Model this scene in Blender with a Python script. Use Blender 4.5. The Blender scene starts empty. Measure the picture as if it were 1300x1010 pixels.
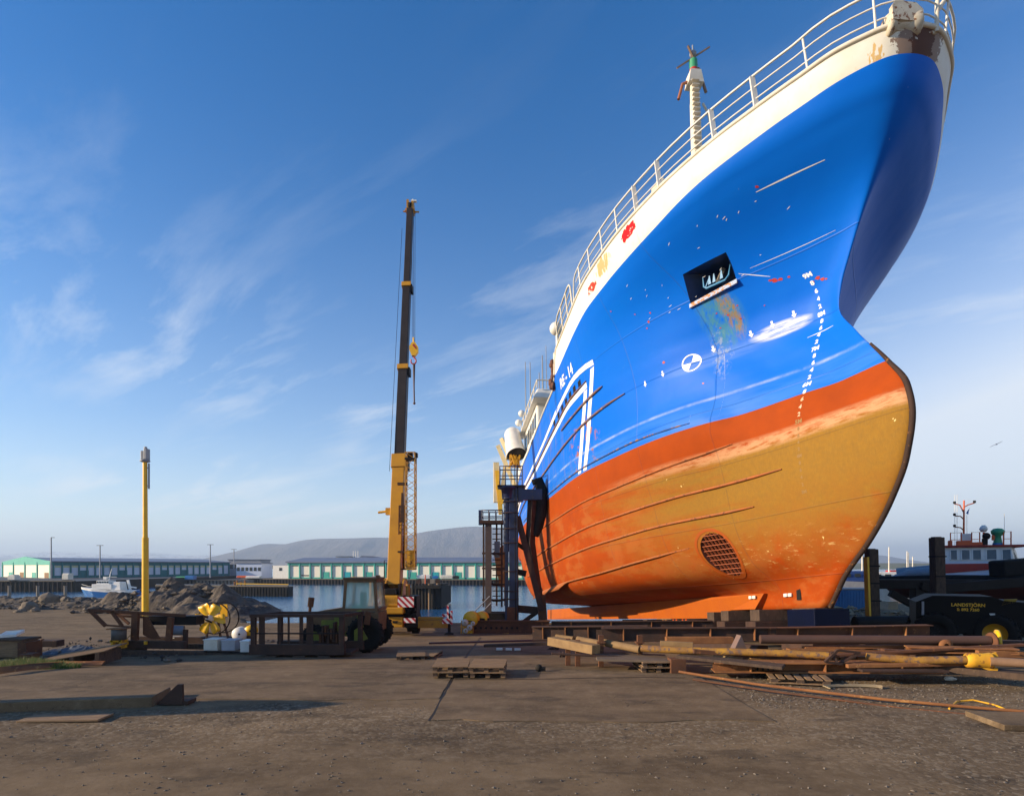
import bpy, bmesh, math, random
import numpy as np
from mathutils import Vector, Matrix
from mathutils.bvhtree import BVHTree
random.seed(7)
R = math.radians
scene = bpy.context.scene
col = scene.collection

# ------------------------------------------------------------------ camera, sky, sun, exposure
FPX, CPX, HPY, EYE = 760.0, 650.0, 718.0, 2.5
cam_d = bpy.data.cameras.new('camera')
cam = bpy.data.objects.new('camera', cam_d)
col.objects.link(cam)
cam.location = (0, 0, EYE)
cam.rotation_euler = (R(90), 0, 0)
cam_d.sensor_width = 36
cam_d.lens = 36 * FPX / 1300
cam_d.shift_y = (HPY - 505) / 1300
cam_d.clip_start = 0.1
cam_d.clip_end = 30000
scene.camera = cam

HAZE = 0.00021
SUN_EL = R(17)
SUN_AZ = math.atan2(-0.98, -0.19)          # the sun stands to the left, a little behind the camera
sd = Vector((math.sin(SUN_AZ) * math.cos(SUN_EL), math.cos(SUN_AZ) * math.cos(SUN_EL), math.sin(SUN_EL)))
world = bpy.data.worlds.new('World')
scene.world = world
world.use_nodes = True
wt = world.node_tree
for n in list(wt.nodes): wt.nodes.remove(n)
def wn(t, **k):
    n = wt.nodes.new(t)
    for a, b in k.items(): setattr(n, a, b)
    return n
sky = wn('ShaderNodeTexSky', sky_type='NISHITA')
sky.sun_disc = False
sky.sun_elevation = SUN_EL
sky.sun_rotation = SUN_AZ % (2 * math.pi)
sky.altitude = 0
sky.air_density = 1.0
sky.dust_density = 0.4
sky.ozone_density = 3.0
tc = wn('ShaderNodeTexCoord')
sep = wn('ShaderNodeSeparateXYZ')
wt.links.new(tc.outputs['Generated'], sep.inputs[0])
def wm(op, a, b=None, c=None, clamp=False):
    n = wn('ShaderNodeMath', operation=op); n.use_clamp = clamp
    for i, v in enumerate((a, b, c)):
        if v is None: continue
        if isinstance(v, (int, float)): n.inputs[i].default_value = v
        else: wt.links.new(v, n.inputs[i])
    return n.outputs[0]
zc = wm('MAXIMUM', sep.outputs[2], 0.03)
ux = wm('DIVIDE', sep.outputs[0], wm('ADD', zc, 0.12))
uy = wm('DIVIDE', sep.outputs[1], wm('ADD', zc, 0.12))
cmb = wn('ShaderNodeCombineXYZ')
wt.links.new(ux, cmb.inputs[0]); wt.links.new(uy, cmb.inputs[1])
mp0 = wn('ShaderNodeMapping'); mp0.inputs['Rotation'].default_value = (0, 0, R(-142))
wt.links.new(cmb.outputs[0], mp0.inputs[0])
mp = wn('ShaderNodeMapping')
mp.inputs['Scale'].default_value = (0.45, 1.5, 1)
wt.links.new(mp0.outputs[0], mp.inputs[0])
nz = wn('ShaderNodeTexNoise')
nz.inputs['Scale'].default_value = 2.1; nz.inputs['Detail'].default_value = 11; nz.inputs['Roughness'].default_value = 0.64
nz.inputs['Distortion'].default_value = 0.35
wt.links.new(mp.outputs[0], nz.inputs['Vector'])
nz2 = wn('ShaderNodeTexNoise')
nz2.inputs['Scale'].default_value = 0.55; nz2.inputs['Detail'].default_value = 3
wt.links.new(cmb.outputs[0], nz2.inputs['Vector'])
m1 = wm('SUBTRACT', nz.outputs[0], 0.49)
m1 = wm('MULTIPLY', m1, 5.5, clamp=True)
m2 = wm('MULTIPLY', wm('SUBTRACT', nz2.outputs[0], 0.36), 4.5, clamp=True)
low = wm('SUBTRACT', 1.0, wm('MULTIPLY', wm('SUBTRACT', sep.outputs[2], 0.22), 2.6, clamp=True), clamp=True)
low = wm('ADD', wm('MULTIPLY', low, 0.62), 0.07)
cf = wm('MULTIPLY', wm('MULTIPLY', m1, m2), low, clamp=True)
veil = wm('MULTIPLY', wm('POWER', wm('SUBTRACT', 1.0, wm('MULTIPLY', zc, 1.0, clamp=True), clamp=True), 4.2), 0.88)
veil = wm('MULTIPLY', veil, wm('ADD', 1.0, wm('MULTIPLY', wm('POWER', wm('MAXIMUM', sep.outputs[0], 0.0), 2.0), 5.0)), clamp=True)
veil = wm('MINIMUM', veil, 0.9)
cf = wm('ADD', veil, wm('MULTIPLY', cf, wm('SUBTRACT', 1.0, veil, clamp=True)), clamp=True)
mx = wn('ShaderNodeMix', data_type='RGBA')
wt.links.new(cf, mx.inputs[0])
hsv = wn('ShaderNodeHueSaturation'); hsv.inputs['Saturation'].default_value = 1.62; hsv.inputs['Value'].default_value = 1.0
wt.links.new(sky.outputs[0], hsv.inputs['Color'])
tint = wn('ShaderNodeMix', data_type='RGBA'); tint.blend_type = 'MULTIPLY'; tint.inputs[0].default_value = 1.0
wt.links.new(hsv.outputs[0], tint.inputs[6]); tint.inputs[7].default_value = (0.84, 0.98, 1.11, 1)
wt.links.new(tint.outputs[2], mx.inputs[6])
mx.inputs[7].default_value = (5.15, 5.45, 5.8, 1)
bg = wn('ShaderNodeBackground'); bg.inputs[1].default_value = 0.108
wt.links.new(mx.outputs[2], bg.inputs[0])
wo = wn('ShaderNodeOutputWorld')
wt.links.new(bg.outputs[0], wo.inputs[0])

sun_d = bpy.data.lights.new('sun', 'SUN')
sun_d.energy = 5.0
sun_d.angle = R(0.5)
sun_d.color = (1.0, 0.80, 0.56)
sun = bpy.data.objects.new('sun', sun_d)
col.objects.link(sun)
sun.rotation_euler = (-sd).to_track_quat('-Z', 'Y').to_euler()
sun.location = (-30, -10, 30)

scene.view_settings.view_transform = 'Standard'
scene.view_settings.look = 'None'
scene.view_settings.exposure = 0.72
scene.view_settings.gamma = 1.0

# ------------------------------------------------------------------ helpers
def at(px, py, Y):
    """point at distance Y seen at photograph pixel px, py (1300x1010)"""
    return Vector(((px - CPX) / FPX * Y, Y, EYE - (py - HPY) / FPX * Y))

def tag(o, label=None, cat=None, group=None, kind=None):
    if label: o['label'] = label
    if cat: o['category'] = cat
    if group: o['group'] = group
    if kind: o['kind'] = kind
    return o

def empty(name, loc, rz=0.0, label=None, cat=None, group=None):
    o = bpy.data.objects.new(name, None)
    o.empty_display_size = 0.3
    col.objects.link(o)
    o.location = loc
    o.rotation_euler = (0, 0, rz)
    return tag(o, label, cat, group)

def copy_tree(o, parent=None):
    c = o.copy(); col.objects.link(c); c.parent = parent
    for ch in list(o.children): copy_tree(ch, c)
    return c

class MB:
    """collects shapes, then links them as one mesh object"""
    def __init__(s): s.v = []; s.f = []; s.m = []; s.sm = []
    def add(s, vs, fs, m=0, smooth=False):
        b = len(s.v)
        s.v += [tuple(v) for v in vs]
        s.f += [tuple(b + i for i in f) for f in fs]
        s.m += [m] * len(fs); s.sm += [smooth] * len(fs)
        return s
    def box(s, c, d, rot=None, m=0, bev=0.0, taper=1.0):
        x, y, z = d[0] / 2, d[1] / 2, d[2] / 2
        M = rot if rot is not None else Matrix.Identity(3)
        c = Vector(c)
        if bev <= 0:
            vs = [Vector((sx * x * (taper if sz > 0 else 1), sy * y * (taper if sz > 0 else 1), sz * z)) for sx in (-1, 1) for sy in (-1, 1) for sz in (-1, 1)]
            fs = [(0, 1, 3, 2), (4, 6, 7, 5), (0, 4, 5, 1), (2, 3, 7, 6), (0, 2, 6, 4), (1, 5, 7, 3)]
            return s.add([M @ v + c for v in vs], fs, m)
        bm = bmesh.new()
        bmesh.ops.create_cube(bm, size=1)
        for v in bm.verts: v.co = Vector((v.co.x * d[0] * (taper if v.co.z > 0 else 1), v.co.y * d[1] * (taper if v.co.z > 0 else 1), v.co.z * d[2]))
        bmesh.ops.bevel(bm, geom=bm.edges[:] , offset=bev, segments=2, affect='EDGES', profile=0.5)
        bm.verts.index_update()
        s.add([M @ v.co + c for v in bm.verts], [[v.index for v in f.verts] for f in bm.faces], m)
        bm.free(); return s
    def bar(s, p0, p1, w, h, m=0, up=(0, 0, 1), bev=0.0):
        p0, p1 = Vector(p0), Vector(p1)
        d = p1 - p0
        z = d.normalized()
        u = Vector(up)
        if abs(z.dot(u)) > 0.98: u = Vector((0, 1, 0))
        x = u.cross(z).normalized(); y = z.cross(x)
        M = Matrix((x, y, z)).transposed()
        return s.box((p0 + p1) / 2, (w, h, d.length), M, m, bev)
    def tube(s, p0, p1, r0, r1=None, n=12, m=0, caps=True, smooth=True):
        if r1 is None: r1 = r0
        return s.path([p0, p1], [r0, r1], n, m, caps, smooth)
    def path(s, pts, r, n=8, m=0, caps=True, smooth=True, closed=False):
        pts = [Vector(p) for p in pts]
        N = len(pts)
        if isinstance(r, (int, float)): r = [r] * N
        vs = []; fs = []
        ref = None
        for i, p in enumerate(pts):
            a = pts[i - 1] if (i > 0 or closed) else pts[i]
            b = pts[(i + 1) % N] if (i < N - 1 or closed) else pts[i]
            d = (b - a).normalized()
            if ref is None:
                ref = Vector((0, 0, 1)) if abs(d.z) < 0.9 else Vector((1, 0, 0))
            x = ref.cross(d)
            if x.length < 1e-4: x = Vector((1, 0.1, 0)).cross(d)
            x.normalize(); y = d.cross(x); ref = y
            for k in range(n):
                t = 2 * math.pi * k / n
                vs.append(p + (x * math.cos(t) + y * math.sin(t)) * r[i])
        L = N if closed else N - 1
        for i in range(L):
            for k in range(n):
                a0 = i * n + k; a1 = i * n + (k + 1) % n
                j = (i + 1) % N
                fs.append((a0, a1, j * n + (k + 1) % n, j * n + k))
        s.add(vs, fs, m, smooth)
        if caps and not closed:
            s.add(vs[:n], [tuple(reversed(range(n)))], m); s.add(vs[-n:], [tuple(range(n))], m)
        return s
    def lathe(s, c, prof, axis=(0, 0, 1), n=24, m=0, smooth=True):
        """profile = [(radius, along axis)]"""
        c = Vector(c); z = Vector(axis).normalized()
        u = Vector((0, 0, 1)) if abs(z.z) < 0.9 else Vector((1, 0, 0))
        x = u.cross(z).normalized(); y = z.cross(x)
        vs = []; fs = []
        for r, h in prof:
            for k in range(n):
                t = 2 * math.pi * k / n
                vs.append(c + z * h + (x * math.cos(t) + y * math.sin(t)) * max(r, 1e-4))
        for i in range(len(prof) - 1):
            for k in range(n):
                fs.append((i * n + k, i * n + (k + 1) % n, (i + 1) * n + (k + 1) % n, (i + 1) * n + k))
        return s.add(vs, fs, m, smooth)
    def prism(s, poly, t, origin=(0, 0, 0), ax=(1, 0, 0), ay=(0, 0, 1), m=0):
        """polygon in the ax, ay plane, extruded by t along ax x ay (centred)"""
        o = Vector(origin); ax = Vector(ax).normalized(); ay = Vector(ay).normalized(); nn = ax.cross(ay).normalized()
        n = len(poly)
        vs = [o + ax * a + ay * b - nn * t / 2 for a, b in poly] + [o + ax * a + ay * b + nn * t / 2 for a, b in poly]
        fs = [tuple(reversed(range(n))), tuple(range(n, 2 * n))] + [(i, (i + 1) % n, n + (i + 1) % n, n + i) for i in range(n)]
        return s.add(vs, fs, m)
    def ball(s, c, r, m=0, n=12, sq=(1, 1, 1)):
        prof = [(r * math.sin(math.pi * i / (n // 2)), -r * math.cos(math.pi * i / (n // 2))) for i in range(n // 2 + 1)]
        b = len(s.v)
        s.lathe((0, 0, 0), prof, n=n, m=m)
        for i in range(b, len(s.v)):
            v = s.v[i]; s.v[i] = (v[0] * sq[0] + c[0], v[1] * sq[1] + c[1], v[2] * sq[2] + c[2])
        return s
    def build(s, name, mats, parent=None, loc=None, rz=0.0):
        me = bpy.data.meshes.new(name)
        me.from_pydata(s.v, [], s.f)
        if not isinstance(mats, (list, tuple)): mats = [mats]
        for mt in mats: me.materials.append(mt)
        me.polygons.foreach_set('material_index', s.m)
        me.polygons.foreach_set('use_smooth', s.sm)
        me.update()
        o = bpy.data.objects.new(name, me)
        col.objects.link(o)
        if parent is not None: o.parent = parent
        if loc is not None: o.location = loc
        if rz: o.rotation_euler = (0, 0, rz)
        return o

# ------------------------------------------------------------------ materials
class NT:
    def __init__(s, name):
        s.mat = bpy.data.materials.new(name); s.mat.use_nodes = True
        s.t = s.mat.node_tree
        s.p = s.t.nodes['Principled BSDF']
        s.co = s.n('ShaderNodeTexCoord').outputs['Object']
    def n(s, t, **k):
        n = s.t.nodes.new(t)
        for a, b in k.items(): setattr(n, a, b)
        return n
    def put(s, sock, v):
        if isinstance(v, bpy.types.NodeSocket): s.t.links.new(v, sock)
        elif isinstance(v, (tuple, list)): sock.default_value = (*v, 1) if (len(v) == 3 and sock.type == 'RGBA') else v
        else: sock.default_value = v
    def math(s, op, a, b=None, c=None, clamp=False):
        n = s.n('ShaderNodeMath', operation=op); n.use_clamp = clamp
        for i, v in enumerate((a, b, c)):
            if v is not None: s.put(n.inputs[i], v)
        return n.outputs[0]
    def mix(s, f, a, b):
        n = s.n('ShaderNodeMix', data_type='RGBA')
        s.put(n.inputs[0], f); s.put(n.inputs[6], a); s.put(n.inputs[7], b)
        return n.outputs[2]
    def noise(s, scale, detail=4, rough=0.55, stretch=None, dist=0, off=None):
        v = s.co
        if stretch or off:
            m = s.n('ShaderNodeMapping'); s.put(m.inputs[0], v)
            if stretch: m.inputs['Scale'].default_value = stretch
            if off: m.inputs['Location'].default_value = off
            v = m.outputs[0]
        n = s.n('ShaderNodeTexNoise'); s.put(n.inputs['Vector'], v)
        n.inputs['Scale'].default_value = scale; n.inputs['Detail'].default_value = detail
        n.inputs['Roughness'].default_value = rough; n.inputs['Distortion'].default_value = dist
        return n.outputs[0]
    def thr(s, v, lo, hi):
        n = s.n('ShaderNodeMapRange'); s.put(n.inputs[0], v)
        n.inputs[1].default_value = lo; n.inputs[2].default_value = hi
        return n.outputs[0]
    def xyz(s):
        q = s.n('ShaderNodeSeparateXYZ'); s.put(q.inputs[0], s.co); return q.outputs
    def blob(s, c, r):
        """1 at the centre of an ellipsoid, 0 at its rim and outside"""
        a = s.n('ShaderNodeVectorMath', operation='SUBTRACT'); s.put(a.inputs[0], s.co); a.inputs[1].default_value = c
        b = s.n('ShaderNodeVectorMath', operation='DIVIDE'); s.put(b.inputs[0], a.outputs[0]); b.inputs[1].default_value = r
        l = s.n('ShaderNodeVectorMath', operation='LENGTH'); s.put(l.inputs[0], b.outputs[0])
        return s.math('SUBTRACT', 1.0, l.outputs['Value'], clamp=True)
    def bump(s, h, strength=0.3, dist=0.02):
        n = s.n('ShaderNodeBump'); n.inputs['Strength'].default_value = strength; n.inputs['Distance'].default_value = dist
        s.put(n.inputs['Height'], h); s.put(s.p.inputs['Normal'], n.outputs[0])
    def done(s, color=None, rough=None, metal=None):
        if color is not None: s.put(s.p.inputs['Base Color'], color)
        if rough is not None: s.put(s.p.inputs['Roughness'], rough)
        if metal is not None: s.put(s.p.inputs['Metallic'], metal)
        return s.mat

def worn(name, c, c2=None, c3=None, sc=3.0, amt=0.5, wear=0.62, rough=0.6, metal=0.0, bump=0.25, stretch=None, bd=0.01):
    """paint / rust / wood: base colour, a second tone in patches, a third in small worn spots"""
    t = NT(name)
    if c2 is None: c2 = tuple(x * 0.7 for x in c)
    a = t.thr(t.noise(sc, 6, 0.6, stretch), 0.35, 0.68)
    a = t.math('MULTIPLY', a, amt)
    k = t.mix(a, c, c2)
    if c3 is not None:
        w = t.thr(t.noise(sc * 2.7, 8, 0.65, stretch, off=(3, 7, 1)), wear, wear + 0.06)
        k = t.mix(w, k, c3)
    t.bump(t.noise(sc * 9, 5, 0.6, stretch), bump, bd)
    t.p.inputs['Specular IOR Level'].default_value = 0.12 if max(c) < 0.06 else 0.25 if rough > 0.5 else 0.45
    return t.done(k, rough, metal)

RUSTC = (0.16, 0.062, 0.028)
M = {}
M['rust'] = worn('rusty_steel', (0.15, 0.062, 0.030), (0.075, 0.038, 0.025), (0.26, 0.11, 0.04), 2.2, 0.9, 0.60, 0.85)
M['rust_dark'] = worn('dark_rusty_steel', (0.075, 0.040, 0.028), (0.035, 0.024, 0.02), (0.14, 0.06, 0.03), 2.5, 0.9, 0.62, 0.8)
M['rust_orange'] = worn('orange_rust', (0.30, 0.13, 0.045), (0.15, 0.06, 0.03), (0.4, 0.2, 0.07), 2.2, 0.8, 0.6, 0.85)
M['wood'] = worn('weathered_wood', (0.30, 0.19, 0.10), (0.16, 0.10, 0.06), (0.10, 0.07, 0.05), 3.0, 0.9, 0.62, 0.85, stretch=(1, 8, 8))
M['wood_dark'] = worn('dark_timber', (0.10, 0.065, 0.045), (0.045, 0.032, 0.026), (0.16, 0.11, 0.07), 3.0, 0.9, 0.62, 0.9, stretch=(3, 3, 1))
M['wood_new'] = worn('yellow_timber', (0.30, 0.19, 0.085), (0.19, 0.115, 0.055), (0.2, 0.12, 0.06), 3.0, 0.9, 0.62, 0.8)
M['yellow'] = worn('yellow_paint', (0.52, 0.245, 0.010), (0.42, 0.19, 0.010), (0.14, 0.07, 0.03), 1.6, 0.7, 0.68, 0.42, bump=0.1)
M['yellow_dirty'] = worn('chipped_yellow_paint', (0.74, 0.40, 0.02), (0.50, 0.24, 0.03), (0.20, 0.085, 0.03), 2.4, 0.9, 0.56, 0.55)
M['yellow_bright'] = worn('bright_yellow_paint', (0.85, 0.50, 0.02), (0.75, 0.36, 0.01), (0.3, 0.14, 0.03), 2.4, 0.7, 0.66, 0.4, bump=0.1)
M['pipe_yellow'] = worn('yellow_paint_over_rust', (0.40, 0.21, 0.03), (0.19, 0.095, 0.04), (0.13, 0.085, 0.07), 3.6, 1.0, 0.53, 0.6)
M['black'] = worn('black_rubber', (0.014, 0.014, 0.014), (0.025, 0.022, 0.02), None, 4.0, 0.6, rough=0.85)
M['dark_metal'] = worn('dark_metal', (0.020, 0.017, 0.016), (0.013, 0.011, 0.011), (0.07, 0.035, 0.02), 3.0, 0.8, 0.66, 0.55)
M['boom_dark'] = worn('dark_boom_paint', (0.040, 0.034, 0.032), (0.025, 0.022, 0.022), None, 1.5, 0.6, rough=0.45, bump=0.05)
M['white'] = worn('white_paint', (0.78, 0.76, 0.70), (0.62, 0.58, 0.50), (0.34, 0.20, 0.10), 1.8, 0.6, 0.72, 0.45, bump=0.08)
M['cream'] = worn('aged_white_paint', (0.74, 0.70, 0.60), (0.58, 0.52, 0.40), (0.36, 0.20, 0.08), 2.0, 0.8, 0.66, 0.55, bump=0.12)
M['tower_blue'] = worn('navy_paint', (0.014, 0.026, 0.085), (0.018, 0.02, 0.04), (0.10, 0.06, 0.035), 1.6, 0.9, 0.60, 0.38, bump=0.12)
M['red'] = worn('red_paint', (0.48, 0.035, 0.02), (0.34, 0.03, 0.02), None, 3, 0.6, rough=0.45, bump=0.05)
M['orange'] = worn('orange_paint', (0.75, 0.12, 0.02), (0.55, 0.08, 0.02), None, 3, 0.6, rough=0.45, bump=0.05)
M['green'] = worn('green_paint', (0.05, 0.32, 0.15), (0.03, 0.22, 0.12), None, 3, 0.6, rough=0.5)
M['teal'] = worn('teal_paint', (0.04, 0.36, 0.28), (0.03, 0.28, 0.24), None, 0.4, 0.6, rough=0.5, bump=0.02)
M['olive'] = worn('faded_green_paint', (0.22, 0.24, 0.035), (0.12, 0.13, 0.03), (0.12, 0.06, 0.03), 2.0, 0.9, 0.58, 0.6)
M['brown_cab'] = worn('rusted_cab_paint', (0.19, 0.105, 0.05), (0.10, 0.07, 0.04), (0.30, 0.13, 0.05), 2.4, 0.9, 0.6, 0.7)
M['blue_sheet'] = worn('blue_sheet', (0.02, 0.16, 0.36), (0.02, 0.12, 0.28), None, 1.2, 0.7, rough=0.5)
M['boat_blue'] = worn('boat_blue_paint', (0.015, 0.15, 0.42), (0.012, 0.11, 0.33), None, 0.5, 0.6, rough=0.4, bump=0.02)
M['navy'] = worn('blue_keel_block_paint', (0.0015, 0.004, 0.022), (0.002, 0.004, 0.014), (0.1, 0.06, 0.05), 2.0, 0.8, 0.66, 0.5)
M['grey'] = worn('galvanised_grey', (0.30, 0.31, 0.33), (0.2, 0.2, 0.22), None, 2.0, 0.7, rough=0.5, bump=0.05)
M['concrete'] = worn('old_concrete', (0.27, 0.23, 0.185), (0.17, 0.145, 0.12), (0.36, 0.32, 0.26), 0.7, 0.8, 0.66, 0.9)
M['wet_quay'] = worn('dark_quay_timber', (0.038, 0.032, 0.027), (0.02, 0.018, 0.016), (0.10, 0.08, 0.055), 0.8, 0.8, 0.64, 0.85, stretch=(3, 3, 0.6))
def glass_mat(name, c=(0.02, 0.03, 0.035)):
    t = NT(name); t.p.inputs['Specular IOR Level'].default_value = 0.8
    return t.done(c, 0.08, 0.0)
M['window'] = glass_mat('dark_window_glass')
def clear_glass():
    m = bpy.data.materials.new('cab_glass'); m.use_nodes = True
    t = m.node_tree; p = t.nodes['Principled BSDF']
    p.inputs['Base Color'].default_value = (0.35, 0.55, 0.5, 1); p.inputs['Roughness'].default_value = 0.03
    p.inputs['Alpha'].default_value = 0.5
    return m
M['glass'] = clear_glass()
# ------------------------------------------------------------------ ground and water
def sstep(x, a, b):
    t = min(1, max(0, (x - a) / (b - a))); return t * t * (3 - 2 * t)
def shore(X):
    s = 66 - 30.5 * min(1, max(0, (X + 31) / 15.0))
    return s + 26 * sstep(X, 10, 16)
def gz(X, Y):
    b = -0.05 * max(0, min(Y, 31) - 14) - 0.006 * max(0, Y - 31)
    # slight unevenness of the yard
    b += 0.025 * math.sin(X * 0.9 + 1.3 * math.sin(Y * 0.31)) * math.sin(Y * 0.53 + 0.5) * min(1, Y / 8)
    return b
WATER = -4.0
def ground_z(X, Y):
    b = gz(X, Y)
    return b + (-7.5 - b) * sstep(Y, shore(X), shore(X) + 7)
def axis(parts):
    out = []
    for a, b, n in parts: out += [a + (b - a) * i / n for i in range(n)]
    return out + [parts[-1][1]]
xs = axis([(-6000, -200, 6), (-200, -60, 14), (-60, -20, 40), (-20, 20, 160), (20, 60, 40), (60, 200, 14), (200, 6000, 6)])
ys = axis([(-400, -10, 8), (-10, 4, 14), (4, 16, 100), (16, 40, 80), (40, 75, 60), (75, 200, 4), (200, 9000, 6)])
g = MB()
vv = [(x, y, ground_z(x, y)) for y in ys for x in xs]
nx = len(xs)
ff = [(j * nx + i, j * nx + i + 1, (j + 1) * nx + i + 1, (j + 1) * nx + i) for j in range(len(ys) - 1) for i in range(nx - 1)]
g.add(vv, ff, 0, True)

def ground_mat():
    t = NT('packed_gravel_and_concrete')
    x, y, z = t.xyz()
    big = t.noise(0.35, 6, 0.6, (1, 2.2, 1))
    mid = t.noise(2.2, 8, 0.65)
    fine = t.noise(26, 6, 0.7)
    c = t.mix(t.thr(big, 0.36, 0.64), (0.200, 0.138, 0.077), (0.108, 0.074, 0.043))
    c = t.mix(t.math('MULTIPLY', t.thr(mid, 0.45, 0.7), 0.5), c, (0.25, 0.18, 0.11))
    v = t.n('ShaderNodeTexVoronoi'); v.inputs['Scale'].default_value = 17; t.put(v.inputs['Vector'], t.co)
    v.inputs['Randomness'].default_value = 1
    sp = t.n('ShaderNodeSeparateColor'); t.put(sp.inputs[0], v.outputs['Color'])
    stone = t.thr(sp.outputs[0], 0.55, 1.0)
    # stony strips: image-foreground band and the slipway edge, cleaner slabs between
    wob = t.math('MULTIPLY', t.math('SUBTRACT', t.noise(0.5, 4), 0.5), 3.2)
    yy = t.math('ADD', y, wob)
    s1 = t.math('MULTIPLY', t.math('SUBTRACT', 1.0, t.thr(yy, 10.4, 10.9), clamp=True), t.math('ADD', 0.15, t.math('MULTIPLY', t.thr(yy, 7.6, 9.2), .85)))
    xl = t.math('SUBTRACT', 1.0, t.thr(t.math('ADD', x, wob), 4.5, 6.5), clamp=True)
    s2 = t.math('MULTIPLY', t.thr(t.math('ADD', x, wob), 3.4, 4.6), t.math('SUBTRACT', 1.0, t.thr(yy, 13.2, 13.8), clamp=True))
    s3 = t.math('MULTIPLY', t.thr(yy, 27, 30), 0.6)
    gr = t.math('MAXIMUM', t.math('MAXIMUM', s1, s2), s3)
    c = t.mix(t.math('MULTIPLY', t.math('MULTIPLY', gr, stone), 0.55), c, (0.34, 0.27, 0.18))
    c = t.mix(t.math('MULTIPLY', gr, t.math('MULTIPLY', t.thr(fine, 0.5, 0.62), 0.45)), c, (0.045, 0.038, 0.032))
    st_ = t.thr(t.noise(.8, 7, .6, (1, 1.8, 1), off=(4, 9, 0)), .56, .64)
    c = t.mix(t.math('MULTIPLY', st_, .5), c, (.055, .042, .030))
    h = t.math('ADD', t.math('MULTIPLY', fine, 0.35), t.math('MULTIPLY', t.math('MULTIPLY', t.math('SUBTRACT', 1.0, v.outputs['Distance']), gr), 0.5))
    h = t.math('ADD', h, t.math('MULTIPLY', mid, 0.8))
    t.bump(h, 0.4, 0.022)
    t.p.inputs['Specular IOR Level'].default_value = 0.1
    return t.done(c, 0.95)
M['ground'] = ground_mat()
tag(g.build('ground', M['ground']), kind='structure')

def slab(name, pts, z0, th, mat, kind='structure'):
    m = MB()
    n = len(pts)
    top = []
    for x, y in pts: top.append((x, y, gz(x, y) + z0))
    m.add(top + [(x, y, z - th) for x, y, z in top], [tuple(range(n))] + [((i + 1) % n, i, n + i, n + (i + 1) % n) for i in range(n)], 0)
    o = m.build(name, mat)
    return o

# cast concrete apron in two pours with a joint between them
def slab_mat():
    t = NT('worn_concrete_slab')
    big = t.noise(0.45, 7, 0.62, (1, 2, 1)); fine = t.noise(30, 5, 0.7); mid = t.noise(3, 7, 0.6)
    c = t.mix(t.thr(big, 0.35, 0.66), (0.205, 0.140, 0.080), (0.105, 0.073, 0.043))
    c = t.mix(t.math('MULTIPLY', t.thr(mid, 0.5, 0.72), 0.45), c, (0.28, 0.205, 0.125))
    cr = t.n('ShaderNodeTexVoronoi', feature='DISTANCE_TO_EDGE'); cr.inputs['Scale'].default_value = 0.33
    mpn = t.n('ShaderNodeMapping'); t.put(mpn.inputs[0], t.co)
    dn = t.n('ShaderNodeTexNoise'); dn.inputs['Scale'].default_value = 2.0; dn.inputs['Detail'].default_value = 6; t.put(dn.inputs['Vector'], t.co)
    ad = t.n('ShaderNodeVectorMath', operation='ADD'); t.put(ad.inputs[0], t.co); t.put(ad.inputs[1], dn.outputs['Color'])
    t.put(cr.inputs['Vector'], ad.outputs[0])
    crack = t.math('MULTIPLY', t.math('SUBTRACT', 1.0, t.thr(cr.outputs['Distance'], 0.0, 0.007), clamp=True), t.thr(t.noise(.4, 3), .5, .6))
    c = t.mix(t.math('MULTIPLY', crack, 0.7), c, (0.03, 0.026, 0.022))
    st_ = t.thr(t.noise(.7, 7, .6, (1, 2.2, 1), off=(14, 3, 0)), .55, .63)
    c = t.mix(t.math('MULTIPLY', st_, .5), c, (.06, .045, .032))
    gr2 = t.thr(t.noise(11, 9, .75, (1, 2.5, 1)), .54, .62)
    c = t.mix(t.math('MULTIPLY', gr2, .45), c, (0.06, 0.045, 0.034))
    c = t.mix(t.math('MULTIPLY', t.thr(t.noise(38, 4, .7), .60, .66), .5), c, (0.34, 0.27, 0.19))
    t.bump(t.math('SUBTRACT', t.math('ADD', t.math('MULTIPLY', fine, 0.3), mid), t.math('MULTIPLY', crack, 1.5)), 0.4, 0.025)
    t.p.inputs['Specular IOR Level'].default_value = 0.12
    return t.done(c, 0.9)
M['slab'] = slab_mat()
def densify(pts, st=0.5):
    out = []
    for i, a in enumerate(pts):
        b = pts[(i + 1) % len(pts)]
        n = max(1, int(math.dist(a, b) / st))
        for k in range(n): out.append((a[0] + (b[0] - a[0]) * k / n, a[1] + (b[1] - a[1]) * k / n))
    return out
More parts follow.
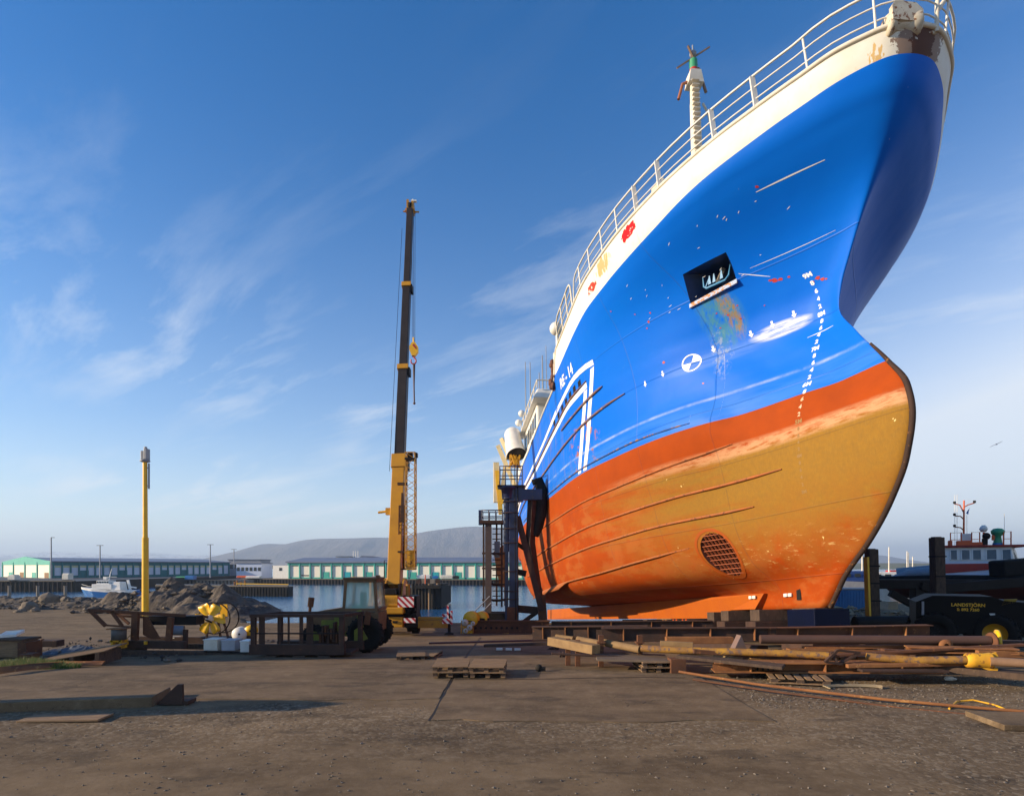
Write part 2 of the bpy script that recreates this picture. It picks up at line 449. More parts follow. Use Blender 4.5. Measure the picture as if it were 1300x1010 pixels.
def grid_slab(name, x0, x1, y0, y1, z0, seed, rag=0.18):
    """slab with a ragged near edge, following the ground"""
    rn = random.Random(seed)
    m = MB(); nx_, ny_ = int((x1 - x0) / 0.25) + 1, int((y1 - y0) / 0.4) + 1
    jag = [0.0]
    for i in range(nx_): jag.append(jag[-1] * 0.86 + rn.uniform(-rag, rag))
    vs = []
    for j in range(ny_):
        for i in range(nx_):
            x = x0 + (x1 - x0) * i / (nx_ - 1); y = y0 + (y1 - y0) * j / (ny_ - 1)
            y += jag[i] * (1 - j / (ny_ - 1)) ** 3
            xe = x + (rn.uniform(-rag, rag) * 0.2 if i in (0, nx_ - 1) else 0)
            vs.append((xe, y, gz(x, y) + z0))
    fs = [(j * nx_ + i, j * nx_ + i + 1, (j + 1) * nx_ + i + 1, (j + 1) * nx_ + i) for j in range(ny_ - 1) for i in range(nx_ - 1)]
    m.add(vs, fs, 0, True)
    b = [vs[i] for i in range(nx_)]
    m.add(b + [(x, y, z - 0.15) for x, y, z in b], [(i + 1, i, nx_ + i, nx_ + i + 1) for i in range(nx_ - 1)])
    for e in (0, nx_ - 1):
        b = [vs[j * nx_ + e] for j in range(ny_)]
        m.add(b + [(x, y, z - 0.15) for x, y, z in b], [(i, i + 1, ny_ + i + 1, ny_ + i) for i in range(ny_ - 1)])
    return tag(m.build(name, M['slab']), kind='structure')
grid_slab('pavement', -22, -1.38, 11.2, 26, 0.010, 1, .07)
grid_slab('pavement', -1.30, 4.2, 9.6, 26, 0.014, 2, .06)

jt = MB()
jy = [9.6 + k * .6 for k in range(28)]
jt.add([(-1.345 + dx + .01 * math.sin(y * 7), y, gz(-1.34, y) + .006) for y in jy for dx in (0, .05)], [(2 * k, 2 * k + 1, 2 * k + 3, 2 * k + 2) for k in range(len(jy) - 1)])
jy2 = [4.2 + k * .1 for k in range(1)]
jt.add([(x, 13.2 + dy + .015 * math.sin(x * 5), gz(x, 13.2) + .021) for x in [-1.28 + k * .3 for k in range(18)] for dy in (0, .035)], [(2 * k, 2 * k + 2, 2 * k + 3, 2 * k + 1) for k in range(17)])
tag(jt.build('pavement_joint', worn('joint_dirt', (.035, .028, .022), (.02, .017, .014))), kind='structure')

# water
def water_mat():
    t = NT('harbour_water')
    w1 = t.noise(0.55, 5, 0.6, (1, 2.4, 1)); w2 = t.noise(2.4, 4, 0.6, (1, 2.0, 1))
    t.bump(t.math('ADD', t.math('MULTIPLY', w1, 0.7), t.math('MULTIPLY', w2, 0.35)), 0.55, 0.22)
    t.p.inputs['IOR'].default_value = 1.33
    return t.done(t.mix(t.thr(t.noise(0.02, 4), 0.4, 0.6), (0.018, 0.085, 0.19), (0.028, 0.11, 0.23)), 0.14)
M['water'] = water_mat()
w = MB()
w.add([(-9000, 20, WATER), (9000, 20, WATER), (9000, 12000, WATER), (-9000, 12000, WATER)], [(0, 1, 2, 3)])
tag(w.build('water', M['water']), kind='structure')
# ------------------------------------------------------------------ the fishing vessel on the slip
# vessel frame: x = aft from the forefoot, y = to the near (lit) side, z = up from the keel
SHIP_M = Matrix.Identity(4)
_a = Vector(((572 - CPX) / FPX, 1, -(787 - HPY) / FPX)).normalized()
_w = Vector((-1, _a.x / _a.y, 0)).normalized()
_u = _a.cross(_w)
_P0 = at(1053, 771, 16.0)
for i in range(3):
    SHIP_M[i][0], SHIP_M[i][1], SHIP_M[i][2], SHIP_M[i][3] = _a[i], _w[i], _u[i], _P0[i]
ship = bpy.data.objects.new('fishing_vessel', None); col.objects.link(ship)
ship.matrix_world = SHIP_M
tag(ship, 'large blue and white fishing vessel with an orange bottom, hauled out on the slip', 'ship')

def pchip(x, y, xq):
    x = np.asarray(x, float); y = np.asarray(y, float); xq = np.clip(np.asarray(xq, float), x[0], x[-1])
    h = np.diff(x); d = np.diff(y) / h; m = np.zeros(len(x))
    for i in range(1, len(x) - 1):
        if d[i - 1] * d[i] > 0:
            w1 = 2 * h[i] + h[i - 1]; w2 = h[i] + 2 * h[i - 1]
            m[i] = (w1 + w2) / (w1 / d[i - 1] + w2 / d[i])
    m[0] = d[0]; m[-1] = d[-1]
    k = np.clip(np.searchsorted(x, xq, side='right') - 1, 0, len(h) - 1)
    t = (xq - x[k]) / h[k]
    return ((2 * t**3 - 3 * t**2 + 1) * y[k] + (t**3 - 2 * t**2 + t) * h[k] * m[k] + (-2 * t**3 + 3 * t**2) * y[k + 1] + (t**3 - t**2) * h[k] * m[k + 1])

# waterlines: z, [(aft, half breadth)...], the first point is the stem
LV = [
 (0.0,  [(0.0, 0), (0.15, .20), (1, .22), (3, .22), (6, .40), (10, .55), (20, .55), (34, .3)]),
 (0.45, [(-.4, 0), (-.2, .20), (1, .24), (3, .26), (6, .45), (10, .60), (20, .6), (34, .35)]),
 (0.75, [(-.65, 0), (-.4, .20), (0.6, .30), (2, .42), (3.5, .70), (6, 1.6), (9, 2.7), (12, 3.5), (16, 4.1), (22, 4.2), (34, 2.0)]),
 (1.1,  [(-1.05, 0), (-.7, .22), (0, .45), (1.5, .72), (3.5, 1.45), (6, 2.65), (9, 3.7), (12, 4.4), (16, 4.75), (22, 4.8), (34, 2.6)]),
 (1.5,  [(-1.58, 0), (-1.1, .27), (-.5, .52), (.5, .85), (2, 1.25), (3.5, 1.9), (6, 3.05), (9, 4.1), (12, 4.7), (16, 4.98), (22, 5.05), (34, 3.2)]),
 (2.4,  [(-2.45, 0), (-1.9, .33), (-.6, .80), (.5, 1.13), (2, 1.65), (3.5, 2.35), (6, 3.45), (9, 4.45), (12, 4.92), (16, 5.2), (22, 5.3), (34, 3.9)]),
 (3.3,  [(-3.02, 0), (-2.3, .40), (-.6, .96), (.5, 1.30), (2, 1.85), (3.5, 2.6), (6, 3.65), (9, 4.62), (12, 5.02), (16, 5.3), (22, 5.4), (34, 4.2)]),
 (4.3,  [(-3.27, 0), (-2.5, .40), (-.6, 1.0), (.5, 1.40), (2, 2.05), (3.5, 2.9), (6, 3.85), (9, 4.74), (12, 5.08), (16, 5.38), (22, 5.5), (34, 4.4)]),
 (4.85, [(-3.18, 0), (-2.4, .35), (-.6, .97), (.5, 1.40), (2, 2.2), (3.5, 3.05), (6, 3.98), (9, 4.79), (12, 5.1), (16, 5.4), (22, 5.5), (34, 4.5)]),
 (5.65, [(-2.65, 0), (-1.46, .30), (-.54, .80), (1.15, 1.66), (2, 2.39), (3.5, 3.25), (5.6, 4.0), (8.9, 4.84), (12, 5.15), (16, 5.43), (22, 5.5), (34, 4.6)]),
 (6.9,  [(-1.66, 0), (-1.2, .12), (-.6, .38), (.5, .98), (1.3, 1.6), (3, 2.8), (4.5, 3.6), (6.5, 4.32), (9.5, 5.0), (13, 5.3), (20, 5.5), (34, 4.7)]),
 (7.8,  [(-1.10, 0), (-.9, .03), (-.6, .14), (.5, .88), (1.5, 1.65), (3, 2.85), (4.5, 3.65), (6.5, 4.42), (9.5, 5.04), (13, 5.32), (20, 5.5), (34, 4.8)]),
 (8.35, [(-1.27, 0), (-.6, .22), (.5, .98), (1.5, 1.78), (3, 2.98), (4.5, 3.75), (6.5, 4.5), (9.5, 5.07), (13, 5.33), (20, 5.5), (34, 4.8)]),
 (8.9,  [(-1.62, 0), (-1.3, .09), (-.6, .45), (.5, 1.25), (1.5, 2.05), (3, 3.12), (4.5, 3.88), (6.5, 4.58), (9.5, 5.1), (13, 5.35), (20, 5.5), (34, 4.8)]),
 (9.8,  [(-2.30, 0), (-2.12, .14), (-1.5, .50), (-.6, 1.06), (.5, 1.88), (1.5, 2.60), (3, 3.48), (4.5, 4.13), (6.5, 4.74), (9.5, 5.16), (13, 5.4), (20, 5.5), (34, 4.8)]),
 (10.6, [(-3.05, 0), (-2.94, .22), (-2.5, .62), (-1.8, 1.20), (-.6, 2.04), (.5, 2.78), (1.5, 3.33), (3, 4.02), (4.5, 4.50), (6.5, 4.94), (9.5, 5.24), (13, 5.42), (20, 5.5), (34, 4.8)]),
 (11.3, [(-3.95, 0), (-3.88, .38), (-3.6, .88), (-2.9, 1.66), (-1.9, 2.56), (-.3, 3.64), (1.6, 4.36), (4, 4.9), (6, 5.17), (10, 5.35), (14, 5.46), (20, 5.5), (34, 4.8)]),
 (12.3, [(-4.20, 0), (-4.14, .50), (-3.86, .98), (-3.4, 1.50), (-2.9, 1.86), (-1.9, 2.56), (-1, 3.14), (.9, 4.07), (3.44, 4.88), (6, 5.28), (10, 5.38), (14, 5.48), (20, 5.5), (34, 4.8)]),
]
TQ = np.linspace(0, 1, 150)
S_END = 33.0
def level_rows():
    S, B = [], []
    for z, pts in LV:
        s0 = pts[0][0]
        q = np.sqrt(np.array([p[0] - s0 for p in pts])); b = np.array([p[1] for p in pts], float)
        qq = TQ * math.sqrt(S_END - s0)
        S.append(s0 + qq**2); B.append(pchip(q, b, qq))
    return np.array(S), np.array(B)
LS, LB = level_rows()
LZ = [l[0] for l in LV]
ZR = sorted(set([round(z, 3) for z in list(np.arange(0, 12.31, 0.14)) if min(abs(z - 5.65), abs(z - 11.3), abs(z - 12.3)) > 0.06] + [5.65, 11.3, 12.3, 0.75]))
GS = np.array([[0.0] * len(TQ)] * len(ZR)); GB = GS.copy()
for j in range(len(TQ)):
    GS[:, j] = pchip(LZ, LS[:, j], ZR); GB[:, j] = pchip(LZ, LB[:, j], ZR)
for it in range(26):                       # fair the surface vertically
    k0 = next(i for i, z in enumerate(ZR) if z >= (1.3 if it < 4 else 8.6)); k1 = ZR.index(12.3)
    if it >= 4: GS[k0:k1] = GS[k0:k1] * 0.5 + 0.25 * (GS[k0 - 1:k1 - 1] + GS[k0 + 1:k1 + 1])
    GB[k0:k1] = GB[k0:k1] * 0.5 + 0.25 * (GB[k0 - 1:k1 - 1] + GB[k0 + 1:k1 + 1])
def sheer_drop(s):
    """top of the shell: forecastle bulwark, then the lower main deck bulwark"""
    z0 = 12.3 - 0.05 * s
    z1 = max(9.6, 10.2 - 0.07 * (s - 10.7))
    return z0, z0 + (z1 - z0) * sstep(s, 10.45, 10.95)
def hull_point(s, b, z):
    za = z - 0.05 * s * min(1, max(0, (z - 8) / 3.45))
    z0, zt = sheer_drop(s)
    if za > 8.9: za = 8.9 + (za - 8.9) * (zt - 8.9) / (z0 - 8.9)
    if s > 21:
        r = min(1, ((s - 21) / 11)) ** 2
        za = za + max(0, 4.6 - za) * r * 0.85
    return (s, b, za)
nz_, nt_ = len(ZR), len(TQ)
hm = MB()
hv = []
for side in (1, -1):
    for i in range(nz_):
        for j in range(nt_):
            hv.append(hull_point(float(GS[i, j]), side * float(GB[i, j]), ZR[i]))
hf = []; hmat = []
def vid(side, i, j):
    if j == 0: side = 0
    return side * nz_ * nt_ + i * nt_ + j
for side in (0, 1):
    for i in range(nz_ - 1):
        for j in range(nt_ - 1):
            f = (vid(side, i, j), vid(side, i, j + 1), vid(side, i + 1, j + 1), vid(side, i + 1, j))
            if side == 0: f = tuple(reversed(f))
            sm_ = float(GS[i, j])
            hf.append(f); hmat.append(0)
for j in range(nt_ - 1):                   # underside of the keel
    hf.append((vid(0, 0, j), vid(0, 0, j + 1), vid(1, 0, j + 1), vid(1, 0, j))); hmat.append(0)
for i in range(nz_ - 1):                   # transom
    hf.append((vid(0, i, nt_ - 1), vid(0, i + 1, nt_ - 1), vid(1, i + 1, nt_ - 1), vid(1, i, nt_ - 1))); hmat.append(0)
bmh = bmesh.new()
bv = [bmh.verts.new(v) for v in hv]
for f, mi in zip(hf, hmat):
    idx = []
    for k in f:
        if k not in idx: idx.append(k)
    if len(idx) < 3: continue
    try:
        ff_ = bmh.faces.new([bv[k] for k in idx]); ff_.smooth = True; ff_.material_index = mi
    except ValueError: pass
bmesh.ops.delete(bmh, geom=[v for v in bmh.verts if not v.link_faces], context='VERTS')
bmh.normal_update()
HBVH = BVHTree.FromBMesh(bmh)
def skin(s, z, off=0.0):
    """point on the near side of the shell"""
    h = HBVH.ray_cast(Vector((s, 12, z)), Vector((0, -1, 0)))
    if h[0] is None: return Vector((s, 0, z))
    nn = h[1] if h[1].y > 0 else -h[1]
    return h[0] + nn * off
def skin_n(s, z):
    h = HBVH.ray_cast(Vector((s, 12, z)), Vector((0, -1, 0)))
    return (h[1] if h[1].y > 0 else -h[1])

def cut_hole(poly):
    """open the near side of the shell inside a convex outline given in (aft, up)"""
    c = Vector((sum(p[0] for p in poly) / len(poly), sum(p[1] for p in poly) / len(poly)))
    rad = max((Vector(p) - c).length for p in poly) + 0.5
    for i, p in enumerate(poly):
        q = poly[(i + 1) % len(poly)]
        e = Vector((q[0] - p[0], q[1] - p[1])); n = Vector((e.y, -e.x)).normalized()
        fs = [f for f in bmh.faces if f.calc_center_median().y > 0 and (Vector((f.calc_center_median().x, f.calc_center_median().z)) - c).length < rad]
        geom = fs + list({e_ for f in fs for e_ in f.edges}) + list({v for f in fs for v in f.verts})
        bmesh.ops.bisect_plane(bmh, geom=geom, dist=1e-5, plane_co=(p[0], 0, p[1]), plane_no=(n.x, 0, n.y))
    def inside(x, z):
        sg = None
        for i, p in enumerate(poly):
            q = poly[(i + 1) % len(poly)]
            k = (q[0] - p[0]) * (z - p[1]) - (q[1] - p[1]) * (x - p[0])
            if sg is None: sg = k > 0
            elif (k > 0) != sg: return False
        return True
    dead = [f for f in bmh.faces if f.calc_center_median().y > 0 and inside(f.calc_center_median().x, f.calc_center_median().z)]
    bmesh.ops.delete(bmh, geom=dead, context='FACES')
# ------------------------------------------------------------------ hull paint
def hull_paint():
    t = NT('hull_paint')
    x, y, z = t.xyz()
    sub = lambda a, b: t.math('SUBTRACT', a, b, clamp=True)
    mul = lambda a, b: t.math('MULTIPLY', a, b)
    inv = lambda a: t.math('SUBTRACT', 1.0, a, clamp=True)
    stre = t.noise(1.1, 8, 0.65, (0.28, 0.28, 2.6))          # long horizontal streaks
    vert = t.noise(2.0, 6, 0.6, (3.2, 3.2, 0.22))            # vertical runs, carry the painted haze aft
    mid = t.noise(1.6, 8, 0.62)
    fine = t.noise(9, 8, 0.7)
    # topside blue
    blue = t.mix(mul(t.thr(stre, 0.42, 0.7), 0.5), (0.000, 0.128, 0.64), (0.000, 0.145, 0.66))
    blue = t.mix(mul(t.thr(vert, 0.5, 0.75), mul(t.thr(x, 5, 16), 0.55)), blue, (0.07, 0.20, 0.48))  # paler weathered runs aft, with grazing haze put into the blue
    band = mul(inv(t.thr(z, 5.9, 6.75)), t.thr(stre, 0.33, 0.55))
    blue = t.mix(mul(band, 0.5), blue, (0.06, 0.21, 0.58))
    line = mul(inv(t.thr(t.math('ABSOLUTE', t.math('SUBTRACT', z, 6.42)), 0.01, 0.07)), t.thr(t.noise(0.9, 5, 0.6, off=(5, 2, 1)), 0.36, 0.62))
    blue = t.mix(mul(line, 0.75), blue, (0.34, 0.42, 0.56))
    # the bright rubbed patch beside the draught marks, with a paler trail aft of it
    sc = t.blob((0.30, 0.8, 7.88), (0.95, 1.4, 0.26))
    sc = mul(t.thr(sc, 0.05, 0.35), t.thr(t.noise(2.2, 7, 0.7, (0.5, 0.5, 4)), 0.33, 0.52))
    sc = mul(sc, t.thr(x, -0.42, -0.36))
    blue = t.mix(mul(sc, 0.85), blue, (0.62, 0.66, 0.72))
    tr = mul(t.thr(t.blob((2.0, 2.0, 7.74), (2.0, 3.0, 0.30)), 0.0, 0.3), t.thr(stre, 0.38, 0.56))
    blue = t.mix(mul(tr, mul(t.thr(x, -0.42, -0.30), 0.3)), blue, (0.14, 0.27, 0.56))
    # rust weeping from the anchor pocket
    ws = t.blob((1.42, 2.2, 8.75), (0.62, 1.6, 1.15))
    w = mul(t.thr(ws, 0.0, 0.42), t.thr(t.noise(3.2, 8, 0.68, (1.6, 1.6, 0.35)), 0.36, 0.56))
    blue = t.mix(mul(w, 0.85), blue, (0.055, 0.22, 0.27))
    w2 = mul(t.thr(t.blob((1.20, 2.0, 8.75), (0.24, 1.2, 0.95)), 0.0, 0.4), t.thr(t.noise(7, 8, 0.7, (1.6, 1.6, 0.3)), 0.42, 0.56))
    blue = t.mix(mul(w2, 0.9), blue, (0.26, 0.17, 0.06))
    w3 = mul(t.thr(t.blob((1.72, 1.9, 7.75), (0.30, 1.2, 0.9)), 0.0, 0.4), t.thr(t.noise(6, 8, 0.72), 0.50, 0.60))
    blue = t.mix(mul(w3, 0.6), blue, (0.30, 0.36, 0.44))
    # small chips of bare metal and filler
    chips = t.thr(t.noise(5.5, 6, 0.72, off=(9, 1, 4)), 0.715, 0.735)
    blue = t.mix(mul(chips, 0.55), blue, (0.55, 0.60, 0.66))
    rz = t.blob((8.2, 4.8, 6.7), (1.6, 1.2, 1.3))
    rs = mul(t.thr(rz, 0.0, 0.35), t.thr(t.noise(2.6, 8, 0.65, (1, 1, 0.8), off=(2, 2, 0)), 0.56, 0.60))
    blue = t.mix(rs, blue, (0.36, 0.12, 0.03))
    ra = mul(t.thr(x, 8.5, 12), t.thr(t.noise(2.4, 7, 0.6, (2.6, 2.6, 0.22), off=(1, 8, 3)), 0.55, 0.68))
    blue = t.mix(mul(ra, 0.55), blue, (0.28, 0.15, 0.09))
    # bottom: orange antifouling, ochre where the old coat shows, pink rubbed band
    org = t.mix(t.thr(mid, 0.35, 0.7), (0.345, 0.054, 0.003), (0.285, 0.046, 0.004))
    org = t.mix(mul(t.thr(t.noise(0.9, 9, 0.68, (0.8, 0.8, 1.6), off=(4, 4, 2)), 0.49, 0.57), mul(inv(t.thr(z, 4.3, 4.8)), 0.42)), org, (0.37, 0.125, 0.03))
    och = mul(inv(t.thr(t.math('ADD', x, t.math('MULTIPLY', t.math('SUBTRACT', stre, 0.5), 12)), 2.2, 8.5)), mul(t.thr(t.math('ADD', z, t.math('MULTIPLY', t.math('SUBTRACT', mid, 0.5), 3.2)), 0.9, 2.5), inv(t.thr(z, 4.42, 4.66))))
    ochc = t.mix(t.thr(fine, 0.35, 0.65), (0.275, 0.145, 0.018), (0.225, 0.125, 0.022))
    ochc = t.mix(mul(t.thr(t.noise(14, 4, 0.6, (3.5, 3.5, 0.25)), 0.5, 0.7), 0.35), ochc, (0.33, 0.20, 0.035))
    low_ = mul(inv(t.thr(z, 1.9, 3.6)), t.thr(mid, 0.4, 0.6))
    ochc = t.mix(mul(low_, 0.7), ochc, (0.30, 0.110, 0.016))
    org = t.mix(mul(och, 0.94), org, ochc)
    pb = mul(mul(t.thr(z, 4.38, 4.50), inv(t.thr(z, 4.72, 4.86))), inv(t.thr(x, 1.0, 7.5)))
    pb = mul(pb, t.thr(t.noise(3.0, 9, 0.75, (0.6, 0.6, 3)), 0.36, 0.54))
    org = t.mix(mul(pb, 0.8), org, (0.55, 0.31, 0.16))
    scr = mul(mul(t.thr(z, 0.85, 1.3), inv(t.thr(z, 1.7, 2.3))), inv(t.thr(x, 2, 5.5)))
    scr = mul(scr, t.thr(t.noise(5, 9, 0.75, (0.6, 0.6, 2.2), off=(7, 0, 0)), 0.57, 0.64))
    org = t.mix(mul(scr, 0.75), org, (0.52, 0.34, 0.13))
    spots = t.thr(t.noise(2.9, 5, 0.6, off=(3, 3, 3)), 0.735, 0.745)
    org = t.mix(spots, org, (0.74, 0.56, 0.24))
    n1 = t.noise(1.4, 7, 0.62); n2 = t.noise(5.2, 8, 0.66); vert2 = t.noise(3, 6, 0.6, (3, 3, 0.25))
    c = t.mix(t.thr(n1, 0.4, 0.7), (0.78, 0.77, 0.70), (0.72, 0.69, 0.58))
    c = t.mix(t.math('MULTIPLY', t.thr(vert2, 0.6, 0.75), 0.25), c, (0.55, 0.40, 0.20))
    def patch(c, ctr, r, lo, col_, sc=None, a=1.0, w=0.03):
        b = t.thr(t.blob(ctr, r), 0.0, 0.5)
        m = t.thr(t.math('ADD', sc if sc is not None else n2, t.math('MULTIPLY', t.math('SUBTRACT', b, 0.5), 0.5)), lo, lo + w)
        m = t.math('MULTIPLY', m, t.math('GREATER_THAN', b, 0.01))
        return t.mix(t.math('MULTIPLY', m, a), c, col_)
    c = patch(c, (-4.2, -0.15, 12.15), (0.9, 0.85, 0.75), 0.54, (0.26, 0.19, 0.15))
    c = patch(c, (-4.2, -0.15, 12.2), (0.6, 0.45, 0.5), 0.55, (0.10, 0.045, 0.03))
    c = patch(c, (-4.0, 0.78, 12.0), (0.5, 0.34, 0.55), 0.72, (0.62, 0.36, 0.06), vert2, .8)
    c = patch(c, (-4.2, 1.0, 11.55), (0.4, 0.4, 0.25), 0.55, (0.42, 0.16, 0.08))
    c = patch(c, (2.25, 4.5, 11.85), (0.62, 0.8, 0.36), 0.62, (0.50, 0.008, 0.008), w=0.01)
    c = patch(c, (3.9, 4.9, 11.75), (1.1, 0.9, 0.5), 0.70, (0.55, 0.28, 0.04), vert2, .8)
    c = patch(c, (4.9, 4.9, 11.5), (0.7, 0.9, 0.3), 0.68, (0.45, 0.05, 0.02))
    white = c
    wl = t.math('ADD', 5.65, t.math('MULTIPLY', t.math('SUBTRACT', fine, 0.5), 0.02))
    up = t.math('GREATER_THAN', z, wl)
    c = t.mix(up, org, blue)
    fc = t.n('ShaderNodeFloatCurve'); t.put(fc.inputs['Value'], t.math('DIVIDE', t.math('ADD', x, 5.0), 16.0))
    cvp = fc.mapping.curves[0].points
    pts_ = [(-5, 12.08), (-4.1, 11.98), (-2, 11.70), (0, 11.46), (1.6, 11.26), (4, 11.13), (6, 11.08), (10, 10.78), (11, 10.7)]
    while len(cvp) < len(pts_): cvp.new(0.5, 0.5)
    for q_, (a_, b_) in zip(cvp, pts_): q_.location = ((a_ + 5) / 16, (b_ - 10) / 3)
    fc.mapping.update()
    zb_ = t.math('ADD', t.math('MULTIPLY', fc.outputs[0], 3.0), 10.0)
    isw = mul(t.math('GREATER_THAN', z, zb_), t.math('LESS_THAN', x, 10.72))
    c = t.mix(isw, c, white)
    # plate seams and dents
    px = t.math('ABSOLUTE', t.math('SUBTRACT', t.math('FRACT', t.math('MULTIPLY', t.math('ADD', x, 10.3), 0.37)), 0.5))
    pz = t.math('ABSOLUTE', t.math('SUBTRACT', t.math('FRACT', t.math('MULTIPLY', z, 0.58)), 0.5))
    seam = t.math('MAXIMUM', mul(inv(t.thr(px, 0.0, 0.009)), t.math('GREATER_THAN', x, -0.3)), mul(inv(t.thr(pz, 0.0, 0.012)), t.math('LESS_THAN', z, 9.7)))
    h = t.math('ADD', mul(t.noise(0.55, 3, 0.5), 1.2), mul(seam, 0.30))
    h = t.math('ADD', h, mul(fine, 0.03))
    t.bump(h, 0.5, 0.06)
    c = t.mix(mul(seam, 0.22), c, (0.05, 0.05, 0.06))
    t.p.inputs['Coat Weight'].default_value = 0.0
    rough = t.mix(up, (0.75,) * 3, (0.46,) * 3)
    t.p.inputs['Specular IOR Level'].default_value = 0.12
    return t.done(c, rough)

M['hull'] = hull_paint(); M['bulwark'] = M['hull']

# ------------------------------------------------------------------ openings: anchor pocket and thruster tunnel
POCKET = [(1.58, 10.13), (0.40, 10.13), (0.68, 9.48), (1.92, 9.40)]
cut_hole(POCKET)
TH_C, TH_R = (2.75, 1.72), (0.60, 0.68)
th_poly = [(TH_C[0] + TH_R[0] * math.cos(k * math.pi / 10), TH_C[1] + TH_R[1] * math.sin(k * math.pi / 10)) for k in range(20)]
cut_hole(th_poly)
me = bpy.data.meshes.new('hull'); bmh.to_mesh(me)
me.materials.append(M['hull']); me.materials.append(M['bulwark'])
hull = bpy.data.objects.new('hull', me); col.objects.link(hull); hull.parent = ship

dk = worn('pocket_paint', (0.004, 0.035, 0.13), (0.004, 0.02, 0.06), (0.10, 0.05, 0.03), 2.5, 0.8, 0.64, 0.5)
pk = MB()
ins = [Vector((s, skin(s, z, 0).y, z)) for s, z in POCKET]
bk = [Vector((s * 0.9 + 0.14, p.y - 1.15, z + 0.05)) for (s, z), p in zip(POCKET, ins)]
pk.add(ins + bk, [(i, (i + 1) % 4, 4 + (i + 1) % 4, 4 + i) for i in range(4)] + [(4, 5, 6, 7)])
pocket = pk.build('anchor_pocket', dk, ship)
an = MB()
pc = (ins[0] + ins[1] + ins[2] + ins[3]) / 4 + Vector((-0.02, -0.22, 0.03))
ax_ = (ins[1] - ins[0]).normalized(); ay_ = Vector((0, 0, 1))
AX = lambda a, b, d=0.0: pc + ax_ * a * 1.05 + ay_ * b * 1.2 + Vector((0, d, 0))
an.path([AX(-0.40, 0.18), AX(-0.38, -0.10), AX(-0.30, -0.17), AX(0.28, -0.19), AX(0.40, -0.10), AX(0.46, 0.16)], [0.012, 0.03, 0.035, 0.035, 0.03, 0.012], 8, m=1)
an.bar(AX(0.05, -0.14), AX(0.05, 0.20, -0.2), 0.12, 0.09, m=0)
for a in (-0.17, -0.03, 0.20): an.prism([(-0.05, -0.14), (0.05, -0.14), (0.012, 0.12), (-0.012, 0.12)], 0.03, AX(a, 0, 0.02), ax_, ay_, m=1)
an.bar(AX(-0.30, -0.14, 0.02), AX(-0.17, 0.10, 0.0), 0.03, 0.03, m=1)
an.build('anchor', [worn('grey_anchor', (0.30, 0.27, 0.22), (0.16, 0.10, 0.07)), worn('blue_anchor', (0.05, 0.26, 0.50), (0.03, 0.14, 0.3), rough=0.4)], pocket)
lp = MB()                                    # rubbed lip below the pocket
a_, b_ = ins[3], ins[2]
lip_n = skin_n(1.3, 9.35)
lp.bar(a_ + lip_n * 0.02 + Vector((0.05, 0, -0.05)), b_ + lip_n * 0.02 + Vector((-0.05, 0, -0.05)), 0.13, 0.05, up=(0, 1, 0))
lp.build('lip', worn('rubbed_lip', (0.42, 0.48, 0.60), (0.30, 0.40, 0.60), (0.42, 0.19, 0.06), 3.5, 0.8, 0.50, 0.6), pocket)

tm = MB()
ring = [Vector((s, skin(s, z, 0).y, z)) for s, z in th_poly]
n_ = len(ring)
inn = [Vector((p.x, p.y - 1.4, p.z)) for p in ring]
tm.add(ring + inn, [(i, (i + 1) % n_, n_ + (i + 1) % n_, n_ + i) for i in range(n_)] + [tuple(range(n_, 2 * n_))], 0, False)
tunnel = tm.build('bow_thruster_tunnel', worn('tunnel_paint', (0.10, 0.030, 0.018), (0.04, 0.016, 0.012)), ship)
gm = MB()
def gpt(s, z): 
    p = skin_flat(s, z); return p
# plane through the ring for the grating bars
cR = sum(ring, Vector()) / n_
nrm = Vector((0, 0, 0))
for i in range(n_): nrm += (ring[i] - cR).cross(ring[(i + 1) % n_] - cR)
nrm.normalize()
if nrm.y < 0: nrm = -nrm
def skin_flat(s, z, off=-0.05):
    y = cR.y - (nrm.x * (s - cR.x) + nrm.z * (z - cR.z)) / nrm.y
    return Vector((s, y, z)) + nrm * off
for k in range(-4, 5):
    u_ = k / 4.6
    hh = TH_R[1] * math.sqrt(1 - u_ * u_) * 0.98
    s_ = TH_C[0] + TH_R[0] * u_
    gm.bar(skin_flat(s_, TH_C[1] - hh), skin_flat(s_, TH_C[1] + hh), 0.022, 0.05)
for k in range(-4, 5):
    u_ = k / 4.6
    hh = TH_R[0] * math.sqrt(1 - u_ * u_) * 0.98
    z_ = TH_C[1] + TH_R[1] * u_
    gm.bar(skin_flat(TH_C[0] - hh, z_, -0.02), skin_flat(TH_C[0] + hh, z_, -0.02), 0.03, 0.02)
gm.build('grating', worn('grating_paint', (0.36, 0.09, 0.03), (0.16, 0.05, 0.03)), tunnel)
# clean orange disc of new paint round the tunnel mouth, slightly raised doubler plate
dm = MB()
for_ = []
for k in range(32):
    t_ = 2 * math.pi * k / 32
    for rr in (1.02, 1.16):
        for_.append(skin(TH_C[0] + 0.07 + TH_R[0] * rr * math.cos(t_), TH_C[1] + 0.05 + TH_R[1] * rr * math.sin(t_), 0.012))
dm.add(for_, [(2 * k, 2 * ((k + 1) % 32), 2 * ((k + 1) % 32) + 1, 2 * k + 1) for k in range(32)], 0, True)
dm.build('doubler_plate', worn('fresh_orange_paint', (0.36, 0.068, 0.006), (0.32, 0.08, 0.012), None, 2, 0.7, rough=0.55), tunnel)

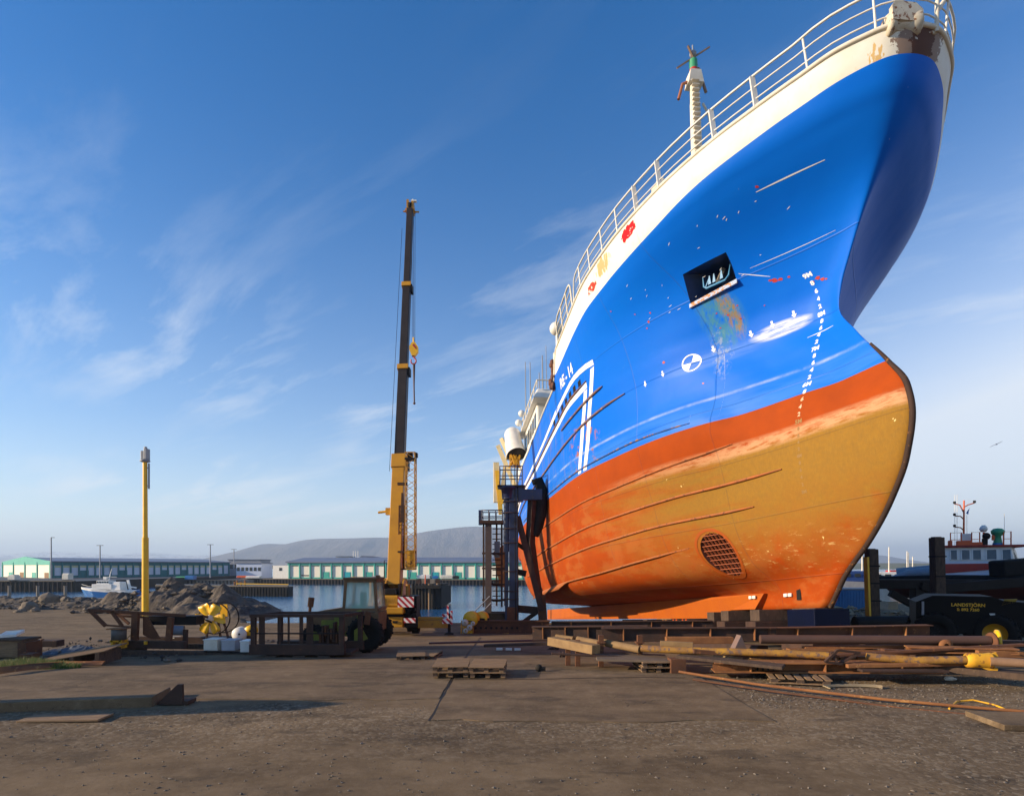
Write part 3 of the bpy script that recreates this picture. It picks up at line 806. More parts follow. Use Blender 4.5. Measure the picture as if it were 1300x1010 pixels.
# ------------------------------------------------------------------ strakes, bilge keel, stem bar
def strake(name, pts, r, mat, n=26, out=0.5, parent=ship):
    ss = [p[0] for p in pts]; zz = [p[1] for p in pts]
    q = np.linspace(ss[0], ss[-1], n)
    zq = pchip(ss, zz, q)
    P = [skin(float(s), float(z), r * out) for s, z in zip(q, zq)]
    rr = [r] * n; rr[0] = rr[0] * 0.4; rr[-1] = rr[-1] * 0.4
    m = MB(); m.path(P, rr, 8); return m.build(name, mat, parent)
M['strake'] = worn('strake_paint', (0.40, 0.115, 0.03), (0.26, 0.10, 0.04), (0.16, 0.06, 0.03), 2.5, 0.9, 0.56, 0.7)
M['strake_blue'] = worn('blue_strake_paint', (0.02, 0.12, 0.48), (0.05, 0.09, 0.20), (0.30, 0.15, 0.06), 1.6, 0.9, 0.52, 0.6)
M['strake_rust'] = worn('rubbed_strake', (0.20, 0.10, 0.06), (0.05, 0.11, 0.30), (0.34, 0.16, 0.05), 1.4, 0.8, 0.55, 0.7)
strake('strake', [(1.35, 4.83), (3.75, 4.68), (6.86, 4.56), (10.6, 4.47), (14, 4.45), (22, 4.45)], 0.035, M['strake'])
strake('strake', [(-0.04, 3.74), (2.5, 3.72), (6.3, 3.58), (9, 3.45), (13.5, 3.3), (22, 3.2)], 0.042, M['strake'])
strake('strake', [(1.04, 2.92), (3.8, 2.91), (7.5, 2.73), (10.3, 2.6), (15.7, 2.45), (22, 2.4)], 0.042, M['strake'])
strake('strake', [(2.44, 5.80), (4.9, 5.88), (8.3, 5.84), (13, 5.85), (22, 5.85)], 0.035, M['strake_blue'])
strake('rubbing_strake', [(5.08, 7.74), (7.3, 7.60), (9.3, 7.40), (11.8, 7.2), (15.1, 7.05), (22, 6.95), (30, 6.95)], 0.05, M['strake_rust'])
strake('rubbing_strake', [(6.15, 8.42), (7.44, 8.32), (8.84, 8.19), (10.5, 8.09)], 0.05, M['strake_rust'])
bkm = MB(); q = np.linspace(3.7, 20, 60); zq = pchip([3.7, 6.07, 8.75, 12.8, 16.8, 20], [2.05, 1.84, 1.62, 1.47, 1.35, 1.3], q)
top_ = []; out_ = []; bot_ = []
for s, z in zip(q, zq):
    n3 = skin_n(float(s), float(z)); d3 = (n3 + Vector((0, 0.1, -0.55))).normalized()
    wdt = 0.07 * sstep(s, 3.7, 5.2) + 0.03 + 0.42 * sstep(s, 12.2, 12.5)
    P = skin(float(s), float(z), -0.02)
    top_.append(P + Vector((0, 0, 0.05))); out_.append(P + d3 * wdt); bot_.append(P - Vector((0, 0, 0.05)))
N_ = len(q)
bkm.add(top_ + out_ + bot_, [(i, i + 1, N_ + i + 1, N_ + i) for i in range(N_ - 1)] + [(N_ + i, N_ + i + 1, 2 * N_ + i + 1, 2 * N_ + i) for i in range(N_ - 1)] + [(0, N_, 2 * N_), (N_ - 1, 3 * N_ - 1, 2 * N_ - 1)], 0, True)
bkm.build('bilge_keel', M['strake'], ship)
M['stem'] = worn('stem_bar_rust', (0.055, 0.032, 0.024), (0.035, 0.024, 0.02), (0.20, 0.09, 0.03), 2.2, 0.8, 0.60, 0.7)
st = MB()
zz_ = np.linspace(0.02, 6.3, 60)
st.path([Vector((float(s) - 0.02, 0, float(z))) for s, z in zip(pchip(LZ, [l[1][0][0] for l in LV], zz_), zz_)], [0.066 if z < 5 else 0.066 - 0.035 * (z - 5) / 1.3 for z in zz_], 12)
st.build('stem_bar', M['stem'], ship)
# box keel under the forefoot and aft of it
bx = MB()
kp = [(3.1, 0.02), (4.7, 0.02), (6.2, -0.26), (31.0, -0.24), (31.0, 0.5), (2.6, 0.5)]
hw = [0.45, 0.45, 0.5, 2.6, 2.6, 0.4]
bx.add([(p[0], -h, p[1]) for p, h in zip(kp, hw)] + [(p[0], h, p[1]) for p, h in zip(kp, hw)],
       [tuple(reversed(range(6))), tuple(range(6, 12))] + [(i, (i + 1) % 6, 6 + (i + 1) % 6, 6 + i) for i in range(6)])
bx.build('box_keel', worn('keel_orange', (0.42, 0.10, 0.008), (0.36, 0.08, 0.010), (0.50, 0.25, 0.09), 1.3, 0.8, 0.68, 0.6), ship)
for s_ in (1.5, 3.2, 5.0, 7.0, 9.2):
    zb = 0.62 + 0.012 * s_
    m = MB()
    yb = 0.46 if s_ > 2.7 else skin(s_, 0.40).y + 0.02
    m.box((s_ - 0.13, yb + 0.02, 0.40), (0.17, 0.05, 0.10), bev=0.015)
    m.box((s_ + 0.10, yb + 0.02, 0.40), (0.17, 0.05, 0.10), bev=0.015)
    m.build('zinc_anode', worn('zinc', (0.80, 0.78, 0.72), (0.6, 0.58, 0.5)), ship)
fm = MB(); fm.box((0.98, 0.245, 0.42), (0.20, 0.02, 0.36)); fm.build('keel_slot', M['black'], ship)

# ------------------------------------------------------------------ painted marks
M['mark'] = worn('white_mark_paint', (0.82, 0.82, 0.80), (0.66, 0.68, 0.70), None, 6, 0.6, rough=0.5, bump=0.02)
M['mark_worn'] = worn('worn_mark_paint', (0.72, 0.58, 0.40), (0.55, 0.28, 0.12), None, 6, 0.8, rough=0.6, bump=0.02)
M['mark_bare'] = worn('bare_mark', (0.30, 0.17, 0.05), (0.22, 0.13, 0.05), None, 6, 0.8, rough=0.6, bump=0.02)
def text_mesh(txt, size, bold=0.0):
    cu = bpy.data.curves.new('lettering', 'FONT')
    cu.body = txt; cu.size = size; cu.resolution_u = 3; cu.align_x = 'CENTER'; cu.align_y = 'CENTER'; cu.offset = bold
    o = bpy.data.objects.new('lettering', cu); col.objects.link(o)
    dg = bpy.context.evaluated_depsgraph_get(); dg.update()
    me_ = bpy.data.meshes.new_from_object(o.evaluated_get(dg))
    vs = [v.co.copy() for v in me_.vertices]; fs = [tuple(p.vertices) for p in me_.polygons]
    bpy.data.objects.remove(o); bpy.data.curves.remove(cu); bpy.data.meshes.remove(me_)
    return vs, fs
def skin_text(m, txt, s, z, size, bold=0.01, off=0.006, sx=1.0, mi=0):
    vs, fs = text_mesh(txt, size, bold)
    m.add([skin(s - v.x * sx, z + v.y, off) for v in vs], [tuple(reversed(f)) for f in fs], mi)
dmk = MB(); dmo = MB()
ml = [2, 3, 4, 5, 6, 7, 8, 9]; mz = [2.0, 2.95, 3.9, 4.82, 5.84, 6.83, 7.81, 8.88]
for m_ in range(3, 10):
    for d_ in (0, 2, 4, 6, 8):
        v_ = m_ + d_ / 10
        if v_ > 9: continue
        z_ = float(pchip(ml, mz, [v_])[0])
        tgt = MB()
        skin_text(tgt, f'{m_}M' if d_ == 0 else str(d_), -0.60, z_ + 0.05, 0.155 if z_ > 4.7 else 0.12, 0.006)
        tgt.build('draught_mark', M['mark'] if z_ > 5.6 else M['mark_worn'] if z_ > 4.9 else M['mark_bare'], ship)
# thruster symbol: ring with two opposite filled quarters
sy = MB(); CS, CZ, RR = 2.52, 7.79, 0.27
def sec(a0, a1, r0, r1, n=10):
    vs = []
    for k in range(n + 1):
        a = a0 + (a1 - a0) * k / n
        for r in (r0, r1): vs.append(skin(CS - r * math.cos(a), CZ + r * math.sin(a), 0.007))
    sy.add(vs, [(2 * k, 2 * k + 1, 2 * k + 3, 2 * k + 2) for k in range(n)])
sec(0, 2 * math.pi, RR * 0.86, RR, 32)
sec(R(-5), R(65), 0.004, RR * 0.84); sec(R(175), R(245), 0.004, RR * 0.84)
sy.build('thruster_symbol', M['mark'], ship)
for s_, z_ in ((4.14, 7.72), (3.43, 7.79), (1.93, 7.98), (1.01, 8.04), (0.5, 8.09), (0.0, 8.15)):
    pts = [(-.025, .10), (.025, .10), (.025, 0), (.06, 0), (0, -.10), (-.06, 0), (-.025, 0)]; pts = [pts[0], pts[1], pts[2], pts[3], pts[4], pts[5], pts[6]]
    ar = MB(); ar.add([skin(s_ - a, z_ + b, 0.007) for a, b in pts], [(0, 6, 2, 1), (6, 5, 4, 3, 2)])
    ar.build('jet_arrow', M['mark'], ship)
rg = MB(); skin_text(rg, 'RE - 14', 9.15, 10.0, 0.62, 0.02, 0.008, 1.0); rg.build('registration_number', M['mark'], ship)
# red primer dabs
rn = random.Random(4)
def dab(s, z, r):
    rd = MB()
    P = []
    for k in range(9):
        a = 2 * math.pi * k / 9; q_ = r * rn.uniform(0.6, 1.25)
        P.append(skin(s + q_ * math.cos(a), z + q_ * 0.8 * math.sin(a), 0.006))
    rd.add(P, [tuple(range(9))])
    rd.build('primer_dab', M['red'], ship)
for s, z, r in ((3.30, 8.14, .055), (.02, 9.14, .07), (-.08, 9.10, .05), (.10, 9.17, .04), (-.26, 9.07, .03), (-.84, 8.70, .06), (-.76, 8.78, .06), (-.92, 8.66, .035), (-.62, 8.74, .03),
                (1.3, 8.75, .03), (1.5, 8.9, .025), (1.1, 8.55, .03), (1.0, 8.9, .025), (1.6, 8.5, .025), (3.6, 9.9, .03), (3.3, 9.5, .04), (3.45, 9.35, .03), (3.1, 9.7, .03), (2.2, 7.0, .03), (0.5, 8.65, .02), (-1.2, 10.9, .03), (4.4, 10.4, .03)): dab(s, z, r)
# scratches
def scratch(p, q, w_=0.012, n=14):
    sk_ = MB(); vs = []
    for k in range(n + 1):
        s = p[0] + (q[0] - p[0]) * k / n; z = p[1] + (q[1] - p[1]) * k / n
        ww = w_ * (0.4 + 0.6 * math.sin(math.pi * k / n))
        vs += [skin(s, z - ww, 0.005), skin(s, z + ww, 0.005)]
    sk_.add(vs, [(2 * k, 2 * k + 1, 2 * k + 3, 2 * k + 2) for k in range(n)])
    sk_.build('scratch', M['mark'], ship)
scratch((-1.1, 10.83), (-2.35, 10.80)); scratch((0.28, 9.61), (-1.57, 9.57), 0.006); scratch((0.55, 9.60), (0.05, 9.25), 0.012)
for k in range(26):
    s = rn.uniform(-1.8, 3.5); z = rn.uniform(9.3, 10.9); scratch((s, z), (s - rn.uniform(.03, .12), z + rn.uniform(.0, .04)), 0.006, 3)
scratch((1.72, 7.9), (1.62, 6.9), 0.018); scratch((1.62, 6.9), (1.66, 5.75), 0.010); scratch((2.44, 6.1), (2.46, 5.7), 0.008)
scratch((-.32, 7.32), (-.95, 7.36), 0.01)
# the two white bands that run aft and turn down at the forecastle
def skin_band(m, pts, w_, n=40, vertical=False):
    a = [p[0] for p in pts]; b = [p[1] for p in pts]
    if vertical: q = np.linspace(b[0], b[-1], n); s_ = np.interp(q, b[::-1] if b[0] > b[-1] else b, a[::-1] if b[0] > b[-1] else a); z_ = q
    else: q = np.linspace(a[0], a[-1], n); s_ = q; z_ = pchip(a, b, q)
    vs = []
    for s, z in zip(s_, z_):
        if vertical: vs += [skin(float(s), float(z), 0.008), skin(float(s) + w_, float(z), 0.008)]
        else: vs += [skin(float(s), float(z), 0.008), skin(float(s), float(z) - w_, 0.008)]
    m.add(vs, [(2 * k, 2 * k + 1, 2 * k + 3, 2 * k + 2) for k in range(n - 1)], 0, True)
bd = MB()
skin_band(bd, [(6.39, 9.55), (7.28, 9.66), (8.13, 9.69), (9.9, 9.45), (12.1, 9.05), (15.3, 8.6), (20.8, 8.2), (30, 8.2)], 0.20)
skin_band(bd, [(6.41, 9.30), (7.2, 7.88), (7.72, 6.3), (7.94, 5.70)], 0.30, vertical=True)
bd.build('white_band', M['mark'], ship)
bd = MB()
skin_band(bd, [(7.22, 9.00), (8.0, 8.94), (9.25, 8.88), (10.8, 8.62), (13.3, 8.28), (19, 7.8), (30, 7.75)], 0.21)
skin_band(bd, [(7.24, 8.74), (7.9, 7.48), (8.48, 5.70)], 0.30, vertical=True)
bd.build('white_band', M['mark'], ship)
for s_, z_ in ((7.82, 9.17), (8.40, 9.17), (8.96, 9.13), (9.55, 9.07), (10.15, 9.0), (10.8, 8.9), (11.6, 8.8)):
    m = MB(); P = [skin(s_ + a, z_ + b, 0.012) for a, b in ((-.14, -.10), (.14, -.12), (.14, .12), (-.14, .14))]
    m.add(P, [(3, 2, 1, 0)]); m.build('freeing_port', M['black'], ship)
strake('rubbing_strake', [(7.2, 9.04), (8.0, 9.0), (9.25, 8.93), (10.8, 8.66), (13.3, 8.33), (19, 7.85), (30, 7.8)], 0.045, M['strake_rust'])

# ------------------------------------------------------------------ bulwark cap, deck, rails
def rim(side, s):
    a = GS[-1]; b = GB[-1]
    return Vector((s, side * float(np.interp(s, a, b)), sheer_drop(s)[1] if s > 10.5 else 12.3 - 0.05 * s))
def rimp(j, side): return Vector((float(GS[-1, j]), side * float(GB[-1, j]), hull_point(float(GS[-1, j]), 0, 12.3)[2]))
js = [j for j in range(nt_)]
loop = [rimp(j, 1) for j in reversed(js)] + [rimp(j, -1) for j in js[1:]]
cp = MB(); cp.path(loop, 0.055, 8); cp.build('bulwark_cap', M['cream'], ship)
dkm = MB(); dv = []; df = []
def deck_half(p, zd):
    if p.x + 0.1 < -3.3: p = Vector((-3.4, p.y, p.z))
    return max(0.0, min(p.y - 0.12, skin(p.x + 0.1, zd).y - 0.10))
for j in js:
    p = rimp(j, 1); zd = min(p.z - 0.75, 11.4) if p.x < 10.9 else 8.6
    k = deck_half(p, zd)
    xt = max(p.x + 0.1, -3.3)
    dv += [(xt, k, zd), (xt, -k, zd)]
for j in range(nt_ - 1): df.append((2 * j, 2 * j + 2, 2 * j + 3, 2 * j + 1))
dkm.add(dv, df, 0)
iv = []
for side in (1, -1):                        # inner face of the bulwark
    for j in js:
        p = rimp(j, side); zd = min(p.z - 0.75, 11.4) if p.x < 10.9 else 8.6
        iv += [(p.x + 0.06, side * max(0, abs(p.y) - 0.05), p.z), (max(p.x + 0.1, -3.3), side * deck_half(Vector((p.x, abs(p.y), p.z)), zd), zd)]
for sd_ in (0, 1):
    for j in range(nt_ - 1):
        b0 = sd_ * 2 * nt_ + 2 * j; dkm.add([iv[b0], iv[b0 + 1], iv[b0 + 3], iv[b0 + 2]], [(0, 1, 2, 3)], 1)
dkm.build('deck', [worn('deck_green', (0.06, 0.13, 0.09), (0.10, 0.08, 0.06)), M['cream']], ship)
bk2 = MB()
bk2.box((10.75, 0, 10.3), (0.12, 10.4, 3.2)); bk2.build('forecastle_bulkhead', M['white'], ship)
def railp(s, side, h, inb=0.0):
    p = rim(side, s); f = 0.10 * h
    return Vector((p.x - (0.10 * h if s < -3 else 0), p.y + side * f, p.z + h))
sser = [6.2, 5.6, 5, 4.4, 3.8, 3.2, 2.6, 2, 1.4, .8, .2, -.4, -1, -1.5, -2, -2.4, -2.8, -3.15, -3.45, -3.7, -3.9, -4.05, -4.15]
for h, r in ((0.80, 0.029), (0.50, 0.018), (0.20, 0.018)):
    P = [railp(s, 1, h) for s in sser]
    P2 = [railp(s, -1, h) for s in reversed(sser)]
    tip = rim(1, -4.20); T_ = [Vector((tip.x - 0.10 * h - 0.02, 0.2, tip.z + h)), Vector((tip.x - 0.10 * h - 0.02, -0.2, tip.z + h))]
    if h == 0.80:
        P = [railp(6.75, 1, 0.05), railp(6.6, 1, 0.45), railp(6.45, 1, 0.70)] + P
    m = MB(); m.path(P + T_ + P2, r, 8); m.build('top_rail' if h > 0.7 else 'guard_rail', M['white'], ship)
for s in (-3.98, -3.0, -1.98, -1.0, 0.75, 1.75, 2.75, 3.75, 4.75, 5.75):
    for side in (1, -1):
        m = MB(); f = s in (-1.98, 0.75, -1.0, 1.75)
        if f: m.bar(railp(s, side, 0.0), railp(s, side, 0.80), 0.05, 0.13)
        else: m.tube(railp(s, side, 0.0), railp(s, side, 0.80), 0.026)
        m.build('stanchion', M['white'], ship)
m = MB()                                    # rounded gate rail aft of the long rail
gp = [railp(7.0, 1, 0.0), railp(7.0, 1, 0.8), railp(7.15, 1, 0.97), railp(7.4, 1, 1.02), railp(9.4, 1, 1.02), railp(9.8, 1, 0.9), railp(9.9, 1, 0.0)]
m.path(gp, 0.036, 8)
for h in (0.35, 0.68): m.path([railp(7.0, 1, h), railp(9.9, 1, h)], 0.022, 8)
for s in (7.8, 8.8): m.tube(railp(s, 1, 0), railp(s, 1, 1.02), 0.03)
m.build('gate_rail', M['cream'], ship)
m = MB(); m.ball((10.4, 5.35, 12.75), 0.30, n=16, sq=(1, 1, 1))
m.tube((10.4, 5.3, 11.8), (10.4, 5.3, 12.5), 0.08); m.v = [tuple(v) for v in m.v]
m.build('deck_light', M['white'], ship)
# rolled net and rusty fender at the break of the forecastle
m = MB(); rn = random.Random(3)
for k in range(60):
    m.ball((10.95 + rn.uniform(-.2, .25), 5.3 + rn.uniform(-.12, .25), 10.15 + k * 0.022), rn.uniform(.06, .13), n=6, sq=(1, 1, 1.5))
m.build('net_bundle', worn('rusty_net', (0.15, 0.06, 0.03), (0.05, 0.03, 0.03), (0.3, 0.18, 0.1), 6), ship)
m = MB(); m.box((10.9, 5.15, 11.3), (0.25, 0.5, 1.1)); m.build('bulwark_end', M['cream'], ship)
# fairlead at the stem head
m = MB()
m.lathe((-4.05, 0.28, 12.56), [(0.02, -0.36), (0.22, -0.36), (0.27, -0.30), (0.20, -0.15), (0.18, 0.0), (0.20, 0.15), (0.27, 0.30), (0.22, 0.36), (0.02, 0.36)], axis=(0.15, 1, 0), n=20)
m.box((-3.95, 0.05, 12.42), (0.4, 1.05, 0.08), bev=0.02)
m.prism([(-.36, -.1), (.36, -.1), (.36, .22), (.28, .34), (-.20, .34), (-.36, .2)], 0.10, (-4.22, 0.28, 12.6), (0, 1, 0), (0, 0, 1))
m.build('fairlead', worn('fairlead_paint', (0.62, 0.58, 0.47), (0.45, 0.36, 0.24), (0.22, 0.10, 0.05), 3, 0.9, 0.56), ship)
m = MB(); m.tube((-4.16, -0.45, 12.4), (-4.3, -0.5, 14.0), 0.045); m.tube((-4.16, -0.5, 12.9), (-4.0, -0.95, 13.5), 0.05)
m.build('jack_staff', M['cream'], ship)
# forecastle fittings seen over the rim
m = MB()
for s, b in ((1.3, 3.75), (1.55, 3.8)):
    m.tube((s, b, 11.3), (s, b, 12.75), 0.14); m.ball((s, b, 12.78), 0.18, n=10)
m.build('vent_pipe', M['cream'], ship)
# mast
mast = MB()
pr = [(7.0, 0, 11.2, .27), (7.0, 0, 15.5, .25), (7.0, 0, 19.5, .22), (7.0, 0, 22.1, .19)]
mast.path([Vector(p[:3]) for p in pr], [p[3] for p in pr], 14)
for k in range(38): mast.box((6.74, 0.06, 14.0 + k * 0.21), (0.14, 0.30, 0.03))
mo = mast.build('mast', M['cream'], ship)
m = MB(); m.prism([(-.32, -.25), (.32, -.25), (.22, .30), (-.22, .30)], 0.5, (7.0, 0, 22.0), (0, 1, 0), (0, 0, 1)); m.build('mast_head', M['cream'], mo)
m = MB(); m.tube((7, 0, 22.3), (7, 0, 22.5), 0.17); m.build('port_light', M['red'], mo)
m = MB(); m.tube((7, 0, 22.5), (7, 0, 22.9), 0.17); m.build('starboard_light', M['green'], mo)
m = MB()
m.bar((7, .72, 22.5), (7, -.74, 23.6), 0.05, 0.05); m.bar((6.8, 0.3, 23.35), (7.1, -0.2, 22.8), 0.07, 0.07); m.bar((7, -0.2, 22.6), (7.2, -0.6, 21.7), 0.09, 0.09)
m.build('cross_arm', worn('mast_arm', (0.30, 0.20, 0.14), (0.14, 0.10, 0.08)), mo)
m = MB(); m.ball((7, 0, 23.2), 0.15, n=12); m.tube((7, 0, 22.45), (7, 0, 23.6), 0.03); m.build('top_light', M['grey'], mo)
m = MB(); m.box((6.8, -0.75, 18.5), (0.6, 0.7, 0.07)); m.tube((6.9, -0.8, 18.6), (6.9, -0.8, 19.1), 0.22); m.path([(7, -.35, 21.0), (7, -.55, 20.6), (6.95, -.8, 19.1)], 0.05); m.build('mast_bracket', M['cream'], mo)
m = MB(); m.lathe((6.3, -1.3, 17.1), [(.02, .2), (.34, .2), (.42, 0), (.36, -.25), (.02, -.25)], axis=(-.6, -.3, -.3), n=16); m.build('floodlight', M['dark_metal'], mo)
m = MB(); m.lathe((6.3, -.6, 17.7), [(.02, .2), (.20, .2), (.24, 0), (.2, -.2), (.02, -.2)], axis=(-.6, -.3, -.3), n=14); m.build('floodlight', M['grey'], mo)
m = MB(); m.path([(7, .3, 21.9), (7, .5, 21.8), (7, .7, 21.1)], 0.06); m.build('horn', worn('brown_horn', (.35, .13, .06)), mo)
m = MB(); m.bar((6.4, 0.5, 15.6), (6.6, -1.4, 15.3), 0.35, 0.55); m.path([(6.6, 1.3, 16.3), (6.6, .9, 16.7), (6.6, .4, 16.1), (6.6, -.2, 16.4)], .12); m.bar((6.5, -.4, 14.6), (6.5, -1.9, 15.2), .5, .35)
m.build('cargo_gear', worn('gear_paint', (.55, .48, .36), (.16, .11, .08), (.08, .06, .05), 4), ship)

# wheelhouse and the gear aft
wh = MB()
wh.box((28.2, 0, 13.0), (7.6, 8.4, 3.2), bev=0.12)
who = wh.build('wheelhouse', M['white'], ship)
m = MB(); m.box((27.9, 0, 14.85), (9.4, 9.2, 0.75), bev=0.1, taper=0.93); m.build('roof', M['white'], who)
m = MB()
for y_ in (3.15, 1.7): 
    m.box((24.385, y_, 13.45), (0.06, 0.95, 1.1), bev=0.02)
m.build('window', M['window'], who)
for k in range(6):
    m = MB(); m.box((25.1 + k * 1.15, 4.215, 13.45), (0.7, 0.06, 1.05), bev=0.02); m.build('window', M['window'], who)
m = MB()
m.path([(23.4, 4.3, 15.75), (32.4, 4.3, 15.75)], 0.05); m.path([(23.4, 4.3, 15.75), (23.4, -4.3, 15.75)], 0.05)
for k in range(7): m.tube((23.4 + k * 1.5, 4.3, 15.2), (23.4 + k * 1.5, 4.3, 15.75), 0.035)
m.build('roof_rail', M['cream'], who)
for (x_, y_, h_, r_) in ((24.8, 3.7, 2.9, .06), (30.2, 4.2, 4.8, .05), (28.2, 4.1, 3.9, .05), (27.0, 3.6, 2.6, .05), (26.2, 3.2, 4.3, .035)):
    m = MB(); m.tube((x_, y_, 15.2), (x_, y_, 15.2 + h_), r_, r_ * 0.6, 8); m.tube((x_, y_, 15.2), (x_, y_, 15.5), .18, .1, 10); m.build('antenna', M['grey'], who)
m = MB(); m.ball((31.3, 4.4, 16.2), 0.28, n=12); m.ball((31.8, 4.6, 15.6), .28, n=12); m.build('radome', M['white'], who)
m = MB(); m.box((27.5, 0, 10.6), (9.5, 9.4, 2.2), bev=0.1); m.build('deckhouse', M['white'], ship)
cw = MB()
cw.path([(31.2, 5.15, 14.55), (30.9, 5.2, 14.2), (30.5, 5.15, 13.4), (30.0, 5.0, 12.45)], [0.30, 0.62, 0.70, 0.78], 20, caps=False)
cw.ball((31.0, 5.18, 14.3), 0.66, n=16)
cwo = cw.build('vent_cowl', M['white'], ship)
m = MB(); m.lathe((30.02, 5.0, 12.5), [(0.02, 0.2), (0.66, 0.15), (0.72, -0.02)], axis=(-0.5, -0.1, -0.95), n=20); m.build('cowl_mouth', M['dark_metal'], cwo)
m = MB(); rn = random.Random(8)
for k in range(16): m.bar((29.9 + rn.uniform(-.3, .3), 5.2 + rn.uniform(-.5, .4), 11.3 + rn.uniform(0, .4)), (30 + rn.uniform(-.3, .3), 5.15 + rn.uniform(-.4, .4), 12.4), .10, .10)
m.build('hose_bundle', M['yellow_dirty'], ship)
m = MB()
m.box((33.2, 5.2, 13.5), (0.7, 0.6, 1.0)); m.bar((32.6, 5.3, 13.0), (32.9, 5.9, 14.6), .3, .3); m.bar((32.6, 4.4, 9.5), (32.9, 6.2, 14.0), .35, .35)
m.bar((33, 6.35, 9.3), (33, 6.35, 12.6), .35, .45); m.bar((33, 6.1, 8.6), (33, 5.6, 12.4), .3, .3)
m.build('stern_gantry', worn('gantry_paint', (.74, .62, .36), (.60, .44, .18), (.35, .2, .08), 1.8), ship)
m = MB(); m.bar((32.9, 6.0, 8.3), (32.9, 6.3, 11.9), .25, .35); m.bar((32.9, 5.75, 9.2), (32.9, 6.25, 10.6), .3, .4); m.build('gantry_brace', M['yellow_bright'], ship)
# ------------------------------------------------------------------ yard: mobile crane
def Lx(px, Y): return (px - CPX) / FPX * Y
def Lz(py, Y): return EYE - (py - HPY) / FPX * Y
def stripes_mat():
    t = NT('red_white_hazard_stripes'); x, y, z = t.xyz()
    f = t.math('FRACT', t.math('MULTIPLY', t.math('ADD', x, z), 3.6))
    f2 = t.math('GREATER_THAN', f, 0.5)
    return t.done(t.mix(f2, (0.72, 0.68, 0.64), (0.40, 0.015, 0.02)), 0.5)
def stripes_mat2():
    t = NT('red_white_stripes_leaning_left'); x, y, z = t.xyz()
    f = t.math('FRACT', t.math('MULTIPLY', t.math('SUBTRACT', z, x), 3.6))
    return t.done(t.mix(t.math('GREATER_THAN', f, 0.5), (0.75, 0.70, 0.66), (0.45, 0.015, 0.02)), 0.5)
M['stripes'] = stripes_mat(); M['stripes2'] = stripes_mat2()

def wheel(parent, c, r, w, rim_mat, axis=(1, 0, 0), tread=16, name='wheel'):
    ax = Vector(axis).normalized()
    h = w / 2
    m = MB()
    m.lathe(c, [(r * .55, -h * .8), (r * .80, -h), (r * .93, -h * .92), (r, -h * .6), (r, h * .6), (r * .93, h * .92), (r * .80, h), (r * .55, h * .8)], axis=ax, n=32)
    up = Vector((0, 0, 1)); sdv = ax.cross(up).normalized()
    for k in range(tread):
        a = 2 * math.pi * k / tread
        for sg in (-1, 1):
            a2 = a + (0.5 if sg > 0 else 0) * 2 * math.pi / tread
            d = up * math.cos(a2) + sdv * math.sin(a2)
            tdir = ax * sg
            p = Vector(c) + d * (r * 1.0)
            m.bar(p + tdir * h * 0.05, p + tdir * h * 0.85 + (ax.cross(d)) * r * 0.08, r * .09, r * .10, up=d)
    t_ = m.build(name, M['black'], parent)
    m = MB()
    m.lathe(c, [(0.01, -h * .3), (r * .30, -h * .35), (r * .48, -h * .5), (r * .58, -h * .82), (r * .60, -h * .82), (r * .60, h * .82), (r * .58, h * .82), (r * .48, h * .5), (r * .30, h * .35), (.01, h * .3)], axis=ax, n=28)
    for k in range(8):
        a = 2 * math.pi * k / 8; d = up * math.cos(a) + sdv * math.sin(a)
        for sg in (-1, 1): m.tube(Vector(c) + d * r * .2 + ax * sg * h * .3, Vector(c) + d * r * .2 + ax * sg * h * .5, r * .03, n=6)
    m.build('rim', rim_mat, t_)
    return t_

CY = 27.0; CX0 = -5.2; CZ0 = gz(CX0, CY) + 0.03
crane = empty('mobile_crane', (CX0, CY, CZ0), 0, 'yellow mobile crane with a long dark telescopic boom raised beside the water', 'crane')
cl = lambda px, py, Y=27.0: Vector((Lx(px, Y) - CX0, Y - CY, Lz(py, Y) - CZ0))
YM = M['yellow']
m = MB()
m.box((-0.12, 6.0, 1.02), (2.3, 11.0, 0.5), bev=0.04)
m.box((-0.12, 1.0, 1.35), (1.9, 2.2, 0.25), bev=0.03)
m.build('carrier', YM, crane).rotation_euler.z = R(13)
def cbox(px0, px1, py0, py1, y0, y1, bev=0.03):
    m = MB(); a = cl(px0, py1); b = cl(px1, py0)
    m.box(((a.x + b.x) / 2, (y0 + y1) / 2, (a.z + b.z) / 2), (b.x - a.x, y1 - y0, b.z - a.z), bev=bev); return m
cbox(478, 515, 769.5, 778, -0.55, 0.9, .05).build('counterweight', YM, crane)
m = cbox(482, 513, 782, 795, -0.35, 0.5, .03); m.build('rear_bumper', YM, crane)
m = cbox(483, 513, 778.3, 781.7, -0.2, 0.6, .0); m.box((0.0, -0.37, 0.62), (0.22, 0.05, 0.1)); m.build('tow_bracket', M['dark_metal'], crane)
slew = cbox(486, 508, 755, 769, -0.4, 1.6, .06).build('slewing_body', YM, crane)
m = MB(); vs, fs = text_mesh('DEMAG', 0.30, 0.012); P = cl(497, 761.5)
m.add([(P.x + v.x * 0.62, -0.415, P.z + v.y) for v in vs] + [(P.x + v.x * 0.62, -0.39, P.z + v.y) for v in vs], fs + [tuple(i + len(vs) for i in f) for f in fs])
m.build('embossed_lettering', worn('shaded_yellow', (0.42, 0.20, 0.015), (0.35, 0.17, 0.02)), slew)
m = cbox(489, 505, 746.5, 754.5, -0.2, 0.9, .04)
for px in (487.5, 506.5):
    a = cl(px, 742); m.box((a.x, 0.5, a.z - 0.25), (0.06, 1.2, 0.6))
m.build('winch_drum', M['dark_metal'], crane)
m = MB()
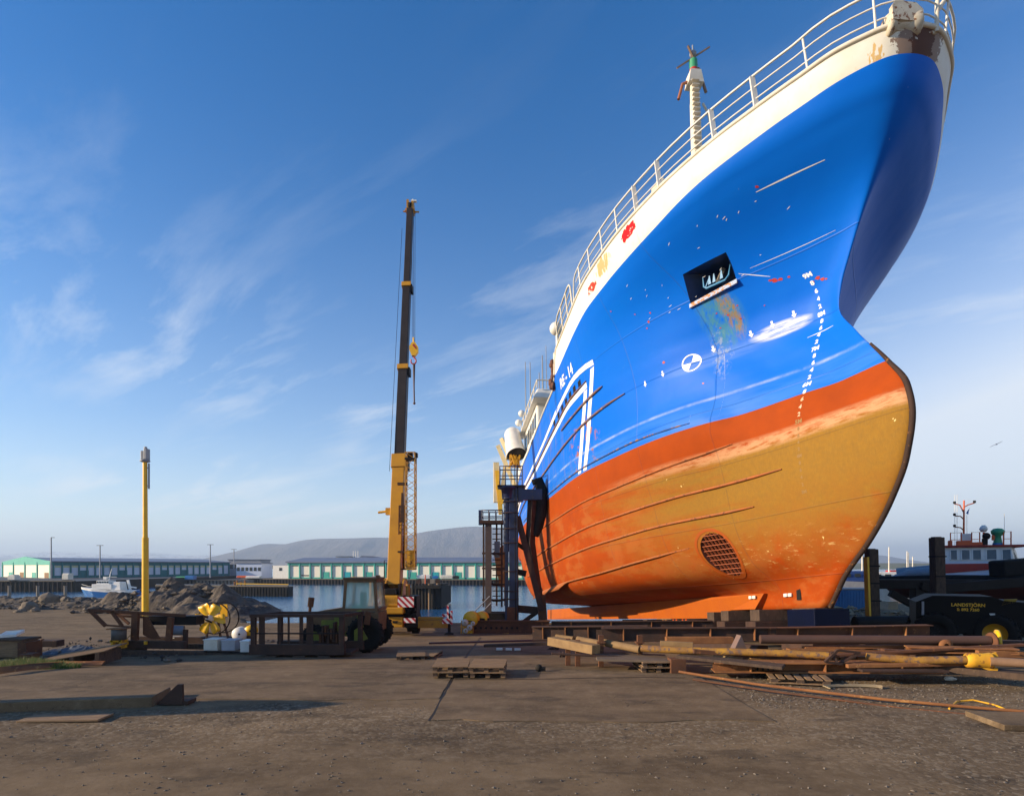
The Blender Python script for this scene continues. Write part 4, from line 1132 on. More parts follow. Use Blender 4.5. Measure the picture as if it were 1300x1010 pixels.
for px in (486, 508.5):
    a = cl(px, 744); m.prism([(-.5, -.6), (.6, -.6), (.9, .15), (.35, .45), (0, .3)], 0.07, (a.x, 0.6, a.z - .1), (0, 1, 0), (0, 0, 1))
for k in range(9):
    a = cl(483 + random.random() * 6, 745 + random.random() * 12); m.box((a.x, random.uniform(-.1, .4), a.z), (.12, .2, .1))
m.build('boom_bracket', YM, crane)
def board(px0, px1, py0, py1, y, mt):
    m = MB(); a = cl(px0, py1); b = cl(px1, py0); m.box(((a.x + b.x) / 2, y, (a.z + b.z) / 2), (b.x - a.x, 0.04, b.z - a.z)); return m.build('warning_board', mt, crane)
board(507.5, 527.5, 756.5, 769.5, -.45, M['stripes']); board(479, 485.5, 757, 769.5, -.45, M['stripes2'])
board(515, 529.5, 783, 789, -.45, M['stripes']); board(476, 482, 783, 789, -.45, M['stripes2'])
m = cbox(508, 529, 756, 796, 0.0, 1.0, 0.02)
for k in range(12):
    a = cl(random.uniform(515, 529), random.uniform(771, 783)); m.box((a.x, -.1, a.z), (.14, .25, .12))
m.build('outrigger_housing', M['dark_metal'], crane)
m = MB(); a = cl(517, 757); m.tube((a.x, 0.2, a.z), (a.x, .2, a.z + .56), .1, .1, 12); m.build('exhaust_stack', worn('brown_yellow', (.45, .20, .03), (.2, .1, .04)), crane)
m = MB(); a = cl(530, 796); b = cl(568, 796)
m.box(((a.x + b.x) / 2, 0.25, 0.48), (b.x - a.x, 0.35, 0.36), bev=.02); m.box(((a.x + b.x) / 2 - .1, 0.25, 0.74), (b.x - a.x - .2, 0.22, 0.12))
orb = m.build('outrigger_beam', worn('outrigger_paint', (0.40, 0.20, 0.02), (0.22, 0.10, 0.03), (.1, .05, .03), 1.5), crane)
m = MB(); a = cl(569.5, 800); m.tube((a.x, .25, 0.05), (a.x, .25, .95), .07); m.lathe((a.x, .25, 0.0), [(.01, .1), (.08, .12), (.2, .06), (.22, 0), (.01, 0)], n=16); m.build('jack', M['dark_metal'], orb)
m = MB(); m.box((a.x - .12, 0.03, 0.62), (.34, .03, .22)); m.box((a.x + .13, .03, .78), (.10, .03, .62)); m.box((a.x - .04, .03, 1.02), (.08, .03, .62)); m.box((a.x - .2, .03, .88), (.2, .03, .14)); m.build('warning_board', M['stripes'], orb)
for y_ in (1.6, 3.2, 6.8, 8.4):
    for sx in (-1.05, 0.86): wheel(crane, (sx - .12, y_, 0.52), 0.52, 0.42, YM).rotation_euler.z = R(13)
wheel(crane, (.72, .9, .5), .5, .36, YM)
m = MB(); m.box((-.12, 11.0, 1.6), (2.3, 1.9, 1.5), bev=.12); cb = m.build('driver_cab', YM, crane); cb.rotation_euler.z = R(13)
m = MB(); m.box((-.12, 10.03, 1.9), (1.9, .04, .6)); m.build('window', M['window'], cb)
# boom
B_ = Vector((-5.49, 28, 1.51)) - Vector((CX0, CY, CZ0)); T_ = Vector((-6.45, 38, 25.3)) - Vector((CX0, CY, CZ0))
bp = lambda t: B_ + (T_ - B_) * t
bdir = (T_ - B_).normalized()
sxv = Vector((1, 0, 0)); 
def seg(t0, t1, w_, name, mat, bev=0.03, parent=crane):
    m = MB(); m.bar(bp(t0), bp(t1), w_, w_ * 1.15, up=(0, 1, 0), bev=bev); return m.build(name, mat, parent)
s0 = seg(0.0, 0.255, 0.62, 'boom_base_section', YM)
s1 = seg(0.255, 0.50, 0.50, 'boom_section', M['boom_dark'])
s2 = seg(0.50, 0.735, 0.44, 'boom_section', M['boom_dark'])
s3 = seg(0.735, 0.985, 0.385, 'boom_section', M['boom_dark'])
seg(0.245, 0.275, 0.72, 'collar', YM, .02, s0)
seg(0.488, 0.50, 0.60, 'collar', YM, .01, s1); seg(0.725, 0.737, 0.55, 'collar', YM, .01, s2)
for t_, p_, sx_ in ((.255, s0, .42), (.488, s1, .32), (.725, s2, .29)):
    m = MB(); c = bp(t_) + Vector((sx_, 0, 0)); m.box(c, (.12, .5, .42)); m.build('pulley_bracket', M['dark_metal'], p_)
m = MB(); c = bp(.30 * .5) + Vector((-.46, 0, .1)); m.box(c, (.22, .3, .34)); m.tube(c + Vector((-.1, 0, 0)), c + Vector((-.5, 0, -.05)), .06); m.build('working_light', M['yellow_dirty'], s0)
hd = MB()
c = bp(1.0)
hd.box(c + Vector((-.14, 0, -.1)), (.14, .5, .8)); hd.box(c + Vector((.16, 0, -.15)), (.14, .5, .7)); hd.box(c + Vector((0, 0, -.3)), (.6, .4, .14)); hd.tube(c + Vector((-.45, 0, -.32)), c + Vector((.55, 0, -.36)), .05)
hdo = hd.build('boom_head', YM, crane)
m = MB(); m.lathe(c + Vector((.0, 0, -.05)), [(.05, -.12), (.3, -.12), (.26, 0), (.3, .12), (.05, .12)], axis=(1, 0, 0), n=20); m.build('sheave', M['dark_metal'], hdo)
m = MB(); m.box(c + Vector((.22, 0, .32)), (.34, .2, .08)); m.tube(c + Vector((.12, 0, .2)), c + Vector((.16, 0, .45)), .04); m.build('anemometer', M['white'], hdo)
# hoist ropes, hook block, sling
hx = Vector((Lx(524, 38) - CX0, 38 - CY + .3, 0)); zt_ = Lz(268, 38) - CZ0; zb_ = Lz(434, 38) - CZ0
for dx in (-.1, .0, .1):
    m = MB(); m.tube((hx.x + dx, hx.y, zt_), (hx.x + dx * .8, hx.y, zb_), .014, n=5); m.build('hoist_rope', M['dark_metal'], crane)
m = MB(); m.tube((Lx(517, 37) - CX0 - .32, 37 - CY, Lz(290, 37) - CZ0), (Lx(505, 30) - CX0 - .42, 30 - CY, Lz(598, 30) - CZ0), .012, n=5); m.build('hoist_rope', M['dark_metal'], crane)
hb = MB(); z0_ = Lz(441, 38) - CZ0
hb.prism([(-.1, .38), (.12, .40), (.30, .12), (.30, -.18), (.10, -.45), (-.10, -.45), (-.24, -.1), (-.24, .15)], .34, (hx.x, hx.y, z0_), (1, 0, 0), (0, 0, 1))
hb.tube((hx.x, hx.y, z0_ + .3), (hx.x, hx.y, z0_ + .75), .05)
hbo = hb.build('hook_block', M['yellow_bright'], crane)
m = MB(); m.add([(hx.x - .05, hx.y - .18, z0_ + .2), (hx.x + .22, hx.y - .18, z0_ - .1), (hx.x + .22, hx.y - .18, z0_ + .05), (hx.x + .05, hx.y - .18, z0_ + .3)], [(0, 1, 2, 3)]); m.build('stripe', M['red'], hbo)
m = MB()
m.path([(hx.x, hx.y, z0_ - .45)] + [(hx.x + .17 * math.sin(a), hx.y, z0_ - .75 + .2 * math.cos(a)) for a in np.linspace(0.2, 5.2, 10)], .045, 6); m.build('hook', M['red'], hbo)
m = MB()
zz0 = z0_ - .9; zz1 = Lz(508, 38) - CZ0
m.path([(hx.x, hx.y, zz0), (hx.x + .05, hx.y, zz1)], .05, 6); m.path([(hx.x + .07, hx.y + .05, zz0), (hx.x + .02, hx.y + .05, zz1 + .6)], .04, 6); m.ball((hx.x + .05, hx.y, zz1 - .1), .09, n=8)
m.build('chain_sling', worn('chain', (.14, .08, .06), (.06, .05, .05)), hbo)
# folded lattice jib carried beside the boom
def lattice(name, p0, p1, w_, mat, n, parent, ch=.05, br=.022):
    p0, p1 = Vector(p0), Vector(p1); m = MB()
    cs = [(-1, -1), (1, -1), (1, 1), (-1, 1)]
    P = lambda t, c: p0 + (p1 - p0) * t + Vector((c[0] * w_ / 2, c[1] * w_ / 2, 0))
    for c in cs: m.bar(P(0, c), P(1, c), ch, ch)
    for k in range(n):
        t0, t1 = k / n, (k + 1) / n
        for i in range(4):
            a, b = cs[i], cs[(i + 1) % 4]
            if k % 2: a, b = b, a
            m.bar(P(t0, a), P(t1, b), br, br)
    for t in (0, 1):
        for i in range(4): m.bar(P(t, cs[i]), P(t, cs[(i + 1) % 4]), ch, ch)
    return m.build(name, mat, parent)
jib = lattice('lattice_jib', cl(521.3, 722, 28.3), cl(521.6, 575, 28.3), 0.44, M['yellow'], 18, crane, .05, .022)
m = MB(); a = cl(521.3, 712, 28.3); m.box(a + Vector((0, -.0, .1)), (.36, .3, .85)); m.build('jib_foot', M['yellow_dirty'], jib)
m = MB(); a = cl(521, 583, 28.3); m.box(a, (.46, .5, .1)); m.box(a + Vector((.28, 0, .2)), (.12, .3, .2)); m.lathe(a + Vector((0, 0, .15)), [(.02, -.1), (.2, -.1), (.2, .1), (.02, .1)], axis=(1, 0, 0), n=14); m.build('jib_head', M['dark_metal'], jib)
lattice('jib_extension', cl(509.5, 722, 28.8), cl(510.5, 642, 28.8), 0.24, M['rust'], 12, crane, .045, .024)
m = MB(); a = cl(511, 668, 28.5); m.box(a + Vector((0, 0, .9)), (.17, .12, 1.4), taper=.6); m.bar(cl(505, 614, 28.3), cl(517, 614, 28.3), .2, .12); m.bar(cl(505, 700, 28.3), cl(528, 700, 28.3), .1, .08); m.bar(cl(503, 722, 28.3), cl(528, 722, 28.3), .1, .08)
m.build('jib_bracket', M['rust_dark'], crane)

# ------------------------------------------------------------------ rusty steel cage in front of the tractor
Y0c = 17.5; gx = Lx(385, Y0c)
cage = empty('steel_cage', (gx, Y0c, gz(gx, Y0c) + .035), 0, 'rusty open steel cage standing in shade in front of the old tractor', 'cage')
zb = gz(gx, Y0c) + .035
W = lambda px: Lx(px, Y0c) - gx
H_ = Lz(781, Y0c) - zb
for name, x0, y0 in (('post', 322, 0), ('post', 434, 0), ('post', 340, .95), ('post', 447, .95)):
    m = MB(); m.box((W(x0), y0, H_ / 2 + .04), (.13, .13, H_ - .08)); m.build(name, M['rust_dark'], cage)
m = MB(); m.box((W(378), 0, H_), (W(438) - W(318), .15, .09)); m.box((W(394), .95, H_), (W(451) - W(336), .14, .09))
m.bar((W(322), 0, H_), (W(340), .95, H_), .12, .09); m.bar((W(434), 0, H_), (W(447), .95, H_), .12, .09); m.build('top_frame', M['rust_dark'], cage)
m = MB(); m.box((W(378), 0, .20), (W(438) - W(318), .2, .30)); m.box((W(394), .95, .2), (W(451) - W(336), .14, .26)); m.box((W(386), .45, .08), (W(445) - W(325), .9, .08))
m.build('bottom_frame', M['rust_dark'], cage)
m = MB(); m.box((W(378), 0, H_ * .56), (W(434) - W(322), .04, .04)); m.build('cross_bar', M['dark_metal'], cage)
for px in (332, 355, 366, 382, 391, 395):
    m = MB(); w_ = .16 if px == 332 else .05 if px in (355, 366) else .1
    m.box((W(px), .03, H_ / 2 + .15), (w_, .04, H_ - .35)); m.build('upright_bar', M['rust_dark'], cage)
for k in range(8):
    m = MB(); m.box((W(401 + k * 3.6), .5, .5 + .1 * (k % 3)), (.05, .3, .3 + .2 * (k % 2))); m.build('scrap_piece', M['rust_dark' if k % 2 else 'rust'], cage)
for px in (345, 381, 412):
    m = MB(); m.box((W(px), .2, -.01), (.35, .6, .07)); m.build('foot_block', M['wood_dark'], cage)

# ------------------------------------------------------------------ old tractor
Y1 = 19.2; tx = Lx(432, Y1); tz = gz(tx, Y1) + .035
tr = empty('tractor', (tx, Y1, tz), 0, 'old green tractor with a rusted glazed cab behind the steel cage', 'tractor')
tw = lambda px, py=None, Y=Y1: (Lx(px, Y) - tx) if py is None else Vector((Lx(px, Y) - tx, Y - Y1, Lz(py, Y) - tz))
m = MB()
m.prism([(tw(383), .62), (tw(431), .55), (tw(431), Lz(772, Y1) - tz), (tw(400), Lz(776.5, Y1) - tz), (tw(385), Lz(782, Y1) - tz)], 0.75, (0, .75, 0), (1, 0, 0), (0, 0, 1))
m.build('hood', M['brown_cab'], tr)
m = MB(); m.box((tw(421), .75, .68), (1.25, .62, .5), bev=.03); m.box((tw(421), .42, .80), (.9, .1, .35)); m.build('chassis', M['olive'], tr)
m = MB(); m.tube((tw(387), .45, 1.2), (tw(388), .45, 1.42), .05); m.tube((tw(388), .45, 1.40), (tw(389.5), .45, Lz(759, Y1) - tz), .095, .10); m.build('exhaust', M['rust'], tr)
m = MB(); m.box((tw(440), .75, .92), (.95, 1.1, .42), bev=.05); m.box((tw(462), .7, .75), (.6, 1.2, .75), bev=.05); m.build('rear_body', M['olive'], tr)
cabm = MB()
zr = Lz(737, Y1) - tz; zs = Lz(774, Y1) - tz; zf = Lz(790, Y1) - tz
c_ = [(tw(433), .15, tw(437), .2), (tw(478), .15, tw(474), .2), (tw(478), 1.35, tw(474), 1.3), (tw(433), 1.35, tw(437), 1.3)]
for x0, y0, x1, y1 in c_: cabm.bar((x0, y0, zf - .2), (x1, y1, zr), .085, .085)
for i in range(4):
    a = c_[i]; b = c_[(i + 1) % 4]
    for z_, w_ in ((zr, .10), (zs, .09)): cabm.bar((a[2], a[3], z_) if z_ == zr else (a[0], a[1], z_), (b[2], b[3], z_) if z_ == zr else (b[0], b[1], z_), w_, w_)
cabm.box(((c_[0][0] + c_[1][0]) / 2, .75, zf), (c_[1][0] - c_[0][0] + .08, 1.28, .62))
cab = cabm.build('cab', M['brown_cab'], tr)
m = MB(); m.box(((c_[0][2] + c_[1][2]) / 2, .75, zr + .07), (c_[1][2] - c_[0][2] + .16, 1.3, .07), bev=.03); m.box((tw(477), .3, zr + .12), (.12, .12, .12)); m.build('roof', M['brown_cab'], cab)
m = MB()
for i in range(4):
    a = c_[i]; b = c_[(i + 1) % 4]
    m = MB(); m.add([(a[0], a[1], zs), (b[0], b[1], zs), (b[2], b[3], zr), (a[2], a[3], zr)], [(0, 1, 2, 3)]); m.build('window', M['glass'], cab)
m = MB(); m.box((tw(448), .75, zs - .05), (.4, .5, .35), bev=.08); m.box((tw(454), .75, zs + .25), (.12, .5, .6), bev=.05); m.build('seat', M['green'], cab)
m = MB(); m.lathe((tw(441), .75, zs + .15), [(.17, -.015), (.19, 0), (.17, .015)], axis=(-.4, 0, 1), n=16); m.tube((tw(443), .75, zs - .2), (tw(441), .75, zs + .15), .025); m.build('steering_wheel', M['black'], cab)
wheel(tr, (tw(464), .0, .56), .56, .38, M['dark_metal'], (0, 1, 0)); wheel(tr, (tw(464), 1.5, .56), .56, .38, M['dark_metal'], (0, 1, 0))
wheel(tr, (tw(398), .1, .42), .42, .28, M['olive'], (0, 1, 0)); wheel(tr, (tw(398), 1.4, .42), .42, .28, M['olive'], (0, 1, 0))
m = MB(); m.prism([(tw(453), .25), (tw(470), .45), (tw(461), .85), (tw(453), .72)], .05, (0, -.32, 0), (1, 0, 0), (0, 0, 1)); m.bar((tw(462), -.34, .8), (tw(459), -.34, 1.35), .14, .06); m.build('loader_arm', M['olive'], tr)
m = MB(); m.bar((tw(469), -.36, .9), (tw(471), -.36, 1.3), .17, .07); m.build('bent_plate', M['rust'], tr)

# ------------------------------------------------------------------ propeller on its stand, cable reels, boxes
Y2 = 23.5; px_ = Lx(266, Y2); pz_ = gz(px_, Y2)
prop = empty('ship_propeller', (px_, Y2, pz_), 0, 'yellow bladed propeller inside a thin dark ring, upright on a stand', 'propeller')
hc = Lz(785, Y2) - pz_
bR = .60
for k, a in enumerate((R(-28), R(30), R(90), R(152), R(208), R(270))):
    pass
    d = Vector((math.sin(a), 0, math.cos(a))); e = Vector((math.cos(a), 0, -math.sin(a)))
    m = MB(); vs = []
    prof = [(.1, .07), (.22, .11), (.36, .17), (.50, .20), (bR, .17)]
    for r, w_ in prof: vs += [Vector((0, 0, hc)) + d * r + e * (-w_) + Vector((0, -.035, 0)), Vector((0, 0, hc)) + d * r + Vector((0, .02, 0)), Vector((0, 0, hc)) + d * r + e * w_ + Vector((0, .045, 0))]
    top = [v.copy() for v in vs]; bot = [v + Vector((0, .03, 0)) for v in vs]; n = len(vs)
    fs = []
    for i in range(len(prof) - 1):
        for j in range(2):
            q = (3 * i + j, 3 * i + j + 1, 3 * i + j + 4, 3 * i + j + 3); fs += [q, tuple(n + t for t in reversed(q))]
        for j in (0, 2): fs.append((3 * i + j, 3 * i + 3 + j, n + 3 * i + 3 + j, n + 3 * i + j))
    e_ = 3 * (len(prof) - 1); fs += [(e_, e_ + 1, n + e_ + 1, n + e_), (e_ + 1, e_ + 2, n + e_ + 2, n + e_ + 1)]
    m.add(top + bot, fs, 0, True); m.build('blade', M['yellow_bright'], prop)
m = MB(); m.lathe((0, .05, hc), [(.01, -.32), (.07, -.30), (.13, -.18), (.16, 0), (.16, .5)], axis=(0, 1, 0), n=20); m.build('hub', M['cream'], prop)
for y_ in (.25, .75):
    m = MB(); m.path([(.62 * math.sin(a) + y_ * .25, y_, hc + .62 * math.cos(a)) for a in np.linspace(0, 2 * math.pi, 33)[:-1]], .025, 6, closed=True); m.build('ring', M['dark_metal'], prop)
m = MB(); m.box((.28, .6, hc + .28), (.28, .05, .5)); m.build('ring_panel', M['yellow_bright'], prop)
for x_ in (-.28, .3, .62):
    m = MB(); m.bar((x_, .3, 0), (x_ * .6, .3, hc), .07, .07); m.build('stand_leg', M['rust_dark'], prop)
m = MB(); m.box((.1, .3, .1), (1.2, .7, .12)); m.path([(-.2, -.25, hc), (-.1, -.35, hc + .05), (.12, -.35, hc - .05), (.25, -.3, hc - .12)], .035); m.build('stand_base', M['dark_metal'], prop)

def reel(px, py, r, Y, mat, lab):
    x_ = Lx(px, Y); z_ = gz(x_, Y); e = empty('cable_reel', (x_, Y, z_), .2, lab, 'cable reel', 'cable reels beside the propeller')
    zc_ = r + (Lz(py, Y) - z_ - r if Lz(py, Y) - z_ > r else 0)
    for y_ in (-.16, .16):
        m = MB(); m.lathe((0, y_, zc_), [(.04, -.02), (r, -.02), (r, .02), (.04, .02)], axis=(0, 1, 0), n=24); m.build('flange', mat, e)
    m = MB(); m.tube((0, -.14, zc_), (0, .14, zc_), r * .6); m.build('drum', M['rust_dark'], e)
    m = MB(); m.box((0, 0, (zc_ - r) / 2 + .02), (r * 1.1, .4, max(.08, zc_ - r + .04))); m.build('cradle', M['wood_dark'], e)
reel(305, 804, .27, 23.0, M['white'], 'pale cable reel on its edge, right of the yellow propeller')
reel(319, 800, .22, 23.2, M['yellow_bright'], 'small yellow cable reel against the left side of the cage')
def crate(px0, px1, py0, py1, Y, mat, lab, d=.5, cat='box', name='box', grp=None):
    x_ = Lx((px0 + px1) / 2, Y); z_ = gz(x_, Y); w_ = Lx(px1, Y) - Lx(px0, Y); zt = Lz(py0, Y); zb = Lz(py1, Y)
    e = empty(name, (x_, Y, zb), random.uniform(-.1, .1), lab, cat, grp)
    m = MB(); m.box((0, 0, (zt - zb) / 2), (w_, d, zt - zb), bev=.015); m.build('body', mat, e)
    m = MB(); m.box((0, 0, zt - zb + .012), (w_ + .03, d + .03, .03)); m.box((0, -d / 2 - .012, (zt - zb) * .75), (w_ * .3, .02, .04)); m.build('lid', mat, e)
    return e
# ------------------------------------------------------------------ low timber staging with boxes on it
def beam(name, p0, p1, w_, h_, mat, lab, cat, grp=None, bev=.012, parent=None):
    p0 = Vector(p0); p1 = Vector(p1); c = (p0 + p1) / 2
    m = MB(); m.bar(p0 - c, p1 - c, w_, h_, bev=bev)
    o = m.build(name, mat, parent, c); 
    return tag(o, lab, cat, grp) if lab else o
def ibeam(name, p0, p1, h, w_, mat, lab, cat, grp=None, stiff=0, t=.025, up=(0, 0, 1)):
    """I section with web stiffeners"""
    p0 = Vector(p0); p1 = Vector(p1); c = (p0 + p1) / 2; d = (p1 - p0); L = d.length; dz = d.normalized()
    sx = Vector(up).cross(dz).normalized(); uy = dz.cross(sx)
    e = bpy.data.objects.new(name, None); col.objects.link(e); e.location = c; tag(e, lab, cat, grp)
    m = MB()
    m.bar(-d / 2 + uy * (h / 2), d / 2 + uy * (h / 2), w_, t, up=uy); m.bar(-d / 2 - uy * (h / 2), d / 2 - uy * (h / 2), w_, t, up=uy)
    m.build('flange', mat, e)
    m = MB(); m.bar(-d / 2, d / 2, t * .7, h - t, up=uy); m.build('web', mat, e)
    for k in range(stiff):
        q = -d / 2 + d * ((k + .5) / stiff)
        m = MB(); m.bar(q - uy * (h / 2 - t / 2), q + uy * (h / 2 - t / 2), t * .8, w_ * .96, up=sx); m.build('stiffener', M['rust_orange'], e)  # lighter rust than the web: sunlight on the stiffeners put into their colour
    return e
g1 = 'dark timbers stacked under the scrap'
labs = ['lowest dark timber along the near edge of the scrap stack', 'second dark timber lying on the lowest one', 'short dark timber at the left foot of the scrap frame', 'long dark timber behind the boxes', 'dark timber under the two white boxes', 'thin dark timber sticking out toward the cage']
tb = [((140, 834), (300, 835), 17.9, .22, .16), ((150, 828), (262, 829), 18.0, .2, .14), ((140, 822), (185, 823), 18.3, .25, .14), ((180, 819), (320, 821), 18.9, .25, .16), ((252, 829), (322, 830), 18.3, .5, .10), ((215, 838), (318, 838.5), 17.4, .12, .08)]
for (a, b, Y, w_, h_), lb in zip(tb, labs): beam('timber', at(*a, Y), at(*b, Y + .2), w_, h_, M['wood_dark'], lb, 'timber', g1)
crate(264, 282, 811, 824, 18.4, M['cream'], 'white box at the left end of the timber stack under the propeller')
crate(286, 303, 812, 824, 18.4, worn('grey_box', (.42, .42, .44), (.3, .3, .32)), 'grey white box between the left white box and the bright one')
crate(309, 320, 813, 826, 18.3, M['white'], 'bright white box touching the left post of the cage')
crate(216, 225, 809, 823, 19.3, M['cream'], 'small white box behind the scrap frame', .3)
# scrap frame
Y3 = 18.3; fx = Lx(185, Y3); fz = gz(fx, Y3)
fr = empty('scrap_rack', (fx, Y3, fz), 0, 'rusty welded scrap frame with slanted arms reaching left', 'scrap frame')
F = lambda px, py, dy=0: Vector((Lx(px, Y3) - fx, dy, Lz(py, Y3) - fz))
def fb(n, a, b, w_, h_, mt='rust'):
    m = MB(); m.bar(a, b, w_, h_); return m.build(n, M[mt], fr)
fb('rail', F(112, 774), F(235, 781), .06, .09); fb('rail', F(115, 780, .9), F(245, 786, .9), .06, .09); fb('rail', F(135, 782, .3), F(175, 784, .3), .05, .07); fb('rail', F(133, 793), F(172, 796), .05, .05)
fb('arm', F(114, 774), F(134, 794), .07, .10); fb('arm', F(142, 776), F(155, 794), .06, .09); fb('arm', F(120, 778, .9), F(140, 795, .9), .06, .08)
fb('post', F(172.5, 776), F(171, 812), .19, .12); fb('post', F(217, 783), F(214, 814), .16, .12); fb('post', F(229, 800, .3), F(228, 823, .3), .12, .1, 'rust_dark')
m = MB(); m.prism([(F(178, 0).x, F(0, 783).z), (F(184, 0).x, F(0, 783).z), (F(200, 0).x, F(0, 811).z), (F(190, 0).x, F(0, 812).z), (F(178, 0).x, F(0, 806).z)], .04, (0, .15, 0), (1, 0, 0), (0, 0, 1)); m.build('gusset_plate', M['rust'], fr)
m = MB(); m.box(F(208, 789, .7) , (1.5, .5, .28)); m.build('deck_panel', M['dark_metal'], fr)
fb('sill', F(150, 817), F(235, 818), .16, .22, 'rust_dark'); fb('sill', F(150, 816, .9), F(240, 817, .9), .14, .2, 'rust_dark')
m = MB(); m.tube(F(206, 801, .4), F(222, 802, .5), .15, n=14); m.build('pipe', worn('grey_pipe', (.2, .24, .3), (.12, .13, .16)), fr)
for px in (164, 188): fb('yellow_lug', F(px, 813, -.12), F(px, 817, -.12), .08, .06, 'yellow_dirty')
Yd = 17.9; dx = Lx(151, Yd); dz = Lz(822, Yd)
dr = empty('oil_drum', (dx, Yd, dz), 0, 'grey open drum on a yellow support at the left foot of the scrap frame', 'drum')
m = MB(); m.lathe((0, 0, 0), [(.01, .25), (.2, .25), (.2, .55), (.185, .56), (.17, .3)], n=20); m.build('body', worn('drum', (.12, .11, .10), (.06, .05, .05)), dr)
m = MB(); m.box((-.12, 0, .12), (.06, .3, .25)); m.box((.12, 0, .12), (.06, .3, .25)); m.box((0, 0, .22), (.36, .3, .05)); m.build('support', M['yellow_dirty'], dr)
m = MB(); m.box((.0, 0, .58), (.5, .42, .025)); m.build('lid', M['rust_orange'], dr)
tag((lambda m: (m.bar((-.1, 0, -.12), (.1, .1, .12), .04, .02), m.build('plank', M['wood_new'], None, at(159, 811, 18.1)))[1])(MB()), 'short pale plank leaning inside the scrap frame', 'plank')

# ------------------------------------------------------------------ left foreground things
Y4 = 17.4; bx0 = Lx(20, Y4); bz0 = gz(bx0, Y4) + .03
tbx = empty('timber_box', (bx0, Y4, bz0), 0, 'brown plank box with a dark lid at the left edge of the yard', 'box')
h4 = Lz(809, Y4) - bz0
m = MB(); m.box((-.1, 0, h4 / 2 - .02), (1.05, .6, h4 - .08), bev=.01); m.build('body', M['wood'], tbx)
m = MB(); m.box((-.1, 0, h4 - .03), (1.15, .7, .06)); m.build('lid', M['wood_dark'], tbx)
m = MB(); m.box((.5, -.1, h4 / 2 - .04), (.24, .6, h4 - .1)); m.build('end_panel', M['rust'], tbx)
ty = empty('fibreglass_tray', at(14, 808.5, Y4), .15, 'white fibreglass tray lying on top of the plank box', 'tray')
m = MB()
o_ = [(-.26, -.14, 0), (.22, -.16, .03), (.30, .10, .14), (-.2, .12, .10)]; i_ = [(x * .8, y * .75, z + .0) for x, y, z in o_]
m.add([(x, y, z + .07) for x, y, z in o_] + [(x * .85, y * .8, z + .07) for x, y, z in o_] + [(x * .75, y * .7, z + .01) for x, y, z in o_] + o_, [(0, 1, 5, 4), (1, 2, 6, 5), (2, 3, 7, 6), (3, 0, 4, 7), (4, 5, 9, 8), (5, 6, 10, 9), (6, 7, 11, 10), (7, 4, 8, 11), (8, 9, 10, 11), (0, 3, 15, 12)[::-1], (12, 13, 1, 0), (13, 14, 2, 1), (14, 15, 3, 2), (15, 14, 13, 12)])
m.build('shell', M['white'], ty)
cr_ = [(40, 812, 76, 820, 19.2, 'rust_dark', 'dark rusty steel block behind the plank box', 'steel block'), (30, 830, 44, 838, 16.6, 'rust', 'small rusty block in front of the plank box', 'steel block')]
for a, b, c, d, Y, mt, lb, ct in cr_:
    x0 = Lx((a + c) / 2, Y); z0 = max(gz(x0, Y), Lz(d, Y)); e = empty('steel_block', (x0, Y, z0), .1, lb, ct)
    m = MB(); m.box((0, 0, .1), (Lx(c, Y) - Lx(a, Y), .4, .2), bev=.02); m.build('block', M[mt], e)
    m = MB(); m.tube((-.1, 0, .2), (-.1, 0, .24), .05); m.build('lug', M['rust'], e)
# crumpled tarpaulin heap
def heap(name, c, r, n, mat, lab, cat, seed, grp=None, stones=None):
    rn = random.Random(seed); m = MB(); N1, N2 = 26, 14
    vs = []
    for i in range(N1 + 1):
        for j in range(N2 + 1):
            u = i / N1 * 2 - 1; v = j / N2 * 2 - 1
            hgt = max(0, 1 - u * u) ** .8 * max(0, 1 - v * v) ** .7
            hgt *= .7 + .5 * math.sin(u * 5 + seed) * math.sin(v * 4 + seed * 2) * .6 + rn.uniform(-.18, .18)
            X = c[0] + u * r[0]; Yv = c[1] + v * r[1]
            vs.append((u * r[0], v * r[1], hgt * r[2] - .03 + gz(X, Yv) - gz(c[0], c[1])))
    fs = [(i * (N2 + 1) + j, (i + 1) * (N2 + 1) + j, (i + 1) * (N2 + 1) + j + 1, i * (N2 + 1) + j + 1) for i in range(N1) for j in range(N2)]
    m.add(vs, fs, 0, n)
    o = m.build(name, mat, None, (c[0], c[1], gz(c[0], c[1]) + .02))
    return tag(o, lab, cat, grp)
heap('tarpaulin', (Lx(104, 18.5), 18.5), (1.2, .5, .28), False, worn('grey_tarpaulin', (.10, .12, .15), (.05, .055, .07), (.3, .3, .32), 3), 'grey blue crumpled tarpaulin on the ground between plank box and scrap frame', 'tarpaulin', 5)
heap('rope_heap', (Lx(88, 17.0), 17.0), (1.3, .4, .16), False, worn('dark_rope', (.05, .035, .035), (.10, .06, .05), None, 9), 'dark tangled heap of old rope behind the plank platform', 'rope', 9)
